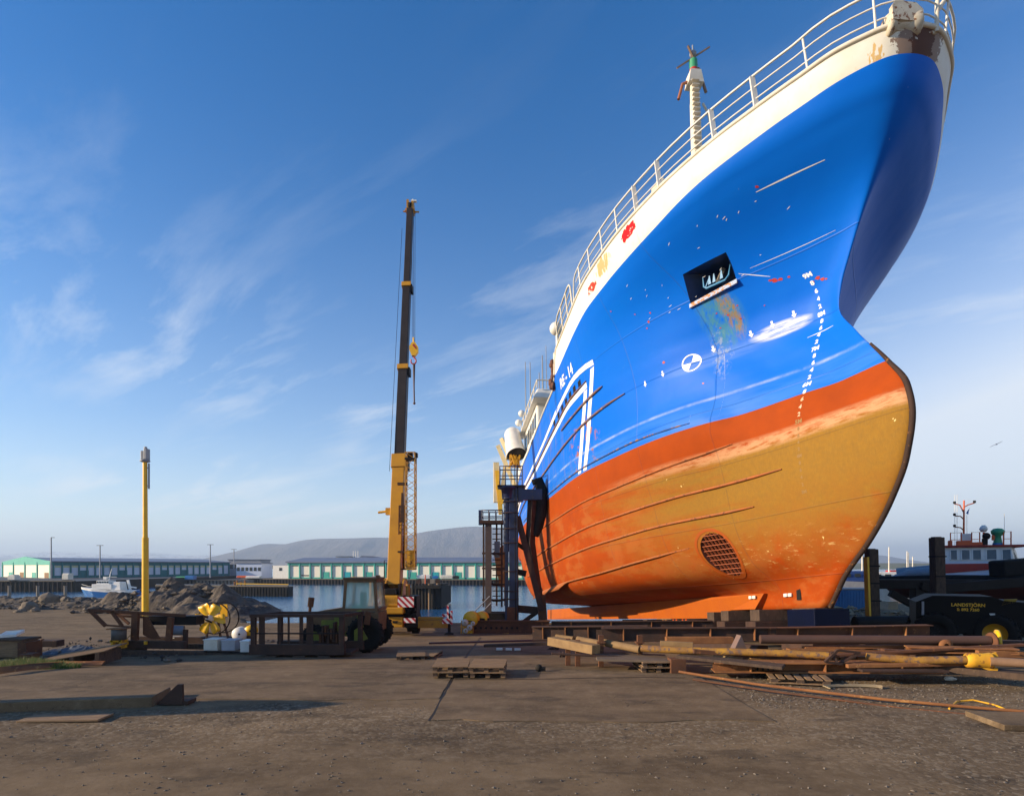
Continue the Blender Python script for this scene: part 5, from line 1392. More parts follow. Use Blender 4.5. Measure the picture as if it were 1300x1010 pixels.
# plank platform
pf = empty('plank_platform', (Lx(106, 15.6), 15.6, gz(-11, 15.6) + .04), R(8), 'weathered plank platform lying tilted beside the grass', 'platform')
for k in range(6):
    m = MB(); m.bar((-.85, -.52 + k * .2, .10 + k * .012), (.75, -.40 + k * .2, .36 + k * .012), .03, .18, up=(0, 1, 0), bev=.006); m.build('board', M['wood'], pf)
for x_ in (-.6, 0, .6):
    m = MB(); m.box((x_, 0, .07 + .08 * (x_ + .6)), (.1, 1.1, .13 + .16 * (x_ + .6))); m.build('bearer', M['wood_dark'], pf)
m = MB()                                   # long curved rusty sheet
P = [(Lx(-12, 13.3), 13.3), (Lx(30, 13.9), 13.9), (Lx(75, 14.6), 14.6), (Lx(130, 15.0), 15.0)]
vs = []
for k, (x, y) in enumerate(P): vs += [(x, y - .05, gz(x, y) + .05), (x, y + .22 - k * .04, gz(x, y) + .20 - .02 * k), (x, y + .24 - k * .04, gz(x, y) + .17 - .02 * k)]
m.add(vs, [(3 * k + j, 3 * k + 3 + j, 3 * k + 4 + j, 3 * k + 1 + j) for k in range(3) for j in range(2)], 0, True)
tag(m.build('steel_sheet', M['rust_orange']), 'long curved rusty steel sheet along the front of the grass', 'steel sheet')
# grass
def grass(name, c, rx, ry, n, hmax, lab, seed):
    rn = random.Random(seed); m = MB()
    for k in range(n):
        a = rn.uniform(0, 6.28); q = math.sqrt(rn.random()); x = c[0] + rx * q * math.cos(a); y = c[1] + ry * q * math.sin(a)
        h = hmax * rn.uniform(.4, 1) * (1.1 - q * .6); ln = rn.uniform(-.5, .5) * h; l2 = rn.uniform(-.3, .3) * h; z = gz(x, y) - .01; w_ = .008
        m.add([(x - w_, y, z), (x + w_, y, z), (x + ln * .4 + w_ * .7, y + l2 * .4, z + h * .6), (x + ln * .4 - w_ * .7, y + l2 * .4, z + h * .6), (x + ln, y + l2, z + h)], [(0, 1, 2, 3), (3, 2, 4)], rn.choice((0, 0, 1)))
    t = [worn('grass_green', (.06, .12, .02), (.10, .13, .03), None, 2), worn('dry_grass', (.20, .17, .06), (.12, .12, .04), None, 2)]
    return tag(m.build(name, t), lab, 'grass', None, 'stuff')
grass('grass', (Lx(30, 14.6), 14.7), 1.3, .35, 5200, .34, 'green grass tuft growing behind the rusty steel sheet', 1)
grass('grass', (Lx(128, 17.6), 17.6), .55, .3, 1300, .22, 'small green tuft of grass between the platform and the scrap frame', 2)
grass('grass', (Lx(195, 40), 40), 1.6, .4, 900, .35, 'thin grass at the foot of the yellow pole', 3)
# upright wedge plate throwing the long shadow, and a loose board
Yp = 10.75
m = MB(); m.prism([(-.27, 0), (.22, 0), (.21, .36), (.12, .36), (-.10, .16)], .05, (0, 0, 0), (1, -.05, 0), (0, 0, 1)); m.box((.05, .12, .03), (.5, .3, .06))
tag(m.build('wedge_plate', M['rust_dark'], None, (Lx(218, Yp), Yp, gz(-6, Yp) + .02)), 'dark triangular steel plate standing up in the left foreground', 'steel plate')
m = MB(); m.box((0, 0, .03), (1.25, .42, .035), bev=.008)
tag(m.build('loose_board', M['wood'], None, (Lx(84, 9.75), 9.75, gz(-7, 9.75) + .0), R(4)), 'flat weathered board on the gravel in the left foreground', 'board')

# ------------------------------------------------------------------ pallets
def pallet():
    e = empty('pallet', (0, 0, 0), 0, 'wooden pallet', 'pallet', 'wooden pallets lying in the yard')
    for x in (-.34, 0, .34):
        for y in (-.5, 0, .5):
            m = MB(); m.box((x, y, .055), (.10, .14, .07)); m.build('block', M['wood_dark'], e)
    for x in (-.34, 0, .34):
        m = MB(); m.box((x, 0, .01), (.10, 1.18, .02)); m.build('bearer', M['wood'], e)
    for k in range(7):
        m = MB(); m.box((random.uniform(-.006, .006), -.54 + k * .18, .103), (.80, .12, .02)); m.build('slat', M['wood'], e)
    return e
pp = pallet()
plc = [((573.5, 13.9), 0, 0.05, 'lower pallet of the left stack of two in the middle of the yard'), ((573.8, 13.95), .118, .03, 'upper pallet of the left stack of two in the middle of the yard'),
       ((621, 13.9), 0, -.02, 'lower pallet of the right stack, beside the left stack in the middle of the yard'), ((620, 13.92), .118, -.05, 'upper pallet of the right stack, beside the left stack in the middle of the yard'),
       ((522, 17.3), 0, .15, 'single pallet behind the crane side, left one of the far pair'), ((540, 17.6), -.02, -.1, 'single pallet just right of the other far one near the crane'),
       ((829, 14.4), 0.0, .0, 'pallet under the dark deck sheet, left of the yellow crate'), ((829, 14.4), .118, .04, 'pallet stacked second under the dark deck sheet'),
       ((1012, 12.9), .0, 1.3, 'flat sunlit pallet on the gravel in front of the yellow crate')]
for i, ((px, Y), dz_, rz_, lb) in enumerate(plc):
    o = pp if i == 0 else copy_tree(pp)
    x = Lx(px, Y); o.location = (x, Y, gz(x, Y) + .045 + dz_); o.rotation_euler = (0, 0, rz_); o['label'] = lb
    for ch in o.children: ch.location = ch.location
# yellow crate with chain
Y5 = 13.7; yx = Lx(982, Y5); yz = gz(yx, Y5) + .03
yc = empty('yellow_crate', (yx, Y5, yz), -.06, 'black and yellow steel crate with chain in it, under the long rusty pipe', 'crate')
for z_ in (.05, .30):
    m = MB(); m.path([(-.46, -.3, z_), (.46, -.3, z_), (.46, .3, z_), (-.46, .3, z_)], .02, 6, closed=True); m.build('rim_bar', M['yellow_bright'] if z_ > .2 else M['dark_metal'], yc)
for k in range(9):
    m = MB(); m.box((-.46 + k * .115, -.3, .17), (.035, .03, .26)); m.build('bar', M['dark_metal'], yc)
m = MB(); m.box((0, 0, .04), (.9, .58, .04)); m.box((0, .28, .15), (.9, .03, .25)); m.build('floor', M['dark_metal'], yc)
m = MB()
for k in range(46): m.ball((random.uniform(-.42, .42), random.uniform(-.28, .2), random.uniform(.08, .29)), random.uniform(.03, .055), n=6)
m.build('chain', worn('black_chain', (.03, .03, .03), (.12, .09, .04)), yc)
m = MB()
for k in range(12): m.box((random.uniform(-.45, .45), random.uniform(-.32, -.1), .31 + random.uniform(0, .03)), (random.uniform(.04, .12), .03, .025))
m.build('yellow_strap', M['yellow_bright'], yc)

# ------------------------------------------------------------------ beams and pipes in front of the ship
gB = 'steel beams laid across the slip under the bow'
ibeam('steel_beam', at(676, 803, 16.4), at(822, 802.5, 15.6), .34, .22, M['rust_dark'], 'left steel beam with bright stiffeners, under the hull beside the blue tower', 'steel beam', gB, 5)
ibeam('steel_beam', at(764, 805, 15.2), at(985, 804.5, 14.9), .32, .24, M['rust_dark'], 'middle long steel beam in front of the keel blocks', 'steel beam', gB, 4)
ibeam('steel_beam', at(975, 805, 14.9), at(1180, 801, 15.3), .32, .26, M['rust'], 'right steel beam that starts under the blue keel block', 'steel beam', gB, 3)
ibeam('steel_beam', at(700, 793, 19.5), at(905, 792, 19.0), .22, .2, M['rust_dark'], 'far thin beam directly below the orange keel', 'steel beam', gB, 4)
for (px, py, Y), lb in zip(((721, 824, 15.4), (733.5, 826, 15.2), (763, 820, 15.0), (812, 820, 14.8)), ('first short upright post from the left under the beams', 'second short upright post from the left under the beams', 'thick upright post under the joint of left and middle beam', 'upright post with sunlit edge under the middle beam')):
    p = at(px, py, Y); zz = gz(p.x, Y)
    m = MB(); m.box((0, 0, (p.z + .28 - zz) / 2), (.12, .12, p.z + .28 - zz)); m.box((0, 0, p.z + .1 - zz), (.2, .2, .03)); tag(m.build('support_post', M['rust'], None, (p.x, Y, zz)), lb, 'post', 'posts under the slip beams')
gL = 'yellowish timbers and pipes along the slip edge'
def pipe(name, pts, r, mat, lab, grp=None, cat='pipe', n=14):
    c = Vector(pts[0]); m = MB(); m.path([Vector(p) - c for p in pts], r, n); return tag(m.build(name, mat, None, c), lab, cat, grp)
pipe('pipe', [at(706, 808, 16.2), at(728, 811, 15.9)], .075, M['wood_new'], 'short pale pipe length left of the first posts', gL)
pipe('pipe', [at(733, 811, 15.8), at(760, 816, 15.4)], .085, M['wood_new'], 'pale pipe length between the second and the thick post', gL)
pipe('pipe', [at(766, 815, 15.2), at(812, 824, 14.6)], .095, M['wood_new'], 'pale pipe with blue stain leading to the yellow pipe', gL)
beam('timber', at(700, 813, 15.8), at(757, 824, 14.6), .3, .22, M['wood_new'], 'square pale timber on the ground at the left end of the slip edge', 'timber', gL)
beam('timber', at(838, 816, 14.6), at(880, 818, 14.4), .16, .12, M['wood_new'], 'pale loose timber in front of the middle beam', 'timber', gL)
# dark deck plate over the pallets
m = MB(); m.add([(-1.0, -.25, 0), (.65, -.55, 0), (.75, .35, .02), (-.95, .9, .02)] + [(-1.0, -.25, -.05), (.65, -.55, -.05), (.75, .35, -.03), (-.95, .9, -.03)], [(0, 1, 2, 3), (1, 0, 4, 5), (2, 1, 5, 6), (3, 2, 6, 7), (0, 3, 7, 4)])
pcx = Lx(808, 14.5); tag(m.build('deck_sheet', worn('grey_sheet', (.16, .12, .085), (.08, .06, .05)), None, (pcx, 14.4, gz(pcx, 14.4) + .30)), 'brown plywood sheet laid over the pallets by the slip edge', 'sheet')
m = MB(); m.box((0, 0, .16), (.34, .34, .32)); tag(m.build('wood_block', M['rust'], None, (Lx(859, 13.9), 13.9, gz(4, 13.9) + .02)), 'reddish brown block at the right end of the pallets under the sheet', 'block')
# the long pipes
pipe('pipe', [at(814, 822.5, 14.6), at(860, 825, 14.2), at(1000, 829, 13.6), at(1052, 832, 13.3)], .085, M['pipe_yellow'], 'long rusty yellow pipe passing over the yellow crate')
yp = [at(1100, 833, 13.0), at(1160, 838, 12.7), at(1232, 837, 12.4)]
pipe('pipe', yp, .085, M['pipe_yellow'], 'rusty yellow pipe that ends in the bright yellow collar')
c_ = at(1242, 838, 12.35); m = MB()
m.lathe((0, 0, 0), [(.10, -.24), (.145, -.22), (.155, -.1), (.15, .1), (.17, .2), (.17, .23), (.11, .24)], axis=(1, -.18, 0), n=18)
m.bar((.05, -.05, .05), (.30, -.1, .14), .05, .10); m.bar((.05, -.05, -.1), (.30, -.1, -.19), .05, .10)
tag(m.build('pipe_collar', M['yellow_dirty'], None, c_), 'bright yellow forked collar at the end of the rusty yellow pipe', 'collar')
pipe('pipe', [at(1257, 839, 12.2), at(1330, 843, 11.8)], .09, worn('rusty_pole', (.28, .17, .10), (.16, .09, .05)), 'brown pipe leading out of the right edge from the yellow collar')
e = empty('drain_pipe', at(965, 811, 14.3), 0, 'long dark brown pipe with a wide flange at its right end', 'pipe'); o0 = Vector(e.location)
m = MB(); m.path([Vector((0, 0, 0)), at(1256, 812.5, 13.7) - o0], .105, 16); m.build('tube', worn('brown_pipe', (.10, .055, .04), (.07, .04, .035), None, 1.5, rough=.6), e)
m = MB(); q = at(1257, 815, 13.7) - o0; m.lathe(q, [(.02, 0), (.22, 0), (.24, .04), (.02, .05)], axis=(1, -.1, 0), n=22); m.build('flange', M['rust'], e)
m = MB(); q = at(1201, 819, 13.6) - o0; m.lathe(q, [(.05, -.03), (.14, -.03), (.14, .03), (.05, .03)], axis=(.2, 1, 0), n=18); m.box(q + Vector((0, 0, -.12)), (.3, .06, .1)); m.build('lifting_eye', M['rust_orange'], e)
m = MB(); m.lathe((0, 0, 0), [(.17, -.04), (.30, -.03), (.30, .03), (.17, .04)], axis=(1, -.5, 0), n=24); tag(m.build('yellow_ring', M['yellow_bright'], None, at(1266, 815, 14.1)), 'loose bright yellow wheel rim leaning on the flange beside the tyre', 'ring')
# rusty triangle and sleepers
m = MB(); m.prism([(-.15, 0), (.17, 0), (.02, .34)], .22, (0, 0, 0), (1, .1, 0), (0, 0, 1)); tag(m.build('steel_wedge', worn('bluish_rust', (.17, .12, .11), (.26, .13, .05)), None, at(937, 824, 14.0)), 'rusty pointed steel wedge standing behind the yellow pipe', 'wedge')
k_ = 0
ORD = ['first', 'second', 'third', 'fourth', 'fifth', 'sixth', 'seventh', 'eighth', 'ninth', 'tenth', 'eleventh', 'twelfth', 'thirteenth', 'fourteenth', 'fifteenth', 'sixteenth', 'seventeenth', 'eighteenth', 'nineteenth', 'twentieth', 'last']
SL = [f'{o} brown sleeper end from the left in the row behind the pipes' for o in ORD]
for px in list(range(922, 938, 8)) + list(range(950, 1140, 11)):
    Y = 15.0 - (px - 922) * .0022; x = Lx(px, Y); m = MB(); h_ = random.uniform(.34, .42)
    m.box((0, 0, h_ / 2 - .02), (.15 + random.uniform(0, .06), 1.2, h_ + .04), bev=.01)
    tag(m.build('sleeper', worn('sleeper_%d' % k_, (.34 * random.uniform(.8, 1.1), .19, .08), (.2, .10, .05), (.12, .08, .05), 3), None, (x, Y + .2, gz(x, Y))), SL[k_], 'sleeper', 'row of sleepers under the pipes'); k_ += 1
ibeam('flat_beam', at(905, 845, 13.6), at(1190, 846, 12.9), .20, .5, M['rust_orange'], 'wide orange brown beam on the ground behind the yellow crate', 'steel beam', 'low beams in front of the pipes', 3)
ibeam('flat_beam', at(1150, 823, 13.6), at(1290, 826, 12.9), .10, .35, M['rust_orange'], 'flat orange beam end above the yellow collar', 'steel beam', 'low beams in front of the pipes', 2)
beam('timber', at(862, 832, 14.1), at(995, 846, 12.9), .5, .07, M['wood_dark'], 'dark plank slanting forward left of the yellow crate', 'timber', gL)
beam('timber', at(1185, 846, 13.0), at(1310, 858, 12.0), .5, .13, M['wood_dark'], 'dark thick plank under the yellow collar at the right', 'timber', gL)
beam('timber', at(1020, 822, 14.3), at(1240, 818, 13.9), .22, .07, M['rust_orange'], 'orange rusty flat bar lying right under the dark brown pipe', 'bar', gL)
beam('timber', at(1050, 832, 13.4), at(1300, 818, 13.1), .14, .06, M['rust'], 'thin rusty bar crossing over the yellow pipe toward the right edge', 'bar', gL)
# collapsed rusty bracket over the pipe
br = empty('folded_bracket', at(1062, 840, 12.9), 0, 'rusty folded steel bracket hooked over the yellow pipe', 'bracket')
for a, b in (((-.25, 0, 0), (.02, 0, .26)), ((.02, 0, .26), (.5, 0, .2)), ((.5, 0, .2), (.1, .05, -.03)), ((-.1, .03, .22), (.02, 0, -.02)), ((-.22, 0, 0), (.12, 0, -.04))):
    m = MB(); m.bar(a, b, .07, .05); m.build('arm', M['rust_dark'], br)
# yard clutter: rails sunk in the ground, cable, boards
pipe('rail', [at(862, 852, 13.3), at(960, 868, 12.2), at(1120, 887, 10.9), at(1230, 897, 10.4), at(1330, 905, 10.0)], .03, M['rust_orange'], 'thin rusty rail curving through the gravel toward the right edge', None, 'rail', 6)
pipe('rail', [at(880, 862, 12.8), at(980, 877, 11.7), at(1150, 899, 10.5), at(1320, 915, 9.7)], .022, M['rust'], 'second thinner rail running in front of the first one', None, 'rail', 6)
pipe('hose', [at(1205, 899, 10.45), at(1215, 890, 10.9), at(1235, 888, 11.0), at(1262, 894, 10.7), at(1300, 909, 10.0), at(1330, 918, 9.6)], .018, M['yellow_dirty'], 'orange hose looping off the end of the rail', None, 'hose', 6)
m = MB()
for k in range(3): m.path([Vector((.55 * math.sin(a) * (1 + .05 * k), .16 * math.cos(a) + .03 * k, .03 + .012 * k)) for a in np.linspace(-1.9, 1.9, 20)], .014, 6)
tag(m.build('cable_coil', worn('pale_cable', (.32, .25, .15), (.2, .15, .1)), None, (Lx(1085, 12.2), 12.2, gz(7, 12.2))), 'loops of pale cable on the gravel right of the flat pallet', 'cable')
rn = random.Random(12)
for i, (px, py, sx, lb) in enumerate(((1062, 851, .35, 'twisted scrap piece left of the small debris pile'), (1110, 852, .3, 'brown scrap lump in the debris pile'), (1140, 853, .25, 'dark scrap lump near the white rag'), (1165, 855, .3, 'tangled dark scrap beside the white rag'), (702, 812, .2, 'small brown offcut at the slip edge, left'), (716, 826, .16, 'tiny rubble lump left of the plywood sheet'))):
    Y = EYE * FPX / (py - HPY); x = Lx(px, Y); m = MB()
    for k in range(7): m.bar((rn.uniform(-sx, sx), rn.uniform(-.12, .12), rn.uniform(.02, .05)), (rn.uniform(-sx, sx), rn.uniform(-.12, .12), rn.uniform(.03, .16)), rn.uniform(.03, .08), rn.uniform(.02, .05))
    tag(m.build('scrap_piece', M['rust_dark'], None, (x, Y, gz(x, Y))), lb, 'scrap')
m = MB(); m.ball((0, 0, .04), .09, n=8, sq=(1.3, .8, .6)); m.ball((.1, .02, .03), .06, n=8, sq=(1.3, 1, .5)); tag(m.build('white_rag', M['white'], None, (Lx(1205, 13.0), 13.0, gz(9, 13))), 'small white rag on the ground in front of the yellow collar', 'rag')
m = MB(); m.box((0, 0, .05), (1.6, .9, .09), bev=.01); tag(m.build('concrete_slab', M['slab'], None, (Lx(1290, 9.9), 9.5, gz(8, 9.6) + .0), R(-5)), 'low concrete slab corner at the right foreground edge', 'slab')
beam('steel_bar', at(545, 816, 20.0), at(700, 812, 19.0), .10, .06, worn('dark_red_bar', (.12, .03, .03), (.07, .03, .03)), 'long dark red bar lying on the ground below the yellow winch', 'bar')
beam('steel_bar', at(615, 819, 18.6), at(735, 815, 18.0), .22, .08, M['rust_dark'], 'dark plank in front of the long red bar', 'bar')
for px, lb in ((634, 'left one of three small white kerb marks by the red bar'), (646, 'middle one of three small white kerb marks by the red bar'), (657, 'right one of three small white kerb marks by the red bar')):
    m = MB(); m.box((0, 0, .04), (.2, .1, .07), bev=.01); p = at(px, 816, 19.2); tag(m.build('kerb_stone', M['white'], None, (p.x, 19.2, gz(p.x, 19.2) + .04)), lb, 'kerb stone')
m = MB(); m.ball((0, 0, .06), .09, n=8); m.box((.06, 0, .04), (.2, .12, .08)); tag(m.build('rock', M['wet_quay'], None, (Lx(684, 14.3), 14.3, gz(.6, 14.3) + .04)), 'dark stone lying alone right of the pallet stacks', 'rock')

# ------------------------------------------------------------------ keel blocks
gK = 'wooden and steel blocks carrying the keel'
def ship_pt(s, b, z): return SHIP_M @ Vector((s, b, z))
nb = bpy.data.objects.new('keel_block', None); col.objects.link(nb); nb.location = ship_pt(.55, 0, -.62); nb.rotation_euler = SHIP_M.to_euler(); tag(nb, 'dark blue keel block right under the forefoot', 'keel block', gK)
m = MB(); m.box((0, 0, .30), (1.3, 1.0, .58), bev=.02); m.build('body', M['navy'], nb)
m = MB(); m.box((0, 0, .015 + .59), (1.1, .8, .025)); m.build('pad', M['wood_dark'], nb)
m = MB(); m.box((0, 0, -.28), (1.5, 1.3, .55)); m.build('footing', M['rust_dark'], nb)
labs = ['first timber keel block aft of the blue one', 'second timber keel block aft of the blue one', 'third timber keel block aft of the blue one', 'fourth timber keel block aft of the blue one', 'fifth timber keel block aft of the blue one', 'sixth timber keel block aft of the blue one', 'seventh timber keel block aft of the blue one', 'eighth timber keel block aft of the blue one']
for i, (s_, b_, zt_) in enumerate(((2.2, .5, .0), (4.2, .35, .0), (5.3, .35, -.03), (7.6, .3, -.28), (8.6, .3, -.28), (9.8, .3, -.28), (12.5, .3, -.28), (16, .3, -.28))):
    kb = bpy.data.objects.new('keel_block', None); col.objects.link(kb); kb.location = ship_pt(s_, 0, zt_ - .36); kb.rotation_euler = SHIP_M.to_euler(); tag(kb, labs[i], 'keel block', gK)
    m = MB(); m.box((0, 0, .18), (.55, 1.9, .34), bev=.015); m.build('upper_timber', M['wood_dark'], kb)
    m = MB(); m.box((0, 0, -.25), (.60, 2.2, .5), bev=.02); m.build('lower_timber', M['rust_dark'], kb)
    if i in (3, 4, 5):
        for y_ in (.99,):
            m = MB(); m.box((-.2, y_, .18), (.12, .02, .34)); m.box((.15, y_, .18), (.12, .02, .34)); m.build('orange_splash', M['rust_orange'] if i == 5 else M['orange'], kb)
# slip rails under the cradle going down into the water
for b_, lb in ((-2.2, 'far slipway rail running down into the water under the ship'), (2.2, 'near slipway rail running down into the water under the ship')):
    p0 = ship_pt(-.5, b_, -1.15); p1 = ship_pt(45, b_, -1.25); beam('slip_rail', p0, p1, .3, .4, M['rust_dark'], lb, 'rail', 'slipway rails')

rn = random.Random(77)
for i, (a, b, Y, w_, h_, mt, lb) in enumerate((
 ((880, 826), (1010, 836), 14.0, .14, .10, 'rust', 'rusty angle bar lying under the yellow pipe left of the steel wedge'),
 ((1000, 826), (1150, 829), 14.1, .20, .12, 'rust_orange', 'orange rusty channel between the dark pipe and the folded bracket'),
 ((1120, 826), (1275, 832), 13.4, .16, .10, 'rust', 'rusty channel directly behind the right end of the yellow pipe'),
 ((1075, 845), (1235, 842), 12.7, .12, .08, 'rust_orange', 'long thin orange bar in front of the yellow pipe'),
 ((845, 812), (930, 812), 14.9, .22, .16, 'rust_orange', 'short orange channel lying against the middle beam'),
 ((1150, 813), (1300, 817), 14.6, .25, .16, 'rust_dark', 'dark channel behind the flange of the dark brown pipe'),
 ((1240, 829), (1320, 831), 12.9, .12, .14, 'rust_orange', 'orange square tube above the brown pipe at the right edge'),
 ((700, 829), (790, 834), 14.6, .10, .05, 'rust_dark', 'thin dark bar on the ground left of the plywood sheet'),
 ((1090, 850), (1200, 851), 12.6, .3, .05, 'rust_dark', 'dark flat sheet edge behind the debris pile'))):
    beam('steel_bar', at(*a, Y), at(*b, Y - .1), w_, h_, M[mt], lb, 'bar', 'loose steel bars in front of the ship')

m = MB(); a = Vector((Lx(-90, 10.0), 9.98, 0)); b = Vector((Lx(192, 10.6), 10.62, 0)); L_ = (b - a).length
m.box((0, .45, -.02), (L_, .9, .36), bev=.015)
c_ = (a + b) / 2; o = m.build('concrete_ledge', M['slab'], None, (c_.x, c_.y, gz(c_.x, c_.y) + .01), math.atan2(b.y - a.y, b.x - a.x)); tag(o, 'long low concrete ledge running in from the left edge to the wedge plate', 'ledge')
# ------------------------------------------------------------------ support tower beside the hull
Y6 = 29.5; tx6 = Lx(648, Y6); tz6 = gz(tx6, Y6)
T1 = empty('support_tower', (tx6, Y6, tz6), 0, 'tall navy steel tower with a railed platform and an arm against the hull', 'tower')
q6 = lambda px, py, dy=0.: Vector((Lx(px, Y6) - tx6, dy, Lz(py, Y6) - tz6))
TB = M['tower_blue']
def tb_(n, a, b, w_, h_, mt, par=T1, bev=.01):
    m = MB(); m.bar(a, b, w_, h_, bev=bev); return m.build(n, mt, par)
m = MB(); m.tube(q6(643.5, 700), q6(643.8, 622), .17, n=16); m.bar(q6(652, 790), q6(651.5, 622), .42, .45, bev=.02); m.bar(q6(643, 808), q6(643.5, 700), .16, .3)
col6 = m.build('column', TB, T1)
m = MB(); m.bar(q6(650, 808), q6(650, 770), .5, .55, bev=.02); m.tube(q6(650, 783, -.30), q6(650, 783, -.26), .06, n=10); m.build('column_foot', M['rust'], T1)
for py in (637, 651, 671, 689, 725, 750, 760):
    m = MB(); c = q6(648.5, py); m.path([c + Vector((.38 * math.cos(a) , .34 * math.sin(a), 0)) for a in np.linspace(0, 2 * math.pi, 15)[:-1]], .025, 6, closed=True); m.build('clamp_ring', M['rust_dark'], T1)
for px in (654.5, 658):
    m = MB(); m.tube(q6(px, 800, -.3), q6(px - 1, 590, -.3), .022, n=6); m.build('cable', M['dark_metal'], T1)
m = MB(); m.lathe(q6(645, 623), [(.30, -.4), (.34, .05), (.50, .12), (.50, .2), (.05, .2)], n=18); m.bar(q6(648, 627), q6(664, 627), .5, .75); m.build('column_head', TB, T1)
tb_('arm', q6(655, 628), q6(688, 628), .45, .52, TB)
# platform
pl = MB(); pl.box(q6(649, 617.5) + Vector((0, .2, 0)), (1.35, 1.2, .07)); plo = pl.build('platform', M['dark_metal'], T1)
a, b = q6(634.5, 617), q6(663, 617); zt = q6(0, 593).z; zm = q6(0, 605).z
for z_ in (zt, zm):
    m = MB(); m.path([Vector((a.x, -.35, z_)), Vector((b.x, -.35, z_)), Vector((b.x, .8, z_)), Vector((a.x, .8, z_))], .03, 6, closed=True); m.build('guard_rail', TB, plo)
for x_ in np.linspace(a.x, b.x, 5):
    for y_ in (-.35, .8):
        m = MB(); m.tube((x_, y_, a.z), (x_, y_, zt), .025, n=6); m.build('stanchion', TB, plo)
# fender pad and legs
m = MB(); P = [q6(676, 612, .2), q6(684, 609, .2), q6(688, 622, .2), q6(687, 650, .2), q6(683, 668, .2), q6(679, 680, .2)]
m.path(P, [.16, .26, .30, .30, .28, .2], 10); m.build('fender_pad', M['black'], T1)
m = MB(); m.path([q6(676, 635, .1), q6(674, 668, .1), q6(673, 690, .1), q6(678, 720, .1), q6(686, 762, .1)], [.24, .22, .26, .22, .16], 4, smooth=False); m.build('curved_leg', M['rust_dark'], T1)
tb_('brace', q6(657, 655), q6(688, 775), .25, .3, M['rust_dark']); tb_('brace', q6(657, 690, .4), q6(672, 700, .4), .15, .2, M['rust_dark'])
tb_('leg', q6(691, 808, .2), q6(687, 755, .2), .42, .4, M['rust']); tb_('brace', q6(655, 725), q6(668, 728), .15, .3, M['dark_metal'])
tb_('cross_beam', q6(655, 773, .5), q6(690, 776, .5), .3, .36, M['rust_dark'])
tb_('brace', q6(656, 796, .4), q6(690, 772, .5), .12, .2, M['rust_dark'])
# perforated base beam
bb = empty('base_beam', q6(650, 795, -.5) + Vector((tx6, Y6, tz6)), 0, 'rusty box beam with a row of round holes at the foot of the navy tower', 'beam')
m = MB(); m.box((-.15, 0, 0), (3.9, .3, .62), bev=.02); m.box((-.15, -.02, .33), (4.0, .4, .05)); m.box((-.15, -.02, -.33), (4.0, .4, .05)); m.build('box_section', M['rust'], bb)
for k in range(9):
    m = MB(); m.tube((-1.75 + k * .25, -.16, .0), (-1.75 + k * .25, -.155, .0), .06, n=12); m.build('hole', M['black'], bb)
for k, (x_, w_) in enumerate(((-1.6, .5), (-.3, .9), (.8, .9))):
    m = MB(); m.box((x_, .1, -.48), (w_, .5, .28)); m.build('packing_block', M['rust_dark' if k else 'yellow_dirty'], bb)
pipe('yellow_pole', [at(606, 807, 28.4), at(646, 805, 28.6)], .06, M['yellow_bright'], 'short bright yellow pole on the ground under the perforated beam', None, 'pole')
# second tower with stair
Y7 = 33.0; tx7 = Lx(624, Y7); tz7 = gz(tx7, Y7)
T2 = empty('stair_tower', (tx7, Y7, tz7), 0, 'shorter dark rusty tower with stair and railed landing behind the navy tower', 'tower')
q7 = lambda px, py, dy=0.: Vector((Lx(px, Y7) - tx7, dy, Lz(py, Y7) - tz7))
m = MB(); m.bar(q7(620, 792), q7(620, 663), .34, .45); m.build('column', worn('weathered_post', (.10, .075, .07), (.06, .05, .05), (.2, .12, .06)), T2)
for px, dy in ((614, 0), (637, 0), (641, .9), (630, .9)):
    m = MB(); m.bar(q7(px, 770, dy), q7(px, 662, dy), .10, .1); m.build('post', M['rust_dark'], T2)
for py in (663, 702, 721, 741, 761, 777):
    m = MB(); m.bar(q7(612, py), q7(642, py + .5), .12, .10); m.build('cross_beam', M['rust_dark'], T2)
m = MB(); m.box(q7(625, 662.5, .3), (1.35, 1.3, .16)); l2 = m.build('landing', M['rust_dark'], T2)
for z_py in (648, 656):
    m = MB(); A, B = q7(612, z_py), q7(638, z_py); m.path([Vector((A.x, -.3, A.z)), Vector((B.x, -.3, A.z)), Vector((B.x, 1, A.z)), Vector((A.x, 1, A.z))], .035, 6, closed=True); m.build('guard_rail', TB, l2)
for x_ in np.linspace(q7(612, 0).x, q7(638, 0).x, 4):
    for y_ in (-.3, 1.0):
        m = MB(); m.tube((x_, y_, q7(0, 662).z), (x_, y_, q7(0, 648).z), .03, n=6); m.build('stanchion', TB, l2)
m = MB(); m.box(q7(610, 657, -.1), (.18, .4, .8)); m.build('blue_box', TB, l2)
for k in range(16):                        # ladder
    m = MB(); py = 664 + k * 6.6; m.bar(q7(625, py, .2), q7(635.5, py, .2), .04, .05); m.build('rung', M['dark_metal'], T2)
m = MB(); m.prism([(q7(626, 0).x, q7(0, 700).z), (q7(640, 0).x, q7(0, 690).z), (q7(640, 0).x, q7(0, 745).z), (q7(634, 0).x, q7(0, 745).z)], .1, (0, .6, 0), (1, 0, 0), (0, 0, 1)); m.build('bracing_plate', M['rust'], T2)
for a_, b_ in (((622, 756), (600, 778)), ((624, 764), (604, 786))):
    m = MB(); m.tube(q7(*a_, -.4), q7(*b_, -.9), .03, n=6); m.build('hand_rail', M['grey'], T2)
for px in (615, 642):
    m = MB(); m.box(q7(px, 790), (.3, .4, .9)); m.build('footing', M['rust_dark'], T2)
m = MB(); m.box(q7(628, 783, .3), (1.3, 1.4, .5)); m.build('machinery', M['dark_metal'], T2)
m = MB(); m.box(q7(631, 697, .3), (.3, .3, .9)); m.build('lamp_box', M['grey'], T2)

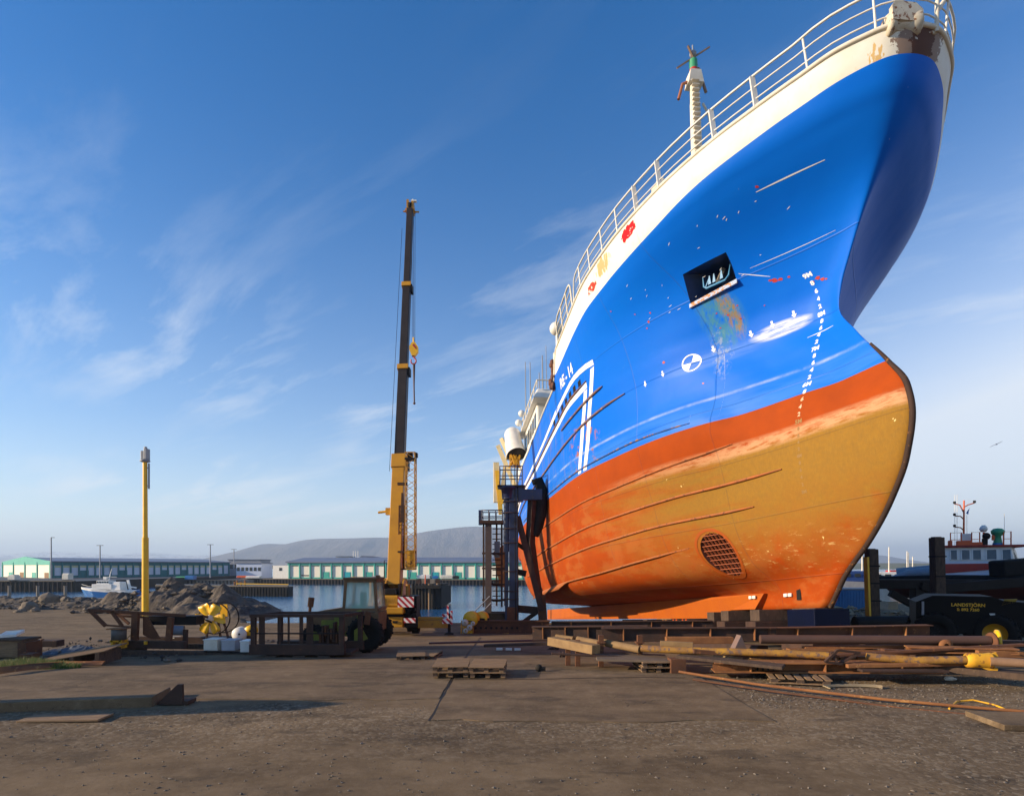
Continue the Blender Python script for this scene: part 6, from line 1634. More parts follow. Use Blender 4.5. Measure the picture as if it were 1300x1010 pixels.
# yellow winch
Y8 = 29.0; wx = Lx(602, Y8); wz = gz(wx, Y8)
wi = empty('slip_winch', (wx, Y8, wz), 0, 'bright yellow winch with two round drum covers beside the water', 'winch')
q8 = lambda px, py, dy=0.: Vector((Lx(px, Y8) - wx, dy, Lz(py, Y8) - wz))
for px, dy, r_, n in ((598.5, 0, .36, 'drum_cover'), (611, .3, .33, 'drum_cover')):
    m = MB(); m.lathe(q8(px, 785, dy), [(.02, -.2), (r_, -.2), (r_ * 1.05, -.15), (r_ * 1.05, .15), (r_, .2), (.02, .2)], axis=(.25, 1, 0), n=28); m.build(n, M['yellow_bright'], wi)
m = MB(); m.box(q8(612, 791, .3), (.7, .5, .5), bev=.03); m.build('gearbox', M['dark_metal'], wi)
m = MB()
for x_, z_, r_ in ((591, 789, .16), (597, 795, .14), (592, 799, .12), (601, 790, .1)): m.lathe(q8(x_, z_, -.35), [(.04, -.08), (r_, -.08), (r_, .08), (.04, .08)], axis=(0, 1, 0), n=14)
m.build('gear', M['cream'], wi)
m = MB(); m.box(q8(595, 797, -.2), (.5, .4, .4)); m.build('frame', M['yellow_dirty'], wi)
for x_ in (588.5, 593, 598.5):
    m = MB(); m.bar(q8(x_, 809, -.3), q8(x_ + .6, 799, -.3), .08, .1); m.build('foot', M['cream'], wi)
m = MB(); m.tube(q8(586, 806, -.4), q8(587, 786, -.4), .025); m.bar(q8(584.5, 794, -.4), q8(589, 794, -.4), .03, .03); m.build('lever', M['yellow_dirty'], wi)

# ------------------------------------------------------------------ right side: guide posts, cradle, pilot boat, loader
gG = 'dark guide posts of the boat cradle'
Yg = 27.0
for px, pt, pb, w_, lb in ((1106, 697, 800, .42, 'dark timber guide post with a yellow strip, close to the bow'), (1189, 682, 800, .46, 'dark timber guide post in front of the small boat')):
    x = Lx(px, Yg); z0 = gz(x, Yg); e = empty('guide_post', (x, Yg, z0), 0, lb, 'post', gG)
    h = Lz(pt, Yg) - z0
    m = MB(); m.bar((.12, 0, 0), (0, 0, h), w_, .42, bev=.03); m.box((-.02, 0, h + .01), (w_ * .6, .3, .04)); m.build('timber', M['wood_dark'], e)
    m = MB()
    for k in range(4): m.bar((.13 - k * .03, 0, h * (.2 + k * .2)), (.13 - k * .03, 0, h * (.2 + k * .2) + .06), w_ + .04, .46)
    m.build('strap', M['dark_metal'], e)
    if px < 1150:
        m = MB(); m.bar((-.16, -.05, .9), (-.26, -.05, h - .35), .09, .3); m.build('yellow_strip', M['yellow_bright'], e)
        m = MB(); m.bar((.2, 0, .9), (1.1, 0, .1), .12, .14); m.build('brace', M['wood_dark'], e)
# cradle beams
cr = empty('boat_cradle', (Lx(1210, 31), 31, gz(22, 31)), 0, 'dark steel cradle of heavy beams carrying the small pilot boat', 'cradle')
cx_ = cr.location.copy()
Cc = lambda px, py, Y: at(px, py, Y) - cx_
for a_, b_, w_, h_, n in ((Cc(1112, 741, 29), Cc(1250, 741, 29), .4, .45, 'beam'), (Cc(1180, 747, 28.8), Cc(1330, 736, 28.8), .5, .45, 'beam'), (Cc(1120, 741, 34), Cc(1330, 741, 34), .4, .4, 'beam'), (Cc(1165, 796, 29), Cc(1165, 745, 29), .5, .5, 'leg'), (Cc(1330, 796, 29), Cc(1330, 740, 29), .5, .5, 'leg'), (Cc(1130, 752, 29), Cc(1172, 775, 29), .25, .3, 'brace'), (Cc(1168, 743, 28.8), Cc(1250, 770, 28.8), .3, .35, 'brace'), (Cc(1190, 750, 34), Cc(1190, 778, 34), .4, .4, 'leg')):
    m = MB(); m.bar(a_, b_, w_, h_, bev=.02); m.build(n, M['dark_metal'], cr)
m = MB(); m.tube(Cc(1085, 790, 26), Cc(1185, 789, 26), .28, n=12); m.build('axle_tube', M['dark_metal'], cr)
# pilot boat
Yb = 33.0; bxx = Lx(1235, Yb); bzz = Lz(742, Yb)
pb_ = empty('pilot_boat', (bxx + .95, Yb + 1.4, bzz), 0, 'small white pilot boat with a red stripe and orange mast, up on the dark cradle', 'boat')
pb_.rotation_euler.z = R(-30)
Q = lambda px, py, dy=0.: Vector(((Lx(px, Yb) - bxx) * .82, dy, Lz(py, Yb) - bzz))
hb_ = MB(); sec_ = []
for px, hw_, zt_, zb_ in ((1112, .08, 735, 748), (1122, .7, 735.5, 757), (1140, 1.3, 735, 762), (1165, 1.8, 734, 764), (1200, 2.1, 733, 765), (1260, 2.15, 733, 765), (1330, 2.0, 733, 764), (1400, 1.8, 733, 760)):
    t_, b_ = Q(px, zt_), Q(px, zb_); 
    sec_.append([Vector((t_.x, -hw_, t_.z)), Vector((t_.x + .1, -hw_ * .93, t_.z - .5)), Vector((t_.x + .2, -hw_ * .6, b_.z + .2)), Vector((t_.x + .2, 0, b_.z)), Vector((t_.x + .2, hw_ * .6, b_.z + .2)), Vector((t_.x + .1, hw_ * .93, t_.z - .5)), Vector((t_.x, hw_, t_.z))])
vs = [v for s_ in sec_ for v in s_]; n7 = 7
fs = [(7 * i + j, 7 * i + j + 1, 7 * i + 7 + j + 1, 7 * i + 7 + j) for i in range(len(sec_) - 1) for j in range(6)]
hb_.add(vs, fs, 0, True); hb_.add(sec_[0], [tuple(range(7))]); hb_.add(sec_[-1], [tuple(reversed(range(7)))])
hb_.build('hull', worn('dark_red_hull', (.10, .025, .02), (.05, .02, .02), None, 1), pb_)
m = MB(); vs = []; 
for s_ in sec_: vs += [s_[0] + Vector((0, 0, .02)), s_[6] + Vector((0, 0, .02))]
m.add(vs, [(2 * i, 2 * i + 2, 2 * i + 3, 2 * i + 1) for i in range(len(sec_) - 1)]); m.build('deck', worn('deck_grey', (.34, .37, .42), (.24, .26, .3)), pb_)
m = MB(); m.path([s_[0] + Vector((0, -.06, -.06)) for s_ in sec_], .22, 8); m.build('fender', M['black'], pb_)
m = MB(); m.path([Q(1125, 735, -.9), Q(1150, 729.5, -1.2), Q(1190, 726, -1.5)], [.1, .3, .35], 8); m.path([Q(1135, 731.5, 0), Q(1190, 726.5, 0)], .45, 8); m.build('foredeck_gear', worn('grey_green_gear', (.22, .28, .32), (.32, .35, .4), (.1, .14, .12), 5), pb_)
# superstructure: lower white side with a red stripe, windows above
m = MB(); x0, x1 = Q(1188, 0).x, Q(1282, 0).x
z0, z1, z2 = Q(0, 732).z, Q(0, 712).z, Q(0, 694).z
def house(pts_b, pts_t, zb, zt):
    mm = MB(); n = len(pts_b); mm.add([(x, y, zb) for x, y in pts_b] + [(x, y, zt) for x, y in pts_t], [(i, (i + 1) % n, n + (i + 1) % n, n + i) for i in range(n)] + [tuple(range(n, 2 * n)), tuple(reversed(range(n)))]); return mm
fb_ = [(x0, -1.5), (x1 + .3, -1.5), (x1 + .9, 0), (x1 + .3, 1.5), (x0, 1.5)]
fb_ = [(x0, -1.55), (x1, -1.55), (x1 + .35, -.8), (x1 + .35, .8), (x1, 1.55), (x0, 1.55)]
hs = house(fb_, [(x * 1.0, y * .97) for x, y in fb_], z0, z1).build('lower_cabin', worn('white_cabin', (.74, .75, .78), (.6, .62, .68), None, 1), pb_)
m = MB(); m.add([(x0 - .01, -1.575, z1 - .15), (x1 * .55, -1.575, z1 - .12), (x0 + 2.9, -1.575, z1 - .40), (x0 - .01, -1.575, z1 - .72)], [(3, 2, 1, 0)]); m.build('red_stripe', M['red'], hs)
ub = [(x0 + .05, -1.5), (x1 + .02, -1.5), (x1 + .3, -.8), (x1 + .3, .8), (x1 + .02, 1.5), (x0 + .05, 1.5)]; ut = [(x0 + .15, -1.38), (x1 - .1, -1.38), (x1 + .15, -.7), (x1 + .15, .7), (x1 - .1, 1.38), (x0 + .15, 1.38)]
us = house(ub, ut, z1, z2).build('wheelhouse', M['white'], pb_)
for a, b in ((1204, 1213), (1218, 1229), (1232, 1243), (1249, 1262), (1268, 1279)):
    m = MB(); X0, X1 = Q(a, 0).x, Q(b, 0).x; zb_, zt_ = z1 + .08, z2 - .14
    f = lambda z: -1.5 + .12 * (z - z1) / (z2 - z1) - .015
    m.add([(X0, f(zb_), zb_), (X1, f(zb_), zb_), (X1, f(zt_), zt_), (X0, f(zt_), zt_)], [(0, 1, 2, 3)]); wo_ = m.build('window', M['window'], us)
    m = MB()
    for (xa, za, xb, zb2) in ((X0, zb_, X1, zb_), (X0, zt_, X1, zt_), (X0, zb_, X0, zt_), (X1, zb_, X1, zt_)): m.bar((xa, f(za) - .01, za), (xb, f(zb2) - .01, zb2), .05, .04)
    m.build('frame', M['white'], wo_)
m = MB(); m.add([(x1 + .22, -1.2, z1 + .1), (x1 + .34, -.82, z1 + .1), (x1 + .2, -.75, z2 - .15), (x1 + .02, -1.12, z2 - .15)], [(0, 1, 2, 3)]); m.build('window', M['window'], us)
m = MB(); m.box((Q(1242, 0).x, 0, z2 + .05), (x1 - x0 + .7, 3.1, .12), bev=.03); m.build('roof', worn('red_roof_edge', (.35, .05, .03), (.25, .04, .03)), us)
OM = M['orange']
m = MB(); m.tube(Q(1226, 692), Q(1226.5, 631), .055, .04, 8); m.build('mast', OM, pb_)
for a_, b_, c2 in (((1226, 647), (1221, 637), (1214, 635)), ((1226, 656), (1222, 652), (1214, 651)), ((1226, 671), (1222, 667), (1214, 666)), ((1226.5, 640), (1232, 637), (1240, 635))):
    m = MB(); m.path([Q(*a_), Q(*b_), Q(*c2)], .035, 6); ao = m.build('lamp_arm', worn('brown_red', (.3, .08, .04), (.2, .06, .04)), pb_)
    m = MB(); p = Q(*c2); m.tube(p, p + Vector((0, 0, .14)), .07, n=8); m.build('lamp', M['dark_metal'], ao)
m = MB(); m.add([Q(1229, 648, 0), Q(1234, 641, 0), Q(1233, 645, .05), Q(1232, 650, 0)], [(0, 1, 2, 3)]); m.add([v + Vector((0, .02, 0)) for v in (Q(1229, 648), Q(1234, 641), Q(1233, 645, .05), Q(1232, 650))], [(3, 2, 1, 0)]); m.build('flag', M['boat_blue'], pb_)
for px in (1216, 1219, 1232, 1280):
    m = MB(); m.tube(Q(px, 692, .5), Q(px, 622 if px < 1225 else 650, .5), .012, n=5); m.build('whip_antenna', M['white'], pb_)
m = MB(); m.box(Q(1226, 683, -.8), (.5, .1, .6), bev=.02); m.build('white_panel', M['white'], pb_)
for x_a, x_b in ((1205, 1219), (1232, 1242), (1271, 1280)):
    m = MB(); A = Q(x_a, 693, -1.2); B = Q(x_b, 675, -1.2); m.path([A, Vector((A.x, -1.2, B.z)), Vector((B.x, -1.2, B.z)), Vector((B.x, -1.2, A.z))], .035, 6); m.bar((A.x, -1.2, (A.z + B.z) / 2), (B.x, -1.2, (A.z + B.z) / 2), .03, .03); m.build('roof_rail', OM, pb_)
m = MB(); m.box(Q(1205, 690, -1.0), (.2, .3, .45), bev=.03); m.box(Q(1222, 690, -1.2), (.7, .3, .4), bev=.04); m.box(Q(1238, 691, -1.2), (.5, .3, .3), bev=.04); m.build('life_raft_box', OM, pb_)
m = MB(); m.tube(Q(1248, 692, -1), Q(1248, 675, -1), .06); m.build('searchlight_post', OM, pb_)
m = MB(); m.lathe(Q(1247.5, 671, -1), [(.02, -.15), (.12, -.15), (.2, 0), (.16, .12), (.08, .22), (.02, .22)], n=14); m.build('searchlight', M['white'], pb_)
m = MB(); m.ball(Q(1251, 680, -1), .2, n=10); m.box(Q(1249, 687, -1), (.25, .2, .35)); m.build('winch', M['dark_metal'], pb_)
m = MB(); m.lathe(Q(1265, 692, -1), [(.02, 0), (.22, 0), (.20, .2), (.15, .5), (.30, .65), (.32, .8), (.2, .92), (.02, .95)], n=16); m.build('green_cover', M['green'], pb_)
m = MB(); m.tube(Q(1265, 692.5, -1), Q(1265, 689, -1), .24, n=14); m.build('cover_base', M['boat_blue'], pb_)
m = MB(); m.box(Q(1259.5, 682, -1), (.14, .2, .3), bev=.03); m.build('life_ring', OM, pb_)
# big black tyre fender in front of the boat at the right edge
m = MB(); m.bar((-1.0, 0, 0), (2.4, 0, .3), 1.0, .8, bev=.1); tag(m.build('rubber_fender', M['black'], None, at(1290, 722, 29.3)), 'large black rubber fender block at the right edge over the cradle', 'fender')
# loader in the ship's shade
Yl = 19.2; lx0 = Lx(1240, Yl); lz0 = gz(lx0, Yl)
ld = empty('wheel_loader', (lx0, Yl, lz0), 0, 'dark loader with yellow lettering standing in the shade of the bow', 'loader')
ld.rotation_euler.z = R(-28)
Ql = lambda px, py, dy=0.: Vector(((Lx(px, Yl) - lx0) * .82, dy, Lz(py, Yl) - lz0))
m = MB()
m.prism([(Ql(1163, 0).x, .55), (Ql(1163, 0).x, Ql(0, 766).z), (Ql(1185, 0).x, Ql(0, 757).z), (Ql(1262, 0).x, Ql(0, 757).z), (Ql(1275, 0).x, Ql(0, 762).z), (Ql(1325, 0).x, Ql(0, 765).z), (Ql(1325, 0).x, .55)], 1.9, (0, 1.2, 0), (1, 0, 0), (0, 0, 1)); bo = m.build('body', worn('black_loader_paint', (.009, .008, .008), (.006, .005, .005), (.03, .015, .01), 2.0, .7, .68, .6), ld)
for txt, py, sz in (('LANDSTJÖRN', 768.5, .145), ('S: 892 7260', 774.5, .125)):
    m = MB(); vs, fs = text_mesh(txt, sz, .003); P = Ql(1231, py, .235); m.add([P + Vector((v.x, 0, v.y)) for v in vs], fs); m.build('lettering', M['yellow_bright'], bo)
m = MB(); m.box(Ql(1261, 781, .22), (.14, .03, .14)); m.build('white_plate', M['white'], bo)
m = MB(); m.box(Ql(1172, 774, .22), (.07, .03, .45)); m.build('grey_handle', M['grey'], bo)
m = MB(); m.prism([(0, 0), (.35, .1), (.42, .22), (.1, .2)], .1, Ql(1272, 768, .3), (1, 0, 0), (0, 0, 1)); m.build('yellow_bracket', worn('ochre', (.3, .2, .02), (.2, .14, .02)), bo)
for px in (1188, 1266):
    for dy in (.25, 2.1): wheel(ld, Vector((Ql(px, 0).x + (.0), dy, .60)), .60, .46, M['yellow'] if px > 1200 else M['dark_metal'], (0, 1, 0) if px < 1200 else (.35, 1, 0), tread=20)
m = MB(); m.box(Ql(1300, 792, .6), (1.3, .6, .8), bev=.05); m.build('bucket', worn('slate', (.05, .06, .08), (.03, .035, .05)), ld)
for (px, py, Y, mt, w_, h_, lb) in ((1221, 818, 14.4, 'white', .16, .08, 'small white block beside the yellow one near the flange'), (1239, 817, 14.3, 'yellow_bright', .14, .14, 'small yellow block next to the flange of the dark pipe')):
    m = MB(); m.box((0, 0, 0), (w_, .15, h_), bev=.01); tag(m.build('small_block', M[mt], None, at(px, py, Y)), lb, 'block')
# unseen blocks added left of the frame to throw shadows over the yard
def add_shadow_caster(x, y, w_, d, h, lab):
    e = empty('shadow_caster', (x, y, gz(x, y)), 0, lab, 'shadow_caster')
    m = MB(); m.box((0, 0, h / 2), (w_, d, h)); m.build('wall', worn('caster_wall', (.3, .3, .28), (.2, .2, .2), None, .4), e)
    m = MB(); m.prism([(-d / 2 - .1, 0), (d / 2 + .1, 0), (0, .25)], w_ + .4, (0, 0, h), (0, 1, 0), (0, 0, 1)); m.build('roof', M['dark_metal'], e)
    m = MB(); m.box((w_ / 2 + .02, 0, 1.1), (.04, min(1.4, d * .8), 2.2)); m.build('door', M['rust'], e)
add_shadow_caster(-27, 14.2, 3.5, 2.3, 8.8, 'tall unseen shadow caster added beyond the left edge of the yard')
add_shadow_caster(-15, 8.75, 1.4, .62, 3.2, 'small unseen shadow caster added close by beyond the left edge')
# ------------------------------------------------------------------ rubble mounds
def mound_mat():
    t = NT('earth_and_rubble')
    a = t.noise(.55, 8, .65); b = t.noise(4, 8, .7)
    c = t.mix(t.thr(a, .38, .62), (.13, .098, .068), (.05, .041, .034)); c = t.mix(t.math('MULTIPLY', t.thr(b, .5, .66), .6), c, (.17, .14, .105))
    t.bump(b, .8, .12); return t.done(c, .95)
M['mound'] = mound_mat()
def mound(c, rx, ry, h, seed, lab, peaks):
    rn = random.Random(seed); N1, N2 = 90, 36; m = MB(); vs = []
    from mathutils import noise as mn
    for i in range(N1 + 1):
        for j in range(N2 + 1):
            u = i / N1 * 2 - 1; v = j / N2 * 2 - 1
            e = max(0, 1 - u ** 4) ** .6 * max(0, 1 - v * v)
            p = 0
            for (pu, pw, ph) in peaks: p = max(p, ph * max(0, 1 - abs((u - pu) / pw)) ** .8)
            X = c[0] + u * rx; Yv = c[1] + v * ry
            k = mn.fractal(Vector((X * .5, Yv * .5, seed)), 1.0, 2.2, 6)
            z = h * (.25 + .75 * p) * e * (1 + .35 * k) + .22 * k * e + .12 * e * mn.noise(Vector((X * 2.4, Yv * 2.4, seed)))
            vs.append((u * rx, v * ry, z - .15))
    m.add(vs, [(i * (N2 + 1) + j, (i + 1) * (N2 + 1) + j, (i + 1) * (N2 + 1) + j + 1, i * (N2 + 1) + j + 1) for i in range(N1) for j in range(N2)], 0, False)
    o = m.build('earth_mound', M['mound'], None, (c[0], c[1], gz(*c)))
    return tag(o, lab, 'mound')
mound((Lx(118, 50), 50), 8.2, 3.0, 1.0, 3, 'brown earth mound left of the yellow pole, in front of the blue and white ship', [(-.7, .4, .55), (-.05, .5, .85), (.55, .4, .95), (.85, .4, .75)])
mound((Lx(232, 46), 46), 6.6, 3.2, 2.75, 5, 'dark rubble mound right of the yellow pole with the highest crest', [(-.75, .3, .5), (-.15, .34, .98), (.15, .45, .72), (.55, .45, .62), (.85, .3, .35)])
mound((Lx(283, 42), 42), 4.1, 3.2, 1.7, 8, 'smooth dark slope falling right into the harbour water', [(-.5, .6, .85), (0, .6, .9), (.5, .5, .4)])
mound((Lx(25, 56), 56), 7, 1.6, 1.0, 11, 'low flat rubble bank at the far left by the concrete piles', [(-.3, .8, .7), (.5, .5, .9)])
def rock_mesh(rn, r):
    bm = bmesh.new(); bmesh.ops.create_icosphere(bm, subdivisions=2, radius=r)
    s = Vector((rn.uniform(.8, 1.3), rn.uniform(.7, 1.1), rn.uniform(.55, .85)))
    for v in bm.verts: v.co = Vector((v.co.x * s.x, v.co.y * s.y, v.co.z * s.z)) * rn.uniform(.86, 1.1)
    me_ = bpy.data.meshes.new('rock'); bm.to_mesh(me_); bm.free(); return me_
rn = random.Random(21)
M['rock'] = worn('pale_rock', (.20, .16, .115), (.12, .10, .08), None, 3, .8, rough=.95); M['rock_dark'] = worn('dark_rock', (.06, .052, .046), (.04, .036, .034), None, 3, .8, rough=.95)
for px, py, Y, r, mt, lb in ((37, 772, 47, .75, 'rock', 'pale yellowish boulder left of the mounds'), (28, 776, 45, .3, 'rock', 'small pale stone just left of the yellowish boulder'), (23, 777, 44, .25, 'rock', 'smallest pale stone at the left of the boulder group'), (45, 775, 45, .35, 'rock', 'small stone just right of the yellowish boulder'), (62, 762, 50, .8, 'rock', 'mid grey boulder on the ridge above the yellowish boulder'), (84, 761, 49, .4, 'rock', 'stone catching light on the ridge left of the earth mound')):
    me_ = rock_mesh(rn, r); me_.materials.append(M[mt]); o = bpy.data.objects.new('boulder', me_); col.objects.link(o); p = at(px, py, Y); o.location = (p.x, Y, max(gz(p.x, Y), p.z)); tag(o, lb, 'boulder', 'boulders by the left mounds')
# loose rubble, gravel: uncountable
def pebbles(name, n, fn, mat, lab, cat, smin, smax, seed):
    rn = random.Random(seed); m = MB()
    base = [(1, 0, 0), (-1, 0, 0), (0, 1, 0), (0, -1, 0), (0, 0, 1), (0, 0, -1)]; fs = [(0, 2, 4), (2, 1, 4), (1, 3, 4), (3, 0, 4), (2, 0, 5), (1, 2, 5), (3, 1, 5), (0, 3, 5)]
    for k in range(n):
        x, y, z = fn(rn); r = smin + (smax - smin) * rn.random() ** 4; a = rn.uniform(0, 6.28); ca, sa = math.cos(a), math.sin(a)
        sx, sy, sz = rn.uniform(.7, 1.4), rn.uniform(.6, 1.1), rn.uniform(.4, .8)
        vs = []
        for b in base:
            q = (b[0] * sx * rn.uniform(.7, 1.1), b[1] * sy * rn.uniform(.7, 1.1), b[2] * sz * rn.uniform(.7, 1.1))
            vs.append((x + r * (q[0] * ca - q[1] * sa), y + r * (q[0] * sa + q[1] * ca), z + r * q[2] * 1.0 + r * .2))
        m.add(vs, fs, rn.choice((0, 0, 1)))
    return tag(m.build(name, mat), lab, cat, None, 'stuff')
def near_gravel(rn):
    while True:
        y = 5.2 + 6.2 * rn.random() ** .8; x = rn.uniform(-1, 1) * (y * .9 + .5)
        lim = 11.0 if x < -1.38 else 9.7 if x < 4.3 else 12.5
        if y < lim + .15: return x, y, gz(x, y)
def mid_gravel(rn):
    while True:
        y = rn.uniform(10.5, 13.6); x = rn.uniform(4.5, 12)
        if x > 4.3: return x, y, gz(x, y)
pm = [worn('gravel_stone', (.20, .165, .125), (.12, .10, .08), None, 9), worn('gravel_stone_dark', (.10, .085, .07), (.06, .05, .045), None, 9)]
pebbles('gravel', 4500, near_gravel, pm, 'loose grey brown gravel over the near foreground', 'gravel', .004, .026, 5)
pebbles('gravel', 4500, mid_gravel, pm, 'loose gravel in front of the beams at the right', 'gravel', .006, .035, 6)
def rub(c, rx, ry, top):
    def f(rn):
        u = rn.uniform(-1, 1); v = rn.uniform(-1, .2); x = c[0] + u * rx; y = c[1] + v * ry
        return x, y, gz(x, y) + top * max(0, 1 - v * v) * max(.1, 1 - u * u) * rn.uniform(.2, 1.0)
    return f
pebbles('rubble', 900, rub((Lx(225, 46), 46), 6, 3.2, 2.0), [M['rock'], M['rock_dark']], 'broken stones scattered over the dark rubble mound', 'rubble', .05, .42, 9)
pebbles('rubble', 800, rub((Lx(110, 50), 50), 8, 3.0, .9), [M['rock'], M['rock_dark']], 'stones scattered over the brown earth mound', 'rubble', .04, .26, 10)
pebbles('rubble', 900, lambda rn: (lambda x, y: (x, y, gz(x, y) + rn.uniform(0, .25)))(rn.uniform(16, 26), rn.uniform(33, 46)), [worn('sunlit_rubble', (.32, .24, .13), (.2, .15, .09)), M['rock']], 'sunlit yellowish rubble on the quay behind the bow', 'rubble', .05, .4, 11)
pebbles('rubble', 500, lambda rn: (lambda x, y: (x, y, gz(x, y) + rn.uniform(0, .1)))(rn.uniform(-17, -9), rn.uniform(16, 24)), [M['rock_dark'], M['rock']], 'scattered small stones in the left yard', 'rubble', .02, .12, 12)

# ------------------------------------------------------------------ yellow pole
Yy = 40.0; xx = Lx(184.5, Yy); zz = gz(xx, Yy)
yp_ = empty('yellow_pole', (xx, Yy, zz), 0, 'tall yellow steel pole with a grey lamp box at the top', 'pole')
zt = Lz(586, Yy) - zz; zj = Lz(682, Yy) - zz
m = MB(); m.tube((0, 0, 0), (0, 0, zj), .21, .20, 14); m.tube((0, 0, zj), (-.02, 0, zt), .15, .14, 14); m.build('shaft', M['yellow_bright'], yp_)
m = MB(); m.lathe((-.02, 0, zt), [(.1, -.05), (.30, 0), (.32, .1), (.1, .12)], n=16); m.box((-.12, 0, zt + .42), (.22, .35, .6), bev=.04); m.box((.10, 0, zt + .50), (.24, .4, .75), bev=.05); m.tube((0, 0, zt + .8), (.02, 0, zt + 1.0), .1); m.build('lamp_box', M['grey'], yp_)
m = MB(); m.box((.24, 0, zt - .95), (.08, .1, 1.7)); m.box((.14, 0, zt - .4), (.15, .06, .06)); m.box((.14, 0, zt - 1.6), (.15, .06, .06)); m.build('cable_box', M['grey'], yp_)

# ------------------------------------------------------------------ quays
M['asphalt'] = worn('quay_asphalt', (.09, .085, .08), (.06, .058, .055), None, .1)
def Y_far(pts): return pts[0][1] > 200
def quay(name, pts, ztop, lab, mat=None, piles=None, kerb=True):
    e = bpy.data.objects.new(name, None); col.objects.link(e); e.location = (pts[0][0], pts[0][1], WATER); tag(e, lab, 'quay'); L = e.location
    n = len(pts); m = MB()
    m.add([(x - L.x, y - L.y, -3) for x, y in pts] + [(x - L.x, y - L.y, ztop - WATER) for x, y in pts], [(i, (i + 1) % n, n + (i + 1) % n, n + i) for i in range(n)]); m.build('quay_wall', mat or M['wet_quay'], e)
    m = MB(); m.add([(x - L.x, y - L.y, ztop - WATER + .003) for x, y in pts] , [tuple(range(n))]); m.build('quay_deck', M['asphalt'], e)
    if piles:
        for (a, b, cnt) in piles:
            m = MB(); pa, pb2 = Vector(pts[a]), Vector(pts[b]); nrm_ = Vector(((pb2 - pa).y, -(pb2 - pa).x)).normalized()
            for k in range(cnt):
                p = pa + (pb2 - pa) * ((k + .5) / cnt) + nrm_ * .25
                m.box((p.x - L.x, p.y - L.y, (ztop - WATER) / 2 - .6), (.32, .32, ztop - WATER + 1.2))
            o = m.build('pile_row', worn('quay_pile_%s' % lab[:5], (.085, .065, .048), (.045, .036, .03), None, .5) if Y_far(pts) else M['wet_quay'], e); o['kind'] = 'stuff'
            m = MB(); m.bar((pa.x - L.x, pa.y - L.y, ztop - WATER + .1), (pb2.x - L.x, pb2.y - L.y, ztop - WATER + .1), .5, .3); m.build('kerb_timber', M['wet_quay'] if not kerb else worn('kerb_%s' % lab[:6], (.16, .13, .09), (.10, .08, .06)), e)
    return e
YQ = 206.0
QT = Lz(735.5, YQ)
quay('far_quay', [(Lx(290, YQ), YQ + 10), (Lx(720, YQ), YQ - 10), (Lx(720, YQ), YQ + 60), (Lx(290, YQ), YQ + 60)], QT, 'long far quay of dark piles below the white warehouse', piles=[(0, 1, 100)])
YL = 150.0; QL = Lz(737.5, YL)
quay('left_quay', [(Lx(-260, YL), YL), (Lx(95, YL), YL), (Lx(110, YL), YL + 90), (Lx(-260, YL), YL + 90)], QL, 'dark left quay wall behind the concrete piles', piles=[(0, 1, 60)])
quay('back_quay', [(Lx(70, 195), 195), (Lx(300, 201), 201), (Lx(300, 201), 262), (Lx(70, 195), 262)], Lz(737, 195), 'quay apron in front of the long shaded warehouse', mat=M['concrete'], piles=[(0, 1, 50)])
YP = 127.0
quay('pier', [(Lx(198, 132), 132), (Lx(366, YP), YP), (Lx(372, YP + 3), YP + 3), (Lx(366, YP + 15), YP + 15), (Lx(198, 147), 147)], Lz(744.5, YP), 'dark pier with a yellow edge reaching into the basin', piles=[(0, 1, 46)])
m = MB(); m.bar(at(300, 740.5, 134), at(366, 741.5, 134), .3, .22); tag(m.build('yellow_kerb', M['yellow_bright']), 'thin yellow kerb line along the top of the dark pier', 'kerb')
for i, (px, lb) in enumerate(((12, 'left concrete pile of the three standing by the left mounds'), (48, 'middle concrete pile of the three standing by the left mounds'), (83, 'right concrete pile of the three standing by the left mounds'))):
    Y = 75.0; x = Lx(px, Y); e = empty('concrete_pile', (x, Y, WATER - 1), 0, lb, 'pile', 'concrete piles at the left')
    h = Lz(744, Y) - WATER + 1; m = MB(); m.tube((0, 0, 0), (0, 0, h), .17, n=12); m.build('shaft', M['concrete'], e); m = MB(); m.tube((0, 0, h), (0, 0, h + .08), .2, n=12); m.build('cap', M['concrete'], e)
for px, Y, lb in ((1108 / 1, 0, ''),): pass
for i, px in enumerate((298, 301, 306, 311)):
    p = at(px, 741, 136); m = MB(); m.tube((0, 0, -3.5), (0, 0, .9 if i % 2 else .4), .2, n=8); m.box((0, 0, .4), (.45, .45, .2)); tag(m.build('mooring_post', M['rust_orange'], None, p), ['leftmost thin mooring post at the yellow edge', 'second mooring post from the left at the yellow edge', 'third mooring post from the left at the yellow edge', 'rightmost mooring post at the yellow edge'][i], 'mooring post', 'mooring posts by the pier')
# wooden dock right of the crane
YD = 92.0; dl = empty('wooden_dock', at(540, 745, YD), 0, 'small dark wooden dock on piles right of the crane', 'dock'); Ld = dl.location.copy()
D = lambda px, py, Y=YD: at(px, py, Y) - Ld
m = MB(); m.box((D(543, 0).x, 5, -1.5), (D(561, 0).x - D(522, 0).x, 14, 3.0)); m.box((D(545, 0).x, 3, .15), (3.8, 12, .5)); m.build('deck', M['wet_quay'], dl)
for k in range(9):
    m = MB(); x_ = D(527 + k * 4.1, 0).x; m.tube((x_, -2.2 if k < 7 else 0, -6), (x_, -2.2 if k < 7 else 0, .6), .22, n=8); m.build('pile', M['wood'] if k in (5, 7) else M['wet_quay'], dl)
for k in range(5):
    m = MB(); x_ = D(530 + k * 6, 0).x; m.box((x_, 1 + k % 3, .9), (.7, .7, .7)); m.build('bollard_box', M['concrete'] if k % 2 else M['rust_dark'], dl)
m = MB(); m.tube((0, 0, .3), (0, 0, 1.9), .08); m.build('marker_post', M['orange'], dl)
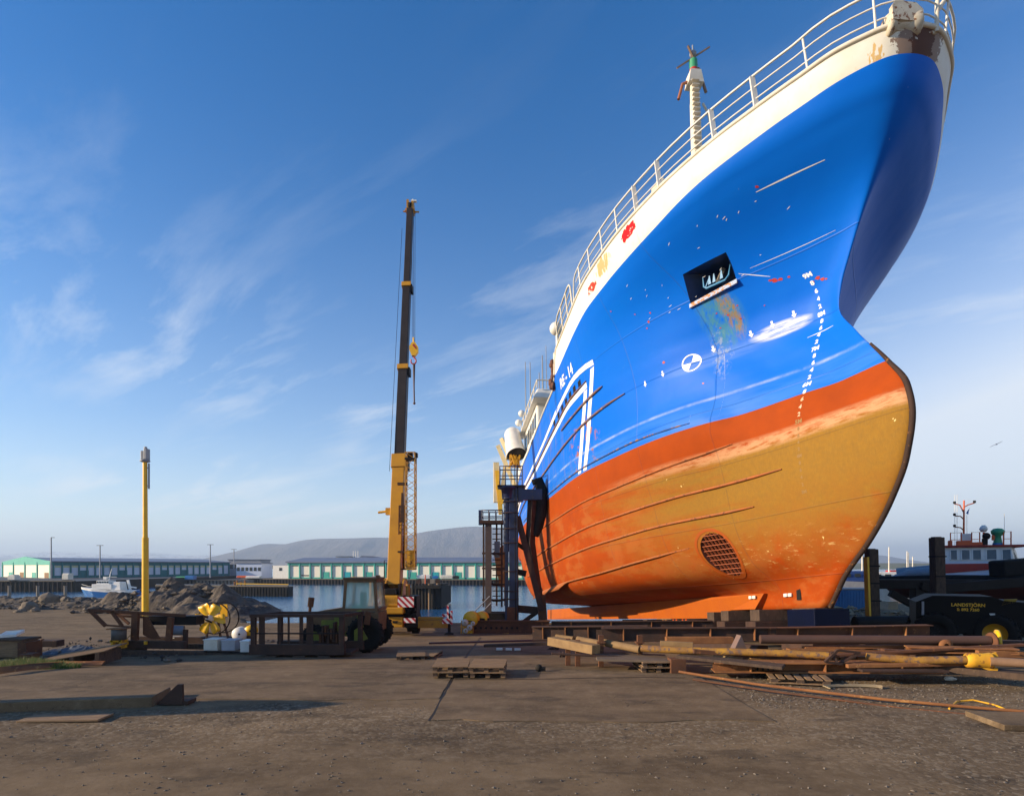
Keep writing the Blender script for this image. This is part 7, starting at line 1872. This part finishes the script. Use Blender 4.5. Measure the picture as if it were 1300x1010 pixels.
pebbles('rubble', 700, lambda rn: (lambda x, y: (x, y, -1.2 - (y - 36) * .16 + rn.uniform(-.1, .3)))(rn.uniform(-7.4, -5.0), rn.uniform(36, 47)), [M['rock_dark'], M['rock']], 'rip rap stones at the water edge beside the crane', 'rubble', .1, .5, 14)

# ------------------------------------------------------------------ warehouses
def bwin(e, w_): pass
M['wall_white'] = worn('warehouse_wall', (.80, .75, .63), (.74, .68, .56), None, .3, .6, rough=.8, bump=.05)
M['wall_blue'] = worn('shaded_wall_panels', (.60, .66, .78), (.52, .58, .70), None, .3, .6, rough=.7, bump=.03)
M['roof_dark'] = worn('dark_sheet_roof', (.15, .17, .23), (.11, .13, .18), None, .3, .6, rough=.5, bump=.05)
# right: white with teal frame
x0, x1 = Lx(352, YQ + 6), Lx(760, YQ + 6)
wb = empty('warehouse', ((x0 + x1) / 2, YQ + 6, QT), R(-9), 'long white warehouse with teal columns and dark roof across the water', 'warehouse'); Lw = wb.location.copy()
YW = YQ + 6; hE = Lz(714, YW) - QT; hw = (x1 - x0) / 2
m = MB(); m.box((0, 13, hE / 2), (2 * hw, 26, hE)); m.build('wall', M['wall_white'], wb)
m = MB(); m.prism([(-.9, 0), (26.9, 0), (26.9, .3), (13, 2.1), (-.9, .45)], 2 * hw + 1.6, (0, 0, hE), (0, 1, 0), (0, 0, 1)); m.build('roof', M['roof_dark'], wb)
m = MB(); m.box((0, -.12, hE - .35), (2 * hw + .6, .35, .95)); m.box((0, -.1, .3), (2 * hw, .2, .6)); m.build('teal_band', M['teal'], wb)
for k in range(28):
    X = -hw + .4 + k * 4.13
    if X > hw: break
    m = MB(); m.box((X, -.22, hE / 2), (.42, .5, hE)); m.build('column', M['teal'], wb)
    m = MB(); m.box((X + 2.06, -.06, hE - 1.05), (2.6, .1, .28)); m.build('window_strip', M['window'], wb)
    if k in (3, 5, 7, 9, 11, 13, 15):
        m = MB(); m.box((X + 1.9, -.07, 1.3), (2.3, .14, 2.5)); m.build('door', M['teal'] if k % 4 != 1 else worn('teal2_%d' % k, (.02, .33, .38), (.02, .25, .3)), wb)
    if k == 1:
        m = MB(); m.box((X + 2.0, -.07, 1.25), (3.0, .12, .35)); m.build('vent_strip', M['dark_metal'], wb)
ge = MB(); ge.box((-hw - 3.2, 8, hE * .42), (6.2, 16, hE * .84)); ge.build('annex', M['white'], wb)
m = MB(); m.box((-hw - 3.2, -.03, hE * .6), (1.1, .1, 1.1)); m.build('window', M['window'], wb)
# left: long shaded warehouse with lit gable
gl = Vector((Lx(66, 188), 188)); ge_ = Vector((Lx(291, 236), 236)); dirv = (ge_ - gl).normalized(); Lb = (ge_ - gl).length
nrm2 = Vector((-dirv.y, dirv.x))         # away from the water
if nrm2.y < 0: nrm2 = -nrm2
QB = Lz(736, 188)
lw = empty('warehouse', (gl.x, gl.y, QB), math.atan2(dirv.y, dirv.x), 'long teal warehouse in shade with a sunlit pale gable at its left end', 'warehouse')
hE2 = Lz(713, 188) - QB; ang = math.atan2(dirv.y, dirv.x)
dep = 44
m = MB(); m.box((Lb / 2, dep / 2, hE2 / 2), (Lb, dep, hE2)); m.build('wall', M['wall_blue'], lw)  # bluish copy of the pale gable wall, shade put into its colour
m = MB(); m.prism([(-.8, .3), (-.8, 0), (dep + .8, 0), (dep + .8, .3), (dep / 2, 1.6)], Lb + .6, (Lb / 2, 0, hE2), (0, 1, 0), (0, 0, 1)); m.build('roof', M['roof_dark'], lw)
m = MB(); m.box((Lb / 2, -.12, hE2 - .5), (Lb, .3, 1.1)); m.box((Lb / 2, -.1, .7), (Lb, .25, 1.4)); m.build('teal_band', worn('shaded_teal_paint', (.015, .15, .17), (.01, .11, .13)), lw)  # darker copy of the gable teal, with the front's shade painted in
for k in range(26):
    X = .3 + k * (Lb - .6) / 25
    m = MB(); m.box((X, -.25, hE2 / 2), (.4, .5, hE2)); m.build('column', worn('shaded_teal_column', (.015, .16, .18), (.01, .12, .14)) if k == 0 else bpy.data.materials['shaded_teal_column'], lw)  # columns in the same shade-darkened teal
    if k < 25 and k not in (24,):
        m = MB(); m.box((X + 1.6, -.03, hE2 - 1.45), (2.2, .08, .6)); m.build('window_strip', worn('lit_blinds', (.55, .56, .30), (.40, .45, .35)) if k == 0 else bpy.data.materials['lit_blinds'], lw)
    if k in (3, 8, 14, 17, 22):
        m = MB(); m.box((X + 1.6, -.06, 1.5), (2.4, .12, 3.0)); m.build('door', bpy.data.materials['shaded_teal_column'], lw)
# gable wall
m = MB(); m.box((-.15, dep / 2, hE2 * .42), (.3, dep + .4, hE2 * .84)); m.build('gable_wall', M['wall_white'], lw)
m = MB(); m.prism([(-.4, hE2 * .84), (dep + .4, hE2 * .84), (dep + .4, hE2 + .2), (dep / 2, hE2 + 1.9), (-.4, hE2 + .2)], .5, (-.2, 0, 0), (0, 1, 0), (0, 0, 1)); m.build('gable_fascia', M['teal'], lw)
for k in range(5):
    m = MB(); m.box((-.35, .2 + k * (dep - .4) / 4, hE2 / 2), (.5, .5, hE2)); m.build('gable_column', M['teal'], lw)
    if k < 4:
        m = MB(); m.box((-.33, 3.4 + k * (dep - .4) / 4, 1.2), (.1, 3.4, 2.2)); m.build('gable_door', M['teal'] if k % 2 else M['wood'], lw)
# middle grey building and small houses beyond
for i, (a, b, pt, Y, mt, lb) in enumerate(((290, 331, 710.5, 250, 'grey', 'low grey building between the two warehouses'), (300, 332, 715, 232, 'wall_blue', 'small bluish building in front of the low grey one'), (427, 443, 706.5, 262, 'cream', 'pale rooftop block above the white warehouse'))):
    x = Lx((a + b) / 2, Y); z = QT; e = empty('building', (x, Y, z), 0, lb, 'building'); h = Lz(pt, Y) - z; w_ = Lx(b, Y) - Lx(a, Y)
    m = MB(); m.box((0, 5, h / 2), (w_, 10, h)); m.build('wall', M[mt], e); m = MB(); m.box((0, 5, h + .15), (w_ + .6, 10.6, .3)); m.build('roof', M['roof_dark'], e)
    for k in range(6):
        m = MB(); m.box((-w_ / 2 + w_ * (k + .5) / 6, -.03, h * .62), (w_ / 9, .06, h * .25)); m.build('window', M['window'], e)
# ship superstructure visible above the warehouse roof
sh = empty('distant_ship', at(452, 712, 268), 0, 'white ship superstructure showing above the warehouse roof', 'ship')
m = MB(); m.prism([(-5.5, 0), (9, 0), (5, 1.4), (-3, 1.4)], 5, (0, 0, 0), (1, 0, 0), (0, 0, 1)); m.build('superstructure', M['white'], sh)
for x_ in (-1.2, -.2, .9):
    m = MB(); m.tube((x_, 0, 1.2), (x_, 0, 4.6), .14, n=6); m.build('mast', M['white'], sh)
m = MB(); m.prism([(1.5, 1.2), (16, 1.0), (8, 2.2), (3, 2.4)], 4, (0, 0, 0), (1, 0, 0), (0, 0, 1)); m.build('dark_canopy', M['roof_dark'], sh)
# quay lamps
for px, pt, Y, arms, lb in ((65, 682, 185, 1, 'thin quay lamp post in front of the pale gable'), (127, 692, 190, 2, 'double headed quay lamp post above the blue and white ship'), (267, 691, 196, 2, 'double headed quay lamp post right of the rubble mound'), (297, 697, 235, 2, 'farther fainter quay lamp post beside the low grey building'), (488, 711, 204, 1, 'short dark post on the far quay left of the crane boom')):
    x = Lx(px, Y); e = empty('lamp_post', (x, Y, QL), 0, lb, 'lamp post', 'lamp posts on the quays'); h = Lz(pt, Y) - QL
    m = MB(); m.tube((0, 0, 0), (0, 0, h), .22, .16, 8); m.build('pole', M['grey'] if px != 488 else M['dark_metal'], e)
    for k in range(arms):
        m = MB(); sg = -1 if k else 1; m.box((sg * .5, 0, h), (1.0, .3, .14)); m.build('lamp_head', M['dark_metal'], e)
# vehicles and small things on the quays
for i, (px, py, Y, w_, h_, mt, lb) in enumerate(((18, 733, 150, 1.8, 1.5, 'cream', 'white van parked by the pale gable'), (86, 728, 152, 1.6, 1.8, 'cream', 'white container shape right of the lamp post on the left quay'), (165 / 1, 0, 0, 0, 0, '', ''), (231, 733, 198, 3.2, 1.3, 'green', 'green container on the back quay'), (242, 733, 198, 3.0, 1.5, 'boat_blue', 'blue container beside the green one on the back quay'), (312, 732.5, 222, 6, 1.0, 'orange', 'row of orange boxes near the white annex'), (322, 733, 215, 5, 1.0, 'white', 'white boat hull by the annex of the far warehouse'), (395, 0, 0, 0, 0, '', ''), (450, 733.5, 207, 2.0, .9, 'yellow_bright', 'yellow forklift in front of the far warehouse'), (478, 733, 207, 2.8, 1.2, 'grey', 'grey van on the far quay'), (538, 733, 207, 4.4, 1.5, 'white', 'white truck body on the far quay right of the crane'), (567, 733, 207, 4.2, 1.4, 'cream', 'cream truck body next to the white one on the far quay'), (553, 733.4, 207, 2, 1.2, 'boat_blue', 'blue car between the two truck bodies'), (579, 733.4, 207, 2, 1.2, 'dark_metal', 'dark car right of the cream truck'))):
    if not mt: continue
    x = Lx(px, Y); z = QL if Y < 170 else QT if Y > 203 else Lz(737, 195)
    e = empty('vehicle' if i in (0, 8, 9, 12, 13) else 'container', (x, Y, z), 0, lb, 'vehicle' if i in (0, 8, 9, 12, 13) else 'container')
    m = MB(); m.box((0, 0, h_ * .45 + .25), (w_, 1.8, h_ * .7), bev=.08); m.box((w_ * .05, 0, h_ * .9 + .1), (w_ * .6 if e.name.startswith('vehicle') else w_, 1.6, h_ * .3), bev=.06); m.build('body', M[mt], e)
    m = MB(); m.box((0, 0, .14), (w_ * .8, 1.5, .26)); m.build('underframe', M['dark_metal'], e)

# ------------------------------------------------------------------ coast guard ship
def small_ship(px0, px1, Y, ywl, lab, hullmat, topmat, sc=1.0):
    x0, x1 = Lx(px0, Y), Lx(px1, Y); L = x1 - x0; e = empty('patrol_ship', ((x0 + x1) / 2, Y, WATER), 0, lab, 'ship')
    m = MB(); secs = []
    for t, hw_, zt in ((0, .05, 2.5), (.08, .9, 2.35), (.25, 1.7, 2.0), (.5, 1.9, 1.75), (.8, 1.8, 1.6), (.97, 1.5, 1.7)):
        x = -L / 2 + L * t; secs.append([(x, -hw_, zt), (x + .1 * (1 - t), -hw_ * .97, zt - .55), (x + (1.0 if t < .1 else .3), -hw_ * .7, -.5), (x + (1.0 if t < .1 else .3), hw_ * .7, -.5), (x + .1 * (1 - t), hw_ * .97, zt - .55), (x, hw_, zt)])
    vs = [v for s in secs for v in s]; fs = []; mi = []
    for i in range(len(secs) - 1):
        for j in range(5):
            m.add([secs[i][j], secs[i][j + 1], secs[i + 1][j + 1], secs[i + 1][j]], [(0, 1, 2, 3)], 1 if j in (0, 4) else 0)
        m.add([secs[i][0], secs[i + 1][0], secs[i + 1][5], secs[i][5]], [(0, 1, 2, 3)], 1)
    m.add(secs[-1], [tuple(range(6))], 0); m.build('hull', [hullmat, topmat], e)
    m = MB(); m.box((-L * .1, 0, 2.6), (L * .32, 2.6, 1.4), bev=.08); m.box((L * .12, 0, 2.8), (L * .16, 2.4, 2.2), bev=.1, taper=.8); s = m.build('superstructure', topmat, e)
    m = MB(); m.box((-L * .09, 0, 3.75), (L * .2, 2.3, 1.0), bev=.06); wh_ = m.build('wheelhouse', topmat, e)
    for k in range(5):
        m = MB(); m.box((-L * .17 + k * L * .04, -1.17, 3.85), (L * .027, .04, .42)); m.build('window', M['window'], wh_)
    m = MB(); m.tube((-L * .05, 0, 4.2), (0, 0, 7.4), .14, .07, 8); m.bar((-1.4, 0, 5.2), (1.0, 0, 5.2), .12, .12); m.box((-L * .1, 0, 4.9), (.7, .6, .7)); m.build('mast', topmat, e)
    m = MB(); m.bar((L * .30, 0, 1.8), (L * .26, 0, 4.4), .5, .25); m.bar((L * .28, 0, 2.6), (L * .4, 0, 2.3), .3, .3); m.build('stern_davit', topmat, e)
    m = MB(); m.path([(-L / 2 + .1, 0, 3.2), (-L * .3, -1.6, 2.8), (-L * .2, -1.7, 2.7)], .04, 5); m.build('bow_rail', topmat, e)
    m = MB(); m.bar((L * .22, -1.92, 1.5), (L * .25, -1.92, .3), .1, .35); m.build('white_flash', topmat, e)
    return e
small_ship(103, 181, 128, 752, 'blue and white patrol ship moored behind the earth mound', M['boat_blue'], M['white']).scale = (1, 1, .8)

# ------------------------------------------------------------------ right background: boats, container, shore
YC = 47.0; xc = Lx(1083, YC); e = empty('blue_container', (xc, YC, gz(xc, YC)), 0, 'bright blue sheeted container between the bow and the guide post', 'container')
h = Lz(744.5, YC) - gz(xc, YC) - .25
m = MB(); w_ = Lx(1110, YC) - Lx(1058, YC); m.box((0, .8, h / 2), (w_, 1.6, h), bev=.03)
for k in range(14): m.box((-w_ / 2 + (k + .5) * w_ / 14, -.02, h / 2), (w_ / 30, .05, h * .94))
m.build('body', M['blue_sheet'], e)
m = MB(); m.box((0, .8, h + .08), (w_ + .1, 1.7, .12)); m.build('top_rail', M['grey'], e)
def yacht(px, py, Y, L, hullm, topm, lab, masts, grp='boats moored beyond the bow', zt=1.2):
    x = Lx(px, Y); e = empty('moored_boat', (x, Y, WATER + .2), 0, lab, 'boat', grp); z0 = Lz(py, Y) - WATER - .2
    m = MB(); secs = []
    for t, hw_, dz in ((0, .05, .35), (.2, .9, .15), (.6, 1.2, 0), (1, 1.0, .05)):
        xx_ = -L / 2 + L * t; secs.append([(xx_, -hw_, z0 + dz), (xx_ + .3, -hw_ * .7, -.3), (xx_ + .3, hw_ * .7, -.3), (xx_, hw_, z0 + dz)])
    for i in range(3):
        for j in range(4): m.add([secs[i][j], secs[i][(j + 1) % 4], secs[i + 1][(j + 1) % 4], secs[i + 1][j]], [(0, 1, 2, 3)])
    m.add(secs[-1], [(0, 1, 2, 3)]); m.build('hull', hullm, e)
    m = MB(); m.box((L * .05, 0, z0 + zt / 2), (L * .45, 1.5, zt), bev=.1, taper=.85); c = m.build('cabin', topm, e)
    for k in range(3):
        m = MB(); m.box((-L * .1 + k * L * .12, -.73, z0 + zt * .6), (L * .07, .08, zt * .3)); m.build('window', M['window'], c)
    for mx_, mh in masts:
        m = MB(); m.tube((mx_, 0, z0), (mx_, 0, z0 + mh), .10, .07, 6); m.build('mast', M['cream'], e)
yacht(1082, 738, 66, 9, M['grey'], worn('blue_cabin', (.03, .07, .22), (.02, .05, .16)), 'grey boat with a dark blue cabin just right of the bow', [(1.1, 3.4)])
yacht(1121, 737, 80, 11, M['white'], M['white'], 'white boat with one mast and a red deck line right of the guide post', [(.8, 4.5)])
yacht(1142, 733, 95, 13, M['white'], M['red'], 'white boat with a long red cabin and one mast', [(1.2, 4.2), (1.4, 4.0)])
yacht(1168, 731, 98, 9, worn('dark_green_hull', (.03, .08, .07), (.02, .05, .05)), M['white'], 'dark hulled boat with a white stepped cabin left of the second guide post', [(-1.2, 3.2)], zt=1.0)
m = MB()
tag((lambda e: e)(crate(1112, 1124, 746, 762, 44, M['cream'], 'pale fish tub standing beside the first guide post', 1.2, 'tub', 'fish_tub')))
tag(crate(1121, 1134, 763, 773, 40, worn('beige_tub', (.5, .42, .28), (.35, .3, .2)), 'beige fish tub in front of the pale one', 1.0, 'tub', 'fish_tub'))
# low green point and far hills
def ridge(name, pts, Y, depth, mat, base=WATER, n_sub=6, rough=0.0, seed=1, plateau=True):
    """pts: silhouette as (px, py); built as a broad solid landform at distance Y"""
    from mathutils import noise as mn
    X = [Lx(p[0], Y) for p in pts]; Z = [Lz(p[1], Y) for p in pts]
    N = 220; xs_ = np.linspace(X[0], X[-1], N); zs_ = pchip(X, Z, xs_); m = MB(); K = 22; vs = []
    W_ = X[-1] - X[0]
    for i in range(N):
        for j in range(K):
            v = j / (K - 1)
            crest = .45
            f = (v / crest) ** .75 if v < crest else 1 - ((v - crest) / (1 - crest)) ** 2 * .9
            k = mn.fractal(Vector((xs_[i] / (depth * .10), v * 1.2, seed)), 1.0, 2.1, 5)
            k2 = mn.fractal(Vector((xs_[i] / (depth * .11), v * 1.1, seed + 5)), 1.0, 2.1, 4)
            env = math.sin(math.pi * min(1, v / crest)) if v < crest else 0
            f2 = f + rough * env * (k * .5 + k2 * .5)
            hh = (zs_[i] - base) * max(0, f2) * (1.0 + (v - crest) * depth * .0)
            vs.append((xs_[i], Y + (v - crest) * depth, base - 1 + hh + 1 * min(1, f2)))
    m.add(vs, [(i * K + j, (i + 1) * K + j, (i + 1) * K + j + 1, i * K + j + 1) for i in range(N - 1) for j in range(K - 1)], 0, True)
    return tag(m.build(name, mat), kind='structure')
def hill_mat(name, a, b, snow=None, z0=0, z1=1):
    t = NT(name); x, y, z = t.xyz(); c = t.mix(t.thr(t.noise(.006, 8, .65, (1, 1, 3)), .4, .62), a, b)
    if snow: c = t.mix(t.math('MULTIPLY', t.thr(z, z0, z1), t.thr(t.noise(.012, 8, .7), .42, .52)), c, (.75, .78, .82))
    t.bump(t.noise(.004, 9, .7, (3, 1, .6)), 1.0, 60)
    return t.done(c, .95)
ridge('mountain', [(262, 717), (285, 707), (300, 703), (320, 694), (337, 689.5), (360, 690), (385, 685), (405, 683), (440, 682.5), (480, 681.5), (505, 682), (528, 676), (560, 671), (600, 667.5), (640, 669), (680, 672), (740, 684), (800, 712)], 4200, 1800, hill_mat('mountain_rock', (.085, .080, .085), (.16, .135, .115)), rough=.17, seed=3)
ridge('snowy_mountain', [(-250, 710), (-120, 700), (0, 703), (60, 700), (110, 702), (150, 703.5), (175, 701), (210, 702.5), (235, 705), (265, 704), (300, 708), (350, 714)], 7200, 2000, hill_mat('snow_mountain_rock', (.10, .11, .13), (.14, .14, .15), True, 60, 110), rough=.3, seed=6)
ridge('hill', [(1040, 716), (1080, 711), (1112, 704), (1140, 708), (1165, 713), (1230, 715), (1330, 716)], 5200, 1200, hill_mat('far_hill_rock', (.09, .09, .10), (.12, .11, .11)), rough=.2, seed=9)
ridge('shore', [(960, 718), (1040, 715.6), (1090, 714.6), (1130, 714.4), (1200, 714.8), (1400, 715)], 1300, 240, hill_mat('green_shore', (.09, .11, .04), (.13, .13, .06)), rough=.12, seed=12)
ridge('shore', [(250, 718.5), (330, 717.4), (600, 717.0), (760, 717.3)], 1500, 200, hill_mat('dark_shore', (.06, .07, .05), (.09, .09, .07)), rough=.1, seed=15)
# gull
gu = empty('gull', at(1265, 564, 60), R(30), 'small gull gliding in the sky above the pilot boat', 'bird')
m = MB(); m.path([(-.22, 0, 0), (-.05, 0, .02), (.1, 0, .02), (.24, 0, .03)], [.01, .06, .05, .01], 8); m.build('body', M['grey'], gu)
for sg in (-1, 1):
    m = MB(); m.add([(.06, 0, .03), (-.08, 0, .03), (-.04, sg * .3, -.10 * sg + .05), (.08, sg * .3, -.10 * sg + .05), (-.1, sg * .62, -.26 * sg)], [(0, 1, 2, 3), (3, 2, 4)]); m.build('wing', M['grey'], gu)
# ------------------------------------------------------------------ haze
hz = MB(); hz.box((0, 3900, 122), (16400, 9000, 262))
ho = hz.build('haze', [])
hmt = bpy.data.materials.new('haze_air'); hmt.use_nodes = True; ht = hmt.node_tree
for n in list(ht.nodes): ht.nodes.remove(n)
pv = ht.nodes.new('ShaderNodeVolumePrincipled'); pv.inputs['Density'].default_value = HAZE; pv.inputs['Color'].default_value = (.60, .77, 1.0, 1); pv.inputs['Anisotropy'].default_value = 0.2
ou = ht.nodes.new('ShaderNodeOutputMaterial'); ht.links.new(pv.outputs[0], ou.inputs['Volume'])
ho.data.materials.append(hmt); tag(ho, kind='stuff')
